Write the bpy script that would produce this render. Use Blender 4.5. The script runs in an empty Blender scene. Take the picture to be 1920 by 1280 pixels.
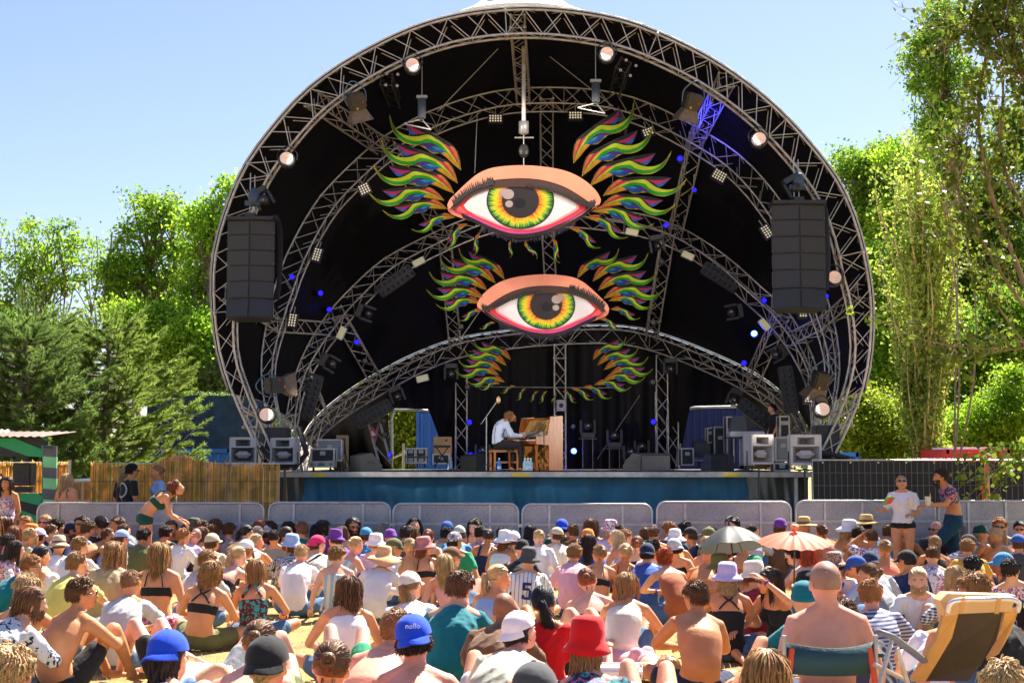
import bpy, bmesh, math, random
import numpy as np
from mathutils import Vector, Matrix, noise as mnoise
R = math.radians
rng = np.random.default_rng(7)
random.seed(7)
SC = bpy.context.scene
COL = SC.collection
# ------------------------------------------------------------------ camera, sky, sun, exposure
CAMZ = 1.85; FPX = 2667.0; PITCH = math.atan(222/2667.0)
cd = bpy.data.cameras.new('camera'); cam = bpy.data.objects.new('camera', cd); COL.objects.link(cam)
cd.sensor_width = 36; cd.lens = 36*FPX/1920; cd.clip_start = .1; cd.clip_end = 2000
cam.location = (0, 0, CAMZ); cam.rotation_euler = (math.pi/2+PITCH, 0, 0)
cd.dof.use_dof = True; cd.dof.focus_distance = 31; cd.dof.aperture_fstop = 14
SC.camera = cam
SUN = Vector((.36, .68, 1.0)).normalized()
w = bpy.data.worlds.new("World"); SC.world = w; w.use_nodes = True
wn = w.node_tree; bg = wn.nodes['Background']
sky = wn.nodes.new('ShaderNodeTexSky'); sky.sky_type = 'NISHITA'; sky.sun_disc = False
sky.sun_elevation = math.asin(SUN.z); sky.sun_rotation = math.atan2(SUN.x, SUN.y)
sky.air_density = 1.0; sky.dust_density = .5; sky.ozone_density = 4.0
vm = wn.nodes.new('ShaderNodeVectorMath'); vm.operation = 'MULTIPLY'; vm.inputs[1].default_value = (1.12, .98, 1.04); wn.links.new(sky.outputs[0], vm.inputs[0]); wn.links.new(vm.outputs[0], bg.inputs[0]); bg.inputs[1].default_value = .054
sd = bpy.data.lights.new('sun', 'SUN'); sd.energy = 5.0; sd.angle = R(.5); sd.color = (1, .93, .82)
sun = bpy.data.objects.new('sun', sd); COL.objects.link(sun); sun.rotation_euler = (-SUN).to_track_quat('-Z', 'Y').to_euler()
SC.view_settings.view_transform = 'Standard'; SC.view_settings.look = 'None'
SC.view_settings.gamma = 1; SC.view_settings.exposure = 1.75
SC.render.engine = 'CYCLES'
cy = SC.cycles; cy.use_denoising = True; cy.max_bounces = 6; cy.diffuse_bounces = 3; cy.glossy_bounces = 3
cy.transmission_bounces = 4; cy.transparent_max_bounces = 8; cy.caustics_reflective = False; cy.caustics_refractive = False
cy.sample_clamp_indirect = 6
# ------------------------------------------------------------------ helpers
cP, sP = math.cos(PITCH), math.sin(PITCH)
def P(px, py, y):
    """world point seen at photo pixel (px,py) at distance y"""
    dx = (px-960)/FPX; dy = (640-py)/FPX
    d = Vector((dx, cP-dy*sP, sP+dy*cP)); return Vector((0, 0, CAMZ)) + d*(y/d.y)
def PPM(y): return FPX/y
def tag(o, label=None, cat=None, group=None, kind=None):
    if label: o['label'] = label
    if cat: o['category'] = cat
    if group: o['group'] = group
    if kind: o['kind'] = kind
    return o
def empty(name, loc=(0, 0, 0), rot=(0, 0, 0), label=None, cat=None, group=None, scale=1):
    o = bpy.data.objects.new(name, None); COL.objects.link(o); o.empty_display_size = .1
    o.location = loc; o.rotation_euler = rot; o.scale = (scale,)*3
    return tag(o, label, cat, group)
def mesh_np(verts, faces, smooth=False):
    me = bpy.data.meshes.new('m')
    me.from_pydata([tuple(v) for v in verts], [], [tuple(f) for f in faces])
    if smooth: me.polygons.foreach_set('use_smooth', [True]*len(me.polygons))
    me.update(); return me
def obj(name, me, m=None, parent=None, loc=None, rot=None):
    o = bpy.data.objects.new(name, me); COL.objects.link(o)
    if m is not None:
        if len(me.materials) == 0: me.materials.append(m)
        elif me.materials[0] is not m:
            o.material_slots[0].link = 'OBJECT'; o.material_slots[0].material = m
    if parent is not None: o.parent = parent
    if loc is not None: o.location = loc
    if rot is not None: o.rotation_euler = rot
    return o
class MB:
    """collects geometry for one mesh"""
    def __init__(s): s.v = []; s.f = []; s.n = 0; s.fm = []; s.cm = 0
    def add(s, v, f):
        v = np.asarray(v, float).reshape(-1, 3); s.v.append(v)
        for q in f: s.f.append([i+s.n for i in q]); s.fm.append(s.cm)
        s.n += len(v); return s
    def box(s, c, size, rot=None, bev=0):
        x, y, z = [a/2 for a in size]
        v = np.array([[-x,-y,-z],[x,-y,-z],[x,y,-z],[-x,y,-z],[-x,-y,z],[x,-y,z],[x,y,z],[-x,y,z]])
        if bev:
            b = min(bev, x*.9, y*.9, z*.9); vv = []; ff = []
            # chamfered box through bmesh
            bm = bmesh.new(); bmesh.ops.create_cube(bm, size=1)
            for q in bm.verts: q.co = Vector((q.co.x*2*x, q.co.y*2*y, q.co.z*2*z))
            bmesh.ops.bevel(bm, geom=list(bm.edges), offset=b, segments=2, affect='EDGES')
            bm.verts.index_update(); v = np.array([q.co[:] for q in bm.verts]); F = [[q.index for q in f.verts] for f in bm.faces]; bm.free()
        else: F = [[0,3,2,1],[4,5,6,7],[0,1,5,4],[1,2,6,5],[2,3,7,6],[3,0,4,7]]
        if rot is not None: v = v @ np.array(rot.to_3x3() if hasattr(rot, 'to_3x3') else rot).T
        return s.add(v+np.array(c), F)
    def tube(s, pts, r, n=6, cap=True, side=None):
        pts = np.asarray(pts, float); k = len(pts)
        r = np.asarray(r, float)
        if r.ndim == 0: r = np.full((k, 2), float(r))
        elif r.ndim == 1: r = np.stack([r, r], 1)
        t = np.gradient(pts, axis=0) if k > 2 else np.repeat((pts[1]-pts[0])[None], k, 0)
        t = t/np.maximum(np.linalg.norm(t, axis=1, keepdims=True), 1e-9)
        sv = np.array(side if side is not None else ([1, 0, 0] if abs(t[0][0]) < .8 else [0, 1, 0]), float)
        V = []
        a = np.arange(n)*2*math.pi/n
        for i in range(k):
            q = sv - t[i]*np.dot(sv, t[i]); l = np.linalg.norm(q)
            if l < 1e-4: q = np.cross(t[i], [0.3, .5, .8]); l = np.linalg.norm(q)
            q = q/l; u = np.cross(t[i], q)
            if side is None: sv = q
            V.append(pts[i]+np.outer(np.cos(a)*r[i][0], q)+np.outer(np.sin(a)*r[i][1], u))
        V = np.concatenate(V); F = []
        for i in range(k-1):
            for j in range(n):
                F.append([i*n+j, i*n+(j+1) % n, (i+1)*n+(j+1) % n, (i+1)*n+j])
        if cap: F.append(list(range(n))[::-1]); F.append([(k-1)*n+j for j in range(n)])
        return s.add(V, F)
    def ell(s, c, r, n=12, m=8, M=None):
        V = []; F = []
        for i in range(1, m):
            th = math.pi*i/m
            for j in range(n):
                a = 2*math.pi*j/n; V.append([math.sin(th)*math.cos(a)*r[0], math.sin(th)*math.sin(a)*r[1], math.cos(th)*r[2]])
        V += [[0, 0, r[2]], [0, 0, -r[2]]]; T = len(V)-2
        for i in range(m-2):
            for j in range(n): F.append([i*n+j, (i+1)*n+j, (i+1)*n+(j+1) % n, i*n+(j+1) % n])
        for j in range(n):
            F.append([T, j, (j+1) % n]); F.append([T+1, (m-2)*n+(j+1) % n, (m-2)*n+j])
        V = np.array(V)
        if M is not None: V = V @ np.array(M).T
        return s.add(V+np.array(c), F)
    def lathe(s, prof, c=(0, 0, 0), n=20, M=None, sx=1, sy=1, wav=None):
        V = []; F = []; k = len(prof)
        for i, (r, z) in enumerate(prof):
            for j in range(n):
                a = 2*math.pi*j/n; dz = wav(i, a) if wav else 0
                V.append([r*math.cos(a)*sx, r*math.sin(a)*sy, z+dz])
        for i in range(k-1):
            for j in range(n): F.append([i*n+j, i*n+(j+1) % n, (i+1)*n+(j+1) % n, (i+1)*n+j])
        V = np.array(V)
        if M is not None: V = V @ np.array(M).T
        return s.add(V+np.array(c), F)
    def slab(s, poly, th, y=0):
        """polygon in the xz plane extruded from y-th (front) to y"""
        n = len(poly); A = np.array(poly, float)
        if np.sum(A[:, 0]*np.roll(A[:, 1], -1)-np.roll(A[:, 0], -1)*A[:, 1]) < 0: A = A[::-1]
        V = np.concatenate([np.stack([A[:, 0], np.full(n, y-th), A[:, 1]], 1), np.stack([A[:, 0], np.full(n, y), A[:, 1]], 1)])
        F = [list(range(n)), list(range(2*n-1, n-1, -1))]+[[(i+1) % n, i, i+n, (i+1) % n+n] for i in range(n)]
        return s.add(V, F)
    def build(s, name, m=None, parent=None, smooth=False, loc=None, rot=None, me_only=False):
        V = np.concatenate(s.v) if s.v else np.zeros((0, 3))
        me = mesh_np(V, s.f, smooth)
        if me_only: return me
        o = obj(name, me, None, parent, loc, rot)
        ms = m if isinstance(m, (list, tuple)) else [m]
        for q in ms:
            if q is not None: me.materials.append(q)
        if len(ms) > 1: me.polygons.foreach_set('material_index', s.fm)
        return o
def segs(mb, S, r, n=6):
    """many straight tubes, vectorised"""
    S = np.asarray(S, float)
    if len(S) == 0: return mb
    A = S[:, 0]; B = S[:, 1]; t = B-A; t /= np.maximum(np.linalg.norm(t, axis=1, keepdims=True), 1e-9)
    ref = np.where(np.abs(t[:, 2:3]) < .9, np.array([[0, 0, 1.]]), np.array([[1., 0, 0]]))
    u = np.cross(t, ref); u /= np.linalg.norm(u, axis=1, keepdims=True); v = np.cross(t, u)
    a = np.arange(n)*2*math.pi/n
    ring = (np.cos(a)[None, :, None]*u[:, None]+np.sin(a)[None, :, None]*v[:, None])*r
    V = np.concatenate([A[:, None]+ring, B[:, None]+ring], 1).reshape(-1, 3)
    F = []
    for i in range(len(S)):
        o = i*2*n
        for j in range(n): F.append([o+j, o+(j+1) % n, o+n+(j+1) % n, o+n+j])
    return mb.add(V, F)
def quads_mesh(V4):
    """(N,4,3) -> mesh of loose quads, fast"""
    N = len(V4); me = bpy.data.meshes.new('q'); me.vertices.add(N*4); me.vertices.foreach_set('co', V4.reshape(-1).astype(np.float32))
    me.loops.add(N*4); me.loops.foreach_set('vertex_index', np.arange(N*4, dtype=np.int32))
    me.polygons.add(N); me.polygons.foreach_set('loop_start', np.arange(0, N*4, 4, dtype=np.int32))
    try: me.polygons.foreach_set('loop_total', np.full(N, 4, dtype=np.int32))
    except Exception: pass
    me.update(calc_edges=True); me.validate(); return me
def cr(pts, n=8, closed=False):
    """catmull-rom through points"""
    p = [np.array(q, float) for q in pts]; out = []
    k = len(p)
    for i in range(k if closed else k-1):
        p0 = p[(i-1) % k] if closed or i > 0 else 2*p[0]-p[1]
        p1 = p[i]; p2 = p[(i+1) % k]
        p3 = p[(i+2) % k] if closed or i+2 < k else 2*p[-1]-p[-2]
        for j in range(n):
            t = j/n
            out.append(.5*((2*p1)+(-p0+p2)*t+(2*p0-5*p1+4*p2-p3)*t*t+(-p0+3*p1-3*p2+p3)*t**3))
    if not closed: out.append(p[-1])
    return np.array(out)
def resample(p, n):
    p = np.asarray(p, float); d = np.r_[0, np.cumsum(np.linalg.norm(np.diff(p, axis=0), axis=1))]
    t = np.linspace(0, d[-1], n); return np.stack([np.interp(t, d, p[:, i]) for i in range(p.shape[1])], 1)
# ------------------------------------------------------------------ materials
def nd(nt, t, **k):
    n = nt.nodes.new(t)
    for a, b in k.items(): setattr(n, a, b)
    return n
MATS = {}
def mat(name, col, rough=.6, metal=0, var=.12, vscale=6, bump=0, bscale=40, spec=.5, emit=None, estr=0, coords='Object', trans=0, alpha=1, sheen=0, island=0, coat=0, sss=0):
    key = name
    if key in MATS: return MATS[key]
    m = bpy.data.materials.new(name); m.use_nodes = True; nt = m.node_tree; L = nt.links
    p = nt.nodes['Principled BSDF']; out = nt.nodes['Material Output']
    p.inputs['Base Color'].default_value = (*col, 1); p.inputs['Roughness'].default_value = rough; p.inputs['Metallic'].default_value = metal
    p.inputs['Specular IOR Level'].default_value = spec; p.inputs['Alpha'].default_value = alpha
    if sheen: p.inputs['Sheen Weight'].default_value = sheen
    if coat: p.inputs['Coat Weight'].default_value = coat
    if sss:
        p.inputs['Subsurface Weight'].default_value = sss; p.inputs['Subsurface Radius'].default_value = (.02, .008, .004); p.inputs['Subsurface Scale'].default_value = 1
    if emit: p.inputs['Emission Color'].default_value = (*emit, 1); p.inputs['Emission Strength'].default_value = estr
    tc = nd(nt, 'ShaderNodeTexCoord')
    colout = None
    if var:
        nz = nd(nt, 'ShaderNodeTexNoise'); nz.inputs['Scale'].default_value = vscale; nz.inputs['Detail'].default_value = 5
        L.new(tc.outputs[coords], nz.inputs['Vector'])
        mr = nd(nt, 'ShaderNodeMapRange'); mr.inputs[1].default_value = .3; mr.inputs[2].default_value = .7; mr.inputs[3].default_value = 1-var; mr.inputs[4].default_value = 1+var
        L.new(nz.outputs[0], mr.inputs[0])
        hs = nd(nt, 'ShaderNodeHueSaturation'); hs.inputs['Color'].default_value = (*col, 1)
        L.new(mr.outputs[0], hs.inputs['Value']); colout = hs.outputs[0]
        if island:
            g = nd(nt, 'ShaderNodeNewGeometry'); m2 = nd(nt, 'ShaderNodeMapRange'); m2.inputs[3].default_value = 1-island; m2.inputs[4].default_value = 1+island
            L.new(g.outputs['Random Per Island'], m2.inputs[0]); mm = nd(nt, 'ShaderNodeMath', operation='MULTIPLY'); L.new(mr.outputs[0], mm.inputs[0]); L.new(m2.outputs[0], mm.inputs[1]); L.new(mm.outputs[0], hs.inputs['Value'])
            m3 = nd(nt, 'ShaderNodeMapRange'); m3.inputs[3].default_value = .5+.03; m3.inputs[4].default_value = .5-.025; L.new(g.outputs['Random Per Island'], m3.inputs[0]); L.new(m3.outputs[0], hs.inputs['Hue'])
        L.new(colout, p.inputs['Base Color'])
    if bump:
        b = nd(nt, 'ShaderNodeBump'); b.inputs['Strength'].default_value = bump; b.inputs['Distance'].default_value = .01
        n2 = nd(nt, 'ShaderNodeTexNoise'); n2.inputs['Scale'].default_value = bscale; n2.inputs['Detail'].default_value = 4
        L.new(tc.outputs[coords], n2.inputs['Vector']); L.new(n2.outputs[0], b.inputs['Height']); L.new(b.outputs[0], p.inputs['Normal'])
    if trans:
        t = nd(nt, 'ShaderNodeBsdfTranslucent'); mx = nd(nt, 'ShaderNodeMixShader'); mx.inputs[0].default_value = trans
        if colout: 
            hs2 = nd(nt, 'ShaderNodeHueSaturation'); hs2.inputs['Value'].default_value = 2.1; hs2.inputs['Hue'].default_value = .495; L.new(colout, hs2.inputs['Color']); L.new(hs2.outputs[0], t.inputs[0])
        else: t.inputs[0].default_value = (*col, 1)
        L.new(p.outputs[0], mx.inputs[1]); L.new(t.outputs[0], mx.inputs[2]); L.new(mx.outputs[0], out.inputs[0])
    MATS[key] = m; return m
def ramp(nt, stops, interp='LINEAR'):
    r = nd(nt, 'ShaderNodeValToRGB'); r.color_ramp.interpolation = interp
    while len(r.color_ramp.elements) < len(stops): r.color_ramp.elements.new(.5)
    for e, (a, c) in zip(r.color_ramp.elements, stops): e.position = a; e.color = (*c, 1)
    return r
def pattern(name, kind, cols, scale=20, rough=.8, bump=.2):
    """woven / printed patterns: stripe, hstripe, check, floral, spots, sequin, pinstripe"""
    if name in MATS: return MATS[name]
    m = bpy.data.materials.new(name); m.use_nodes = True; nt = m.node_tree; L = nt.links; p = nt.nodes['Principled BSDF']; p.inputs['Roughness'].default_value = rough
    tc = nd(nt, 'ShaderNodeTexCoord'); sx = nd(nt, 'ShaderNodeSeparateXYZ'); L.new(tc.outputs['Object'], sx.inputs[0])
    def fr(o, s, lim):
        a = nd(nt, 'ShaderNodeMath', operation='MULTIPLY'); a.inputs[1].default_value = s; L.new(o, a.inputs[0])
        b = nd(nt, 'ShaderNodeMath', operation='FRACT'); L.new(a.outputs[0], b.inputs[0])
        c = nd(nt, 'ShaderNodeMath', operation='LESS_THAN'); c.inputs[1].default_value = lim; L.new(b.outputs[0], c.inputs[0]); return c.outputs[0]
    if kind in ('stripe', 'pinstripe', 'hstripe', 'check'):
        ax = sx.outputs['Z'] if kind == 'hstripe' else sx.outputs['X']
        f = fr(ax, scale, .14 if kind == 'pinstripe' else .5)
        mx = nd(nt, 'ShaderNodeMix', data_type='RGBA'); mx.inputs['A'].default_value = (*cols[0], 1); mx.inputs['B'].default_value = (*cols[1], 1)
        if kind == 'check':
            g = fr(sx.outputs['Z'], scale, .5); a = nd(nt, 'ShaderNodeMath', operation='ADD'); L.new(f, a.inputs[0]); L.new(g, a.inputs[1])
            h = nd(nt, 'ShaderNodeMath', operation='MULTIPLY'); h.inputs[1].default_value = .5; L.new(a.outputs[0], h.inputs[0]); f = h.outputs[0]
        L.new(f, mx.inputs['Factor']); co = mx.outputs['Result']
    else:
        nz = nd(nt, 'ShaderNodeTexNoise'); nz.inputs['Scale'].default_value = scale*.6; mxv = nd(nt, 'ShaderNodeMix', data_type='RGBA'); mxv.inputs['Factor'].default_value = .12 if kind == 'spots' else .35
        L.new(tc.outputs['Object'], nz.inputs['Vector']); L.new(tc.outputs['Object'], mxv.inputs['A']); L.new(nz.outputs['Color'], mxv.inputs['B'])
        vo = nd(nt, 'ShaderNodeTexVoronoi'); vo.inputs['Scale'].default_value = scale; L.new(mxv.outputs['Result'], vo.inputs['Vector'])
        if kind == 'spots':
            r1 = ramp(nt, [(0, cols[1]), (.42, cols[1]), (.46, cols[0])]); L.new(vo.outputs['Distance'], r1.inputs[0]); co = r1.outputs[0]
        else:
            ws = nd(nt, 'ShaderNodeSeparateColor'); L.new(vo.outputs['Color'], ws.inputs[0])
            k = len(cols); r1 = ramp(nt, [(i/k, c) for i, c in enumerate(cols)], 'CONSTANT'); L.new(ws.outputs[0], r1.inputs[0]); co = r1.outputs[0]
    L.new(co, p.inputs['Base Color'])
    n2 = nd(nt, 'ShaderNodeTexNoise'); n2.inputs['Scale'].default_value = 18; n2.inputs['Detail'].default_value = 4; b = nd(nt, 'ShaderNodeBump'); b.inputs['Strength'].default_value = bump; b.inputs['Distance'].default_value = .02
    L.new(tc.outputs['Object'], n2.inputs['Vector']); L.new(n2.outputs[0], b.inputs['Height']); L.new(b.outputs[0], p.inputs['Normal'])
    MATS[name] = m; return m
ALU = mat('aluminium', (.52, .49, .45), .38, .45, .25, 9)
ALUD = mat('dull_steel', (.42, .43, .44), .45, .4, .2, 8)
BLK = mat('black_paint', (.02, .02, .022), .45, 0, .2, 10)
BLKP = mat('black_plastic', (.03, .03, .033), .35, 0, .15, 20, .1, 60)
def unit(v): v = np.array(v, float); return v/max(1e-9, np.linalg.norm(v))
def gz(y):
    t = min(1, max(0, (18-y)/11.)); return .0*t
# ------------------------------------------------------------------ ground
def make_ground():
    m = bpy.data.materials.new('dry_grass'); m.use_nodes = True; nt = m.node_tree; L = nt.links; p = nt.nodes['Principled BSDF']; p.inputs['Roughness'].default_value = .95
    tc = nd(nt, 'ShaderNodeTexCoord'); n1 = nd(nt, 'ShaderNodeTexNoise'); n1.inputs['Scale'].default_value = 1.3; n1.inputs['Detail'].default_value = 8; L.new(tc.outputs['Object'], n1.inputs['Vector'])
    n2 = nd(nt, 'ShaderNodeTexNoise'); n2.inputs['Scale'].default_value = 38; n2.inputs['Detail'].default_value = 6; L.new(tc.outputs['Object'], n2.inputs['Vector'])
    r1 = ramp(nt, [(.3, (.26, .17, .06)), (.5, (.44, .31, .11)), (.72, (.17, .16, .05))]); L.new(n1.outputs[0], r1.inputs[0])
    r2 = ramp(nt, [(.3, (.45, .42, .35)), (.6, (1, 1, 1))]); L.new(n2.outputs[0], r2.inputs[0])
    mx = nd(nt, 'ShaderNodeMix', data_type='RGBA', blend_type='MULTIPLY'); mx.inputs['Factor'].default_value = 1; L.new(r1.outputs[0], mx.inputs['A']); L.new(r2.outputs[0], mx.inputs['B']); L.new(mx.outputs['Result'], p.inputs['Base Color'])
    b = nd(nt, 'ShaderNodeBump'); b.inputs['Strength'].default_value = .9; b.inputs['Distance'].default_value = .03; L.new(n2.outputs[0], b.inputs['Height']); L.new(b.outputs[0], p.inputs['Normal'])
    ys = [-40, -10, 0, 4, 7, 8, 9, 10, 11, 12, 13, 14, 15, 16, 17, 18, 22, 30, 60, 120, 400]; xs = [-300, -60, -20, 0, 20, 60, 300]
    V = [(x, y, gz(y)) for y in ys for x in xs]; n = len(xs)
    F = [(i*n+j, i*n+j+1, (i+1)*n+j+1, (i+1)*n+j) for i in range(len(ys)-1) for j in range(n-1)]
    o = obj('ground', mesh_np(V, F, True), m); o['kind'] = 'structure'
    N = 26000; x = rng.uniform(-5.5, 5.5, N); y = rng.uniform(5.5, 24, N); x *= y/12; hgt = rng.uniform(.015, .05, N)
    z = np.array([gz(q) for q in y]); a = rng.uniform(0, 6.28, N); dx = np.cos(a)*.004; dy = np.sin(a)*.004; lx = rng.normal(0, .02, N); ly = rng.normal(0, .02, N)
    B = np.stack([x, y, z-.003], 1); V4 = np.stack([B+np.stack([-dx, -dy, 0*x], 1), B+np.stack([dx, dy, 0*x], 1), B+np.stack([lx+dx*.3, ly+dy*.3, hgt], 1), B+np.stack([lx-dx*.3, ly-dy*.3, hgt], 1)], 1)
    g = obj('grass', quads_mesh(V4), mat('straw_blades', (.5, .40, .17), .8, 0, .2, 3, island=.35, trans=.3)); tag(g, 'short dry yellow grass of the festival field between the sitting people', 'grass', kind='stuff')
make_ground()
# ================================================================== STAGE
DECK = 1.6; YF = 30.0; YB = 39.2
# ---- platform
def tarp(name, x0, x1, z0, z1, y, m, parent, amp=.05, nx=120, seed=0, fr=1.0):
    r = np.random.default_rng(seed); V = []; nz = 14
    ph = r.uniform(0, 6, 8)
    for j in range(nz+1):
        v = j/nz
        for i in range(nx+1):
            x = x0+(x1-x0)*i/nx
            d = amp*(.5*math.sin(x*2.1*fr+ph[0]+v*1.5)+.35*math.sin(x*4.7*fr+ph[1]-v*2.4)+.25*math.sin(x*9.3*fr+ph[2]+v*3)*v+.15*math.sin(x*17*fr+ph[3]+v*5))*(.25+.75*(1-v))
            V.append((x, y+d, z0+(z1-z0)*v))
    F = [(j*(nx+1)+i, j*(nx+1)+i+1, (j+1)*(nx+1)+i+1, (j+1)*(nx+1)+i) for j in range(nz) for i in range(nx)]
    return obj(name, mesh_np(V, F, True), m, parent)
plat = empty('stage_platform', (0.7, YF, 0), label='raised stage platform with pale metal edge and blue tarpaulin skirt', cat='stage')
def toplat(o): o.location = Vector(o.location)-plat.location; o.parent = plat; return o
XL, XR = P(515, 885, YF).x, P(1525, 885, YF).x
deckm = mat('stage_deck_ply', (.07, .055, .045), .6, 0, .3, 3, .15, 30)
toplat(MB().box(((XL+XR)/2, (YF+YB)/2+.04, DECK-.03), (XR-XL-.02, YB-YF-.02, .055)).build('deck', deckm))
railm = mat('stage_edge_metal', (.50, .49, .46), .5, .2, .25, 5)
toplat(MB().box(((XL+XR)/2, YF, DECK-.055), (XR-XL, .08, .11), bev=.012).build('edge_rail', railm))
ym = mat('yellow_tape', (.75, .55, .03), .6)
for a, b in ((595, 622), (960, 992), (1344, 1376)):
    toplat(MB().box(((P(a, 0, YF).x+P(b, 0, YF).x)/2, YF-.043, DECK-.06), ((b-a)/PPM(YF), .006, .07)).build('hazard_tape', ym))
blue = mat('blue_tarpaulin', (.016, .12, .20), .42, 0, .25, 1.2, .05, 8, spec=.3)
smoke = mat('smoky_plastic', (.05, .058, .05), .22, 0, .35, 2, .25, 5, spec=.7)
toplat(tarp('skirt', P(576, 0, YF).x, P(1393, 0, YF).x, 0.02, DECK-.10, YF+.20, blue, None, .15, 220, 3, 1.6))
toplat(tarp('side_sheet', XL+.05, P(579, 0, YF).x, 0.02, DECK-.10, YF+.16, smoke, None, .08, 40, 5, 2.2))
toplat(tarp('side_sheet', P(1390, 0, YF).x, XR-.08, 0.02, DECK-.10, YF+.16, smoke, None, .08, 40, 6, 1.7))
for q in (XL-.02, XR+.02, XR-.35):
    toplat(MB().tube([(q, YF+.1, 0), (q, YF+.1, DECK-.02)], .045, 8).build('post', ALUD))
mb = MB()
for q in np.linspace(XL+.8, XR-.8, 8): mb.tube([(q, YF+1.2, 0), (q, YF+1.2, DECK-.06)], .03, 6)
toplat(mb.build('substructure', ALUD))
# ---- arches
A1 = [(490,862),(474,818),(450,773),(428,714),(413,668),(403,600),(400,520),(404,470),(415,430),(436,366),(464,306),(508,247),(565,181),(629,131),(702,89),(776,54),(860,30),(948,19),(1010,18),(1087,25),(1178,43),(1262,77),(1320,106),(1376,141),(1453,202),(1524,279),(1574,346),(1605,420),(1620,478),(1633,556),(1633,634),(1625,700),(1613,745),(1592,797),(1562,858)]
A2 = [(530,862),(511,814),(496,760),(489,712),(491,650),(501,603),(511,550),(528,498),(552,446),(595,373),(629,336),(689,279),(736,245),(813,205),(904,176),(978,165),(1080,165),(1161,175),(1228,198),(1312,242),(1390,292),(1460,370),(1510,455),(1551,556),(1572,640),(1575,712),(1560,775),(1540,858)]
A3 = [(545,862),(534,799),(540,760),(552,705),(575,650),(614,587),(653,545),(712,490),(771,457),(860,415),(930,393),(1010,384),(1100,387),(1207,402),(1278,427),(1332,459),(1379,494),(1430,541),(1481,587),(1524,666),(1540,732),(1545,790),(1535,858)]
A4 = [(556,864),(575,806),(614,763),(669,722),(712,697),(771,666),(849,636),(927,622),(1021,612),(1157,609),(1239,625),(1332,660),(1418,701),(1473,744),(1512,800),(1532,860)]
HZ = 1.75
def arch_world(px, yfoot, ytop):
    """trace lies in a plane through the foot line (y=yfoot, z=HZ), tilted so its top is at y=ytop"""
    top = min(px, key=lambda q: q[1]); T = P(top[0], top[1], ytop); k = (ytop-yfoot)/(T.z-HZ)
    out = []
    for a, b in cr(px, 4):
        d = P(a, b, 1)-Vector((0, 0, CAMZ))            # ray, y=1
        # y = yfoot + k*(z-HZ); z=CAMZ+d.z*y
        y = (yfoot+k*(CAMZ-HZ))/(1-k*d.z); out.append((d.x*y, y, CAMZ+d.z*y))
    return np.array(out), k
def box_truss(pts, inn, nrm, h, wd, rc=.025, rb=.012, step=.42, name='truss', parent=None, m=ALU):
    """pts (N,3) chord path; inn/nrm (N,3) unit offsets"""
    O1 = pts; O2 = pts+nrm*wd; I1 = pts+inn*h; I2 = pts+inn*h+nrm*wd
    S = []
    for C in (O1, O2, I1, I2): S += [(C[i], C[i+1]) for i in range(len(C)-1)]
    mb = MB(); segs(mb, S, rc, 6)
    B = []
    for (U, V) in ((O1, I1), (O2, I2), (O1, O2), (I1, I2)):
        for i in range(len(U)-1):
            if i % 2: B.append((U[i], V[i+1]))
            else: B.append((V[i], U[i+1]))
    # crossed bracing on the face that looks at the field
    for i in range(len(O1)-1):
        if i % 2 == 0: B.append((O1[i], I1[i+1]))
    for i in range(0, len(O1), 8): B += [(O1[i], I1[i]), (I1[i], I2[i]), (O1[i], O2[i]), (O2[i], I2[i])]
    segs(mb, B, rb, 5)
    j = MB()
    for i in range(0, len(O1)-1, 8):        # coupler sleeves
        for C in (O1, O2, I1, I2):
            a = C[i]; t = (C[i+1]-C[i]); t = t/np.linalg.norm(t); mb.tube([a-t*.05, a+t*.05], rc*1.35, 6)
    return mb.build(name, m, parent, smooth=True)
shell = empty('stage_canopy', (0.7, YF, 0), label='huge black clamshell stage roof carried on four curved aluminium trusses', cat='stage roof')
def tosh(o): o.location = Vector(o.location)-shell.location; o.parent = shell; return o
ARCH = []
for pxs, yf, yt, h, wd in ((A1, 29.9, 29.2, .50, .42), (A2, 30.5, 33.0, .42, .40), (A3, 31.3, 35.8, .36, .42), (A4, 32.2, 38.6, .30, .42)):
    W, k = arch_world(pxs, yf, yt)
    L_ = np.sum(np.linalg.norm(np.diff(W, axis=0), axis=1)); W = resample(W, 240)
    for _ in range(14): W[1:-1] = (W[:-2]+2*W[1:-1]+W[2:])/4
    W = resample(W, int(L_/.40))
    n = np.array([0, 1, -k]) / math.sqrt(1+k*k)          # into the stage
    t = np.gradient(W, axis=0); t /= np.linalg.norm(t, axis=1, keepdims=True)
    inn = np.cross(t, n); inn /= np.linalg.norm(inn, axis=1, keepdims=True)
    c = W.mean(0); 
    if np.sum((c-W[len(W)//2])*inn[len(W)//2]) < 0: inn = -inn
    # radial offset so that it keeps its thickness as seen
    taper = np.clip(np.minimum(np.arange(len(W)), np.arange(len(W))[::-1])/10, .55, 1)[:, None]
    tosh(box_truss(W, inn*taper, np.repeat(n[None], len(W), 0), h, wd, .029 if h > .45 else .022, .0125 if h > .45 else .0105, name='arch_truss'))
    ARCH.append((W, inn, n))
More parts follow.
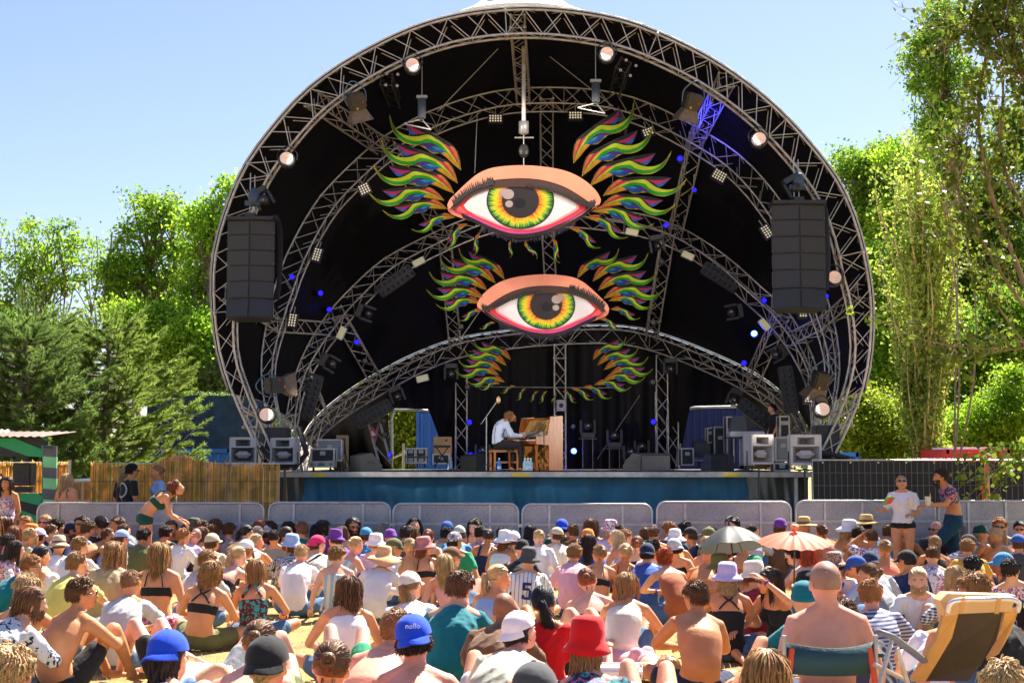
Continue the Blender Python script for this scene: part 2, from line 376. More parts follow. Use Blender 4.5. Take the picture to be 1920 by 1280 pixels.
# ---- skins
def sky_skin(curves, name, m, off=0, t0=0., nn=90, smooth=True):
    rows = []
    for W, inn, n in curves:
        q = resample(W-inn*off, nn); rows.append(q)
    rr = []
    for a in range(len(rows)-1):
        for s in range(6):
            f = s/6; mid = rows[a]*(1-f)+rows[a+1]*f
            rr.append(mid)
    rr.append(rows[-1])
    V = np.concatenate(rr); F = []
    lo = int(nn*t0); hi = nn-lo
    for i in range(len(rr)-1):
        for j in range(lo, hi-1): F.append((i*nn+j, i*nn+j+1, (i+1)*nn+j+1, (i+1)*nn+j))
    return obj(name, mesh_np(V, F, smooth), m)
blackskin = bpy.data.materials.new('black_membrane'); blackskin.use_nodes = True
_p = blackskin.node_tree.nodes['Principled BSDF']; _p.inputs['Base Color'].default_value = (.0035, .0035, .0042, 1); _p.inputs['Roughness'].default_value = .55; _p.inputs['Specular IOR Level'].default_value = .18
_nt = blackskin.node_tree; _n = nd(_nt, 'ShaderNodeTexNoise'); _n.inputs['Scale'].default_value = 1.4; _n.inputs['Detail'].default_value = 6; _b = nd(_nt, 'ShaderNodeBump'); _b.inputs['Strength'].default_value = .35; _b.inputs['Distance'].default_value = .08
_t = nd(_nt, 'ShaderNodeTexCoord'); _nt.links.new(_t.outputs['Object'], _n.inputs['Vector']); _nt.links.new(_n.outputs[0], _b.inputs['Height']); _nt.links.new(_b.outputs[0], _p.inputs['Normal'])
whitem = mat('white_membrane', (.82, .82, .80), .5, 0, .05, 1)
CUR = [(W, i, n) for (W, i, n) in ARCH]
BK = [(W+n*(wd_ if False else .0), i, n) for (W, i, n), wd_ in zip(CUR, (0, 0, 0, 0))]
tosh(sky_skin(CUR, 'lining', blackskin, .05, .065))
tosh(sky_skin(CUR, 'roof_skin', whitem, .085, .065))
e = MB(); W, inn, n = ARCH[0]; q = W-inn*.07+n*.05; lo = int(len(q)*.06); e.tube(q[lo:-lo], .028, 8); tosh(e.build('roof_edge', whitem, smooth=True))
e = MB()
for i in range(18): pass
# pulled-up white peak over the middle of the roof
c0 = P(978, 18, 31.0); prof = [(1.9, -.55), (1.25, -.22), (.9, .05), (.62, .36), (.40, .75), (.24, 1.25), (.12, 1.3)]
tosh(MB().lathe(prof, (c0.x, 31.2, c0.z+.15), 32).build('roof_peak', whitem, smooth=True))
# back wall hanging from the rearmost arch, with two door openings
W4 = resample(ARCH[3][0]+ARCH[3][2]*.1, 400)
def pxof(v):
    d = Vector(v)-Vector((0, 0, CAMZ)); zc = d.y*cP+d.z*sP; yc = -d.y*sP+d.z*cP
    return 960+FPX*d.x/zc, 640-FPX*yc/zc
YW = 39.0
def doorz(px):
    if 735 < px < 845:
        py = 769 if px < 806 else 769+(px-806)*(877-769)/(845-806)*1.0
        return P(px, py, YW).z
    if 1276 < px < 1384:
        py = 762 if px > 1290 else 762+(1290-px)*6
        return P(px, py, YW).z
    return None
V = []; F = []
xs = np.linspace(W4[:, 0].min()+.02, W4[:, 0].max()-.02, 260)
topx = W4[:, 0]; order = np.argsort(topx)
for x in xs:
    zt = np.interp(x, topx[order], W4[order, 2])+.06; yt = np.interp(x, topx[order], W4[order, 1])
    # wall leans from arch down to the rear deck line
    zb = DECK
    px = pxof((x, YW, DECK))[0]; dz = doorz(px)
    if dz is not None: zb = min(dz, zt-.05)
    wig = .05*math.sin(x*7)+.03*math.sin(x*17+1)
    yb = yt+(YW-yt)*min(1, (zt-zb)/max(.4, zt-DECK))
    zm = (zt+zb)/2
    V += [(x, yt, zt), (x, (yt+yb)/2+wig, zm), (x, yb+wig, zb)]
for i in range(len(xs)-1):
    for k_ in range(2):
        F.append((i*3+k_, i*3+k_+1, (i+1)*3+k_+1, (i+1)*3+k_))
tosh(obj('back_wall', mesh_np(V, F, True), blackskin))
# door frames (silver pipes and flaps)
mb = MB(); g = []
for pts in ([(735, 877), (735, 768), (806, 768), (816, 790), (845, 877)], [(780, 706), (800, 745), (812, 775)], [(760, 706), (735, 768)], [(1272, 877), (1278, 790), (1290, 764), (1384, 762)], [(1290, 764), (1325, 705)], [(1346, 706), (1362, 750), (1384, 762)], [(738, 753), (800, 753)], [(1296, 753), (1366, 753)]):
    w3 = [P(a, b, YW-.12) for a, b in pts]; mb.tube(resample(np.array(w3), 14), .035, 6)
tosh(mb.build('door_frame', ALUD, smooth=True))
flap = mat('grey_flap_canvas', (.16, .17, .18), .6, 0, .3, 3, .3, 6)
V = [P(1266, 878, YW-.2), P(1272, 800, YW-.2), P(1286, 768, YW-.2), P(1278, 800, YW-.25), P(1277, 860, YW-.25)]
tosh(obj('door_flap', mesh_np(V, [(0, 1, 2, 3, 4)]), mat('pale_flap_canvas', (.35, .42, .44), .6, 0, .3, 3, .3, 6)))
tosh(obj('door_flap', mesh_np([P(738, 752, YW-.06), P(760, 708, YW-.06), P(780, 708, YW-.06), P(800, 752, YW-.06)], [(0, 1, 2, 3)]), mat('dark_flap_canvas', (.02, .02, .022), .5)))
tosh(obj('door_flap', mesh_np([P(806, 770, YW-.15), P(812, 776, YW-.15), P(852, 878, YW-.15), P(843, 878, YW-.15)], [(0, 1, 2, 3)]), flap))
# ---- straight trusses between the arches and down to the deck
def straight(a, b, s=.30, name='link_truss', parent=None, rc=.022, m=ALU):
    a = np.array(a, float); b = np.array(b, float); L = np.linalg.norm(b-a); n = max(3, int(L/.32)); pts = np.linspace(a, b, n)
    t = (b-a)/L; u = np.cross(t, [0, 1, 0] if abs(t[1]) < .8 else [1, 0, 0]); u /= np.linalg.norm(u); v = np.cross(t, u); 
    if v[1] < 0: v = -v
    return box_truss(pts-u*s/2, np.repeat(u[None], n, 0), np.repeat(v[None], n, 0), s, s, rc, .011, name=name, m=m)
def nearest(k, px, py, inner=True):
    W, inn, n = ARCH[k]; best = min(range(len(W)), key=lambda i: (pxof(W[i])[0]-px)**2+(pxof(W[i])[1]-py)**2)
    return W[best]+inn[best]*(.2 if inner else 0)+n*.2
LK = [(0, 968, 50, 1, 1005, 180), (0, 585, 185, 1, 725, 275), (0, 1358, 160, 1, 1290, 250), (1, 1290, 250, 2, 1255, 420), (2, 1250, 425, 3, 1228, 622), (1, 1012, 190, 2, 1030, 390), (2, 1035, 395, 3, 1045, 612),
      (1, 505, 600, 2, 600, 600), (2, 640, 585, 3, 700, 700), (2, 1470, 590, 3, 1415, 700), (1, 720, 260, 2, 835, 430), (2, 825, 440, 3, 858, 634), (1, 1560, 600, 2, 1500, 620), (0, 410, 540, 1, 500, 590), (0, 1628, 560, 1, 1560, 590), (0, 470, 800, 1, 505, 800), (0, 1585, 800, 1, 1555, 790), (1, 505, 800, 2, 540, 770), (2, 560, 700, 3, 600, 775)]
for a, x0, y0, b, x1, y1 in LK:
    tosh(straight(nearest(a, x0, y0), nearest(b, x1, y1)))
for px, pt in ((865, 690), (1241, 665), (1050, 645)):
    a = P(px, pt, 38.3); tosh(straight((a.x, 38.3, DECK), (a.x, 38.3, a.z), .30, 'upright_truss'))
for (x0, y0, x1, y1, y) in ((700, 790, 722, 872, 35.5), (1262, 700, 1262, 874, 38.6), (548, 800, 520, 872, 30.4)):
    tosh(straight(P(x0, y0, y), P(x1, y1, y), .28, 'upright_truss'))
# heavy foot brackets
for (pts) in ([(488, 838), (512, 868), (560, 872)], [(515, 880), (545, 840), (560, 870)], [(560, 800), (575, 850), (550, 878)], [(1540, 848), (1590, 858), (1575, 878)], [(1560, 850), (1540, 872), (1600, 860)]):
    tosh(MB().tube([P(a, b, 29.8) for a, b in pts], .06, 6).build('foot_bracket', BLKP))
for a in ((520, 816), (1548, 812)):
    tosh(MB().box(P(a[0], a[1]+25, 30.2), (.5, .5, .9), bev=.03).build('ballast_box', BLK))
# thin rigging wires
mb = MB()
for x0, y0, x1, y1, y in ((945, 80, 820, 210, 31), (1010, 90, 1150, 200, 31.5), (895, 210, 890, 325, 32), (893, 455, 891, 560, 33), (1148, 270, 1150, 440, 32), (1120, 560, 1060, 650, 33.5), (1200, 740, 1120, 860, 38), (930, 540, 860, 640, 34), (420, 380, 470, 300, 29), (890, 725, 1170, 727, 36), (600, 120, 640, 190, 29.5)):
    mb.tube([P(x0, y0, y), P(x1, y1, y)], .009, 4)
tosh(mb.build('rigging_wire', ALUD))
# ================================================================== PAINTED EYES AND FEATHERS
def paint(name, c, c2=None, rough=.45):
    """enamel paint, brushed from one colour to the other along the feather (local height)"""
    return mat('paint_'+name, c, rough, 0, .14, 2.5)
def clist(paths, n=6):
    out = []
    for p in paths:
        q = cr(p, n) if len(p) > 2 else np.array(p, float)
        out += [tuple(a) for a in q[:-1]]
    return out
FT = (200., 125.); FR = (835., 632.)
FL = math.hypot(FT[0]-FR[0], FT[1]-FR[1])
def floc(poly): return [((x-FR[0])/FL, -(y-FR[1])/FL) for x, y in poly]
FP = {
 'backing': ([[(330,175),(430,215),(560,280),(700,360),(780,415)],[(780,415),(820,500),(835,632)],[(835,632),(700,520),(560,440)],[(560,440),(400,330),(330,175)]], (.012,.012,.014), 0, .03),
 'outline': ([[(196,112),(225,215),(290,290),(370,322),(450,322),(540,302),(615,335),(680,380),(745,412),(800,450),(828,530),(840,640)],[(840,640),(760,575),(670,492),(590,484),(520,440),(470,412),(390,403),(310,370),(240,295),(205,200),(196,112)]], (.75,.62,.02), .012, .012),
 'light_green_vane': ([[(200,125),(235,222),(290,287),(370,323),(450,328),(540,311),(610,345),(690,400),(760,490),(832,625)],[(832,625),(750,510),(660,405),(545,352),(480,370),(400,366),(320,332),(250,262),(215,190),(200,125)]], (.55,.72,.015), .026, .012),
 'green_vane': ([[(200,128),(250,264),(320,334),(400,368),(480,372),(545,354),(660,407),(750,512),(832,627)],[(832,627),(700,485),(620,412),(545,385),(470,402),(390,396),(310,362),(243,292),(200,128)]], (.008,.36,.02), .026, .010),
 'purple_vane': ([[(455,408),(500,392),(545,389),(610,412)],[(610,412),(520,418)],[(520,418),(455,408)]], (.10,.02,.30), .026, .014),
 'blue_vane': ([[(520,420),(570,416),(620,420),(705,478)],[(705,478),(600,476),(545,450),(520,420)]], (.01,.10,.60), .026, .014),
 'sky_blue_vane': ([[(575,420),(620,424),(672,460)],[(672,460),(620,448),(575,420)]], (.04,.38,.62), .036, .010),
 'orange_vane': ([[(662,482),(700,478),(735,500),(832,627)],[(832,627),(750,560),(662,482)]], (.80,.36,.0), .026, .016),
 'red_vane': ([[(678,390),(730,425),(790,510),(830,622)],[(830,622),(770,510),(678,390)]], (.72,.03,.08), .028, .016),
 'coral_vane': ([[(738,416),(785,440),(818,520),(832,620)],[(832,620),(795,520),(738,416)]], (.80,.20,.05), .028, .020),
 'magenta_vane': ([[(338,190),(420,250),(525,302)],[(525,302),(440,300),(385,262),(338,190)]], (.50,.02,.14), .020, .018),
 'deep_blue_vane': ([[(338,195),(385,264),(452,306)],[(452,306),(385,302),(338,195)]], (.01,.12,.55), .018, .014)}
def paint_grad(name, c):
    """hand painted vane: shaded from a darker edge to a lighter ridge across the vane, the way it is airbrushed"""
    if name in MATS: return MATS[name]
    m = bpy.data.materials.new(name); m.use_nodes = True; nt = m.node_tree; L = nt.links; p = nt.nodes['Principled BSDF']; p.inputs['Roughness'].default_value = .6; p.inputs['Specular IOR Level'].default_value = .2
    tc = nd(nt, 'ShaderNodeTexCoord'); n = nd(nt, 'ShaderNodeTexNoise'); n.inputs['Scale'].default_value = 3; n.inputs['Detail'].default_value = 3; L.new(tc.outputs['Object'], n.inputs['Vector'])
    c = [a*.44 for a in c]; k = [min(1, a*1.4+.01) for a in c]; d = [a*.4 for a in c]
    r = ramp(nt, [(.36, d), (.5, c), (.64, k)]); L.new(n.outputs[0], r.inputs[0]); L.new(r.outputs[0], p.inputs['Base Color']); MATS[name] = m; return m
FMESH = {}
for nm, (paths, c, y0, th) in FP.items():
    mb = MB(); mb.slab(floc(clist(paths)), th, -y0)
    me = mb.build(nm, me_only=True); me.materials.append(paint_grad('vane_'+nm, c)); FMESH[nm] = me
def feather(root, tip, y, mirror, label, group, width=.86, back=True):
    a = P(root[0], root[1], y); b = P(tip[0], tip[1], y); L = (b-a).length
    base = math.atan2(-(FT[1]-FR[1]), FT[0]-FR[0])
    dx, dz = b.x-a.x, b.z-a.z
    if mirror: dx = -dx
    ang = math.atan2(dz, dx)-base
    e = empty('feather_cutout', a, label=label, cat='feather ornament', group=group)
    # local frame: rotate in the xz plane (about -Y), optional mirror
    e.matrix_world = Matrix.Translation(a) @ Matrix.Diagonal((-1 if mirror else 1, 1, 1, 1)) @ Matrix.Rotation(-ang, 4, 'Y') @ Matrix.Diagonal((L, 1.3, L*width, 1)) if width == 1 else \
        Matrix.Translation(a) @ Matrix.Diagonal((-1 if mirror else 1, 1, 1, 1)) @ Matrix.Rotation(-ang, 4, 'Y') @ Matrix.Rotation(-base, 4, 'Y') @ Matrix.Diagonal((L, 1.3, L*width, 1)) @ Matrix.Rotation(base, 4, 'Y')
    for nm, me in FMESH.items():
        if not back and nm == 'backing': continue
        obj(nm, me, None, e)
    return e
ORD = ['top', 'second', 'third', 'fourth', 'fifth', 'sixth', 'seventh', 'eighth', 'ninth', 'tenth', 'eleventh', 'twelfth']
def fan(lst, y, mirror, what, group, **k):
    for i, (r_, t_) in enumerate(lst):
        feather(r_, t_, y+.02*(i % 3), mirror, '%s rainbow feather cutout of %s' % (ORD[i], what), group, **k)
fan([((863,318),(724,207)),((857,343),(707,255)),((850,362),(691,304)),((832,376),(683,359)),((838,392),(710,393)),((853,408),(766,430)),((876,420),(829,468)),((900,438),(885,482))], 31.0, False, 'the left wing beside the upper painted eye', 'feathers around the upper eye')
fan([((1076,305),(1193,182)),((1092,330),(1230,227)),((1108,348),(1267,278)),((1132,367),(1296,332)),((1127,388),(1277,379)),((1110,397),(1234,419)),((1100,408),(1183,446)),((1068,428),(1131,466))], 31.0, True, 'the right wing beside the upper painted eye', 'feathers around the upper eye')
fan([((945,523),(856,460)),((928,530),(819,478)),((913,544),(798,506)),((906,559),(793,540)),((902,569),(812,569)),((904,582),(855,600)),((928,605),(897,616))], 32.0, False, 'the left wing beside the lower painted eye', 'feathers around the lower eye')
fan([((1083,521),(1164,461)),((1112,527),(1221,469)),((1122,544),(1240,503)),((1133,559),(1253,537)),((1142,564),(1233,569)),((1145,580),(1204,596)),((1124,598),(1166,616))], 32.0, True, 'the right wing beside the lower painted eye', 'feathers around the lower eye')
fan([((957,674),(884,634)),((949,685),(865,650)),((940,695),(854,671)),((935,703),(848,692)),((946,716),(870,711)),((937,719),(896,728))], 33.5, False, 'the left side of the hanging feather crescent above the pianist', 'feathers of the crescent')
fan([((1112,674),(1177,627)),((1121,684),(1201,648)),((1133,693),(1220,666)),((1145,701),(1229,689)),((1132,713),(1215,704)),((1115,721),(1188,724))], 33.5, True, 'the right side of the hanging feather crescent above the pianist', 'feathers of the crescent')
fan([((966,724),(935,736)),((986,728),(965,752)),((1009,733),(990,754)),((1026,733),(1008,757))], 33.6, False, 'the small row at the bottom left of the crescent', 'feathers of the crescent', width=.8)
fan([((1055,733),(1085,756)),((1072,729),(1118,749)),((1094,726),(1153,745))], 33.6, True, 'the small row at the bottom right of the crescent', 'feathers of the crescent', width=.8)
fan([((958,452),(948,492)),((985,452),(1006,500))], 31.1, False, 'the pair hanging edge on below the upper eye', 'edge-on feathers', width=.35, back=False)
feather((1035, 448), (1060, 502), 31.1, True, 'single edge on feather cutout hanging right of centre below the upper eye', 'edge-on feathers', width=.5, back=False)
feather((1041, 735), (1042, 765), 33.6, True, 'single edge on feather cutout at the very bottom middle of the crescent', 'edge-on feathers', width=.2, back=False)
# ---- eyes
def irismat():
    m = bpy.data.materials.new('iris_paint'); m.use_nodes = True; nt = m.node_tree; L = nt.links; p = nt.nodes['Principled BSDF']; p.inputs['Roughness'].default_value = .4
    tc = nd(nt, 'ShaderNodeTexCoord'); sx = nd(nt, 'ShaderNodeSeparateXYZ'); L.new(tc.outputs['Object'], sx.inputs[0])
    cx, cz, rx, rz = IR
    def M(op, a, b=None):
        n = nd(nt, 'ShaderNodeMath', operation=op)
        for i, q in enumerate((a, b)):
            if q is None: continue
            if isinstance(q, (int, float)): n.inputs[i].default_value = q
            else: L.new(q, n.inputs[i])
        return n.outputs[0]
    X = M('DIVIDE', M('SUBTRACT', sx.outputs[0], cx), rx); Z = M('DIVIDE', M('SUBTRACT', sx.outputs[2], cz), rz)
    rad = M('SQRT', M('ADD', M('MULTIPLY', X, X), M('MULTIPLY', Z, Z))); ang = M('ARCTAN2', X, Z)
    cb = nd(nt, 'ShaderNodeCombineXYZ'); L.new(M('MULTIPLY', M('SINE', ang), 14.), cb.inputs[0]); L.new(M('MULTIPLY', M('COSINE', ang), 14.), cb.inputs[1]); L.new(M('MULTIPLY', rad, .6), cb.inputs[2])
    nz = nd(nt, 'ShaderNodeTexNoise'); nz.inputs['Scale'].default_value = 1.6; nz.inputs['Detail'].default_value = 3; L.new(cb.outputs[0], nz.inputs['Vector'])
    r2 = M('ADD', rad, M('MULTIPLY', M('SUBTRACT', nz.outputs[0], .5), .55))
    r = ramp(nt, [(.50, (.35, .05, .01)), (.60, (.75, .17, .005)), (.69, (.90, .48, .01)), (.77, (.75, .60, .01)), (.85, (.16, .45, .02)), (.92, (.02, .18, .015)), (.98, (.008, .015, .008))])
    L.new(r2, r.inputs[0]); L.new(r.outputs[0], p.inputs['Base Color']); return m
ECX, ECY = 950., 590.
def el(poly): return [((x-ECX)/1000., -(y-ECY)/1000.) for x, y in poly]
IR = ((930-ECX)/1000, -(585-ECY)/1000, .385, .335)
EYE = [
 ('face_plate', [[(100,640),(130,575),(200,500),(320,380),(450,270),(600,205),(800,177),(1000,172),(1250,195),(1450,240),(1600,310),(1720,400),(1800,490),(1842,575),(1830,625),(1780,660),(1740,690),(1600,800),(1400,905),(1200,975),(1000,1015),(800,1005),(600,935),(400,835),(270,790),(150,740),(105,690),(100,640)]], (.82,.28,.16), 0, .05),
 ('lash_line', [[(180,690),(300,752),(450,832),(620,900),(800,958),(1000,975),(1200,940),(1400,862),(1560,772),(1700,672),(1640,650),(1000,600),(400,600),(180,690)]], (.04,.03,.03), .05, .008),
 ('lower_rim', [[(175,690),(215,640),(320,560),(600,440),(1000,430),(1400,520),(1670,658),(1600,735),(1500,800),(1350,870),(1200,935),(1050,970),(950,980),(820,968),(700,935),(550,870),(400,795),(270,745),(190,725),(175,690)]], (.62,.07,.30), .058, .008),
 ('red_rim', [[(180,688),(215,640),(320,560),(600,440),(1000,430),(1400,520),(1665,655),(1500,775),(1300,880),(1100,935),(950,945),(800,930),(650,885),(500,815),(350,745),(230,715),(180,688)]], (.80,.04,.04), .066, .008),
 ('rim_highlight', [[(300,640),(600,440),(1000,430),(1400,520),(1600,650),(1450,770),(1250,870),(1050,922),(900,925),(750,900),(560,820),(400,745),(300,640)]], (.85,.35,.42), .074, .006),
 ('eye_white', [[(285,640),(400,520),(560,450),(800,425),(1000,430),(1250,470),(1400,520),(1572,645),(1430,755),(1250,855),(1050,908),(900,910),(700,865),(500,775),(340,705),(285,640)]], (.78,.72,.74), .080, .006)]
IRM = irismat()
def make_eye(root, s, mirror):
    def part(nm, poly, c, y0, th, m=None, par=root):
        mb = MB(); mb.slab(poly, th, -y0); o = mb.build(nm, m or mat('eye_'+nm, c, .42, 0, .08, 3), par); return o
    for nm, pp, c, y0, th in EYE: part(nm, el(clist(pp, 4)), c, y0, th)
    cx, cz, rx, rz = IR
    def ring(rx, rz, k=48, cx=cx, cz=cz, top=None): 
        q = [(cx+rx*math.cos(a), cz+rz*math.sin(a)) for a in np.linspace(0, 2*math.pi, k, endpoint=False)]
        return [(x, min(z, top)) for x, z in q] if top is not None else q
    top = -(400-ECY)/1000
    part('iris_edge', ring(rx, rz, top=top), (.02,.03,.015), .086, .006)
    part('iris', ring(rx*.955, rz*.955, top=top-.002), None, .092, .006, IRM)
    part('pupil', ring(.21, .205, top=top-.004), (.022,.015,.012), .098, .006)
    part('pupil_hole', ring(.072, .06, 24, cx-.01, cz-.03), (.002,.002,.002), .104, .004)
    part('glint', ring(.068, .06, 24, cx-.14, cz+.075), (.40,.32,.30), .106, .005); part('glint', ring(.058, .045, 24, cx-.185, cz+.095), (.75,.60,.50), .104, .004)
    part('glint', ring(.044, .040, 24, cx-.128, cz-.04), (.40,.35,.37), .104, .005)
    # caruncle at the inner corner
    part('tear_duct', el(clist([[(185,690),(235,650),(285,690),(330,740)],[(330,740),(255,728),(185,690)]], 4)), (.85,.10,.08), .090, .02)
    part('tear_duct', el(clist([[(215,690),(240,668),(265,700)],[(265,700),(240,706),(215,690)]], 4)), (.9,.45,.42), .112, .01)
    # lids lie in front of the eyeball
    up = [(100,640),(130,575),(200,500),(320,380),(450,270),(600,205),(800,177),(1000,172),(1250,195),(1450,240),(1600,310),(1720,400),(1800,490),(1842,575)]
    part('upper_lid', el(clist([up, [(1842,575),(1830,625),(1770,655)], [(1770,655),(1690,592),(1550,495),(1400,412),(1200,350),(1000,326),(800,330),(600,355),(450,415),(330,485),(200,600),(150,660)], [(150,660),(120,690),(100,640)]], 4)), (.84,.31,.19), .100, .05)
    part('lid_crease', el(clist([[(148,668),(200,596),(330,480),(450,410),(600,350),(800,325),(1000,322),(1200,346),(1400,408),(1550,490),(1690,588),(1770,652)], [(1770,652),(1690,660),(1560,612),(1400,522),(1250,475),(1000,432),(800,428),(600,445),(400,520),(260,610),(190,690),(148,668)]], 4)), (.065,.028,.018), .098, .035)
    # lashes: slim curved spikes painted on and standing off the lid
    mb = MB(); r = np.random.default_rng(3)
    ups = cr([(180,650),(250,590),(330,520),(450,455),(560,420),(620,410)], 12); upr = cr([(1000,425),(1150,450),(1250,480),(1400,535),(1550,610),(1700,670),(1760,665)], 12)
    for line, sg in ((ups, -1), (upr, 1)):
        for i in range(0, len(line), 2 if sg < 0 else 2):
            x, y = line[i]; t = i/len(line)
            h = r.uniform(75, 115) if sg < 0 else r.uniform(60, 100)*(.5+t*.6); lean = -35*(1-t) if sg < 0 else 12+20*t
            q = el([(x, y), (x+lean*.3, y-h*.5), (x+lean, y-h)])
            mb.tube([(q[0][0], -.152, q[0][1]), (q[1][0], -.16, q[1][1]), (q[2][0], -.158, q[2][1])], [.011, .008, .002], 4)
    part_o = mb.build('upper_lashes', mat('eye_lash', (.006, .006, .006), .5), root)
    low = cr([(270,775),(400,835),(600,932),(800,1003),(1000,1012),(1200,973),(1400,903),(1600,798),(1745,688)], 14); mb = MB(); mc = MB()
    for i in range(0, len(low)):
        x, y = low[i]; h = 42; nx = (x-950)/1400; q = el([(x-nx*20, y-34), (x+nx*10, y+h*.15)])
        mb.box(((q[0][0]+q[1][0])/2, -.07, (q[0][1]+q[1][1])/2), (.0085, .045, .050), Matrix.Rotation(nx*.9, 3, 'Y'))
        if 20 < i < 95: q2 = el([(x, y+5), (x+nx*20+r.uniform(-6, 6), y+r.uniform(35, 75))]); mc.tube([(q2[0][0], -.02, q2[0][1]), (q2[1][0], -.03, q2[1][1])], [.004, .001], 4)
    mb.build('lower_lashes', mat('eye_lash', (.006, .006, .006), .5), root); mc.build('wire_lashes', mat('wire_lash', (.05, .06, .12), .4), root)
def place_eye(c, y, wpx, mirror, label):
    a = P(c[0], c[1], y); s = (wpx/PPM(y))/1.742
    e = empty('painted_eye', a, label=label, cat='eye ornament', group='painted eyes hanging over the stage'); make_eye(e, s, mirror)
    e.scale = (-s if mirror else s, 1, s*(.97)); return e
place_eye((979, 378.5), 31.1, 290, False, 'upper and larger painted eye with green and orange iris hanging under the roof')
place_eye((1021, 573), 32.1, 248, True, 'lower and smaller painted eye with green and orange iris hanging above the pianist')
# ================================================================== SOUND, LIGHT AND STAGE GEAR
RX = lambda a: Matrix.Rotation(R(a), 3, 'X')
RY = lambda a: Matrix.Rotation(R(a), 3, 'Y')
RZ = lambda a: Matrix.Rotation(R(a), 3, 'Z')
# ---- line arrays
cabm = mat('speaker_black', (.022, .022, .024), .5, 0, .15, 6, .1, 80); grm = mat('speaker_grille', (.035, .035, .038), .42, .2, .1, 30, .4, 160)
def line_array(px0, px1, py0, py1, y, label):
    a = P((px0+px1)/2, py0, y); b = P((px0+px1)/2, py1, y); W = (px1-px0)/PPM(y); H = a.z-b.z
    e = empty('line_array', (a.x, y, a.z), label=label, cat='loudspeaker', group='hanging line array loudspeakers')
    mb = MB(); mb.box((0, .12, -.03), (W, .55, .07)); mb.box((0, .12, .03), (.2, .5, .10)); mb.build('flying_frame', cabm, e)
    hs = [.145, .155, .155, .155, .17, .20]; z = -.07; tilt = [0, 0, 0, 2, 5, 12]; Ht = H-.07; hs = [q/sum(hs)*Ht for q in hs]
    yo = 0
    for i, h in enumerate(hs):
        f = -.02; V = []
        hh = h*.965
        for zz, dp in ((0, 0), (-hh, .02)):
            V += [(-W/2, .02+dp, zz), (0, -.085+dp, zz), (W/2, .02+dp, zz), (W*.36, .5, zz*.8-.02), (-W*.36, .5, zz*.8-.02)]
        M = np.array(RX(-tilt[i])); V = np.array(V) @ M.T
        F = [(0, 1, 2, 3, 4), (9, 8, 7, 6, 5), (0, 5, 6, 1), (1, 6, 7, 2), (2, 7, 8, 3), (3, 8, 9, 4), (4, 9, 5, 0)]
        mb = MB(); mb.add(V, F); c = mb.build('cabinet', cabm, e, loc=(0, yo, z))
        g = MB()
        for s in (-1, 1):
            q = np.array([(s*W*.47, .006, -.018), (s*.018, -.094, -.018), (s*.018, -.085, -hh+.018), (s*W*.47, .018, -hh+.018)]) @ M.T
            q2 = q+np.array([0, .02, 0]); g.add(np.concatenate([q, q2]), [(0, 1, 2, 3) if s > 0 else (3, 2, 1, 0), (4, 5, 6, 7), (0, 4, 5, 1), (1, 5, 6, 2), (2, 6, 7, 3), (3, 7, 4, 0)])
        g.build('grille', grm, c)
        mb = MB()
        for s in (-1, 1): mb.box((s*W*.485, .06, -hh/2), (.02, .05, hh*.8))
        mb.build('rigging_plate', ALUD, c)
        z -= h; yo += math.sin(R(tilt[i]))*h*.6
    mb = MB(); mb.tube([(.05, .15, .05), (.04, .15, .9)], .012, 5); mb.tube([(-.05, .15, .05), (-.05, .15, .95)], .012, 5); mb.build('hoist_chain', ALUD, e)
    mb = MB()
    for k in range(5):
        x = W/2+.03+.02*k; mb.tube(cr([(x-.1, .3, .1), (x, .25, -.2), (x+.02, .22, -H*.5), (x-.03, .22, -H*.8)], 5), .012, 5)
    mb.build('signal_cable', BLK, e)
    mb = MB(); mb.ell((.04, .15, .45), (.13, .12, .2), 10, 8); mb.box((.0, .15, .32), (.3, .12, .1)); mb.build('chain_hoist', mat('hoist_blue_grey', (.05, .08, .12), .5, .3), e)
    return e
line_array(426, 515, 408, 598, 28.7, 'black six cabinet line array loudspeaker hanging at the left side of the stage')
line_array(1446, 1547, 378, 582, 28.7, 'black six cabinet line array loudspeaker hanging at the right side of the stage')
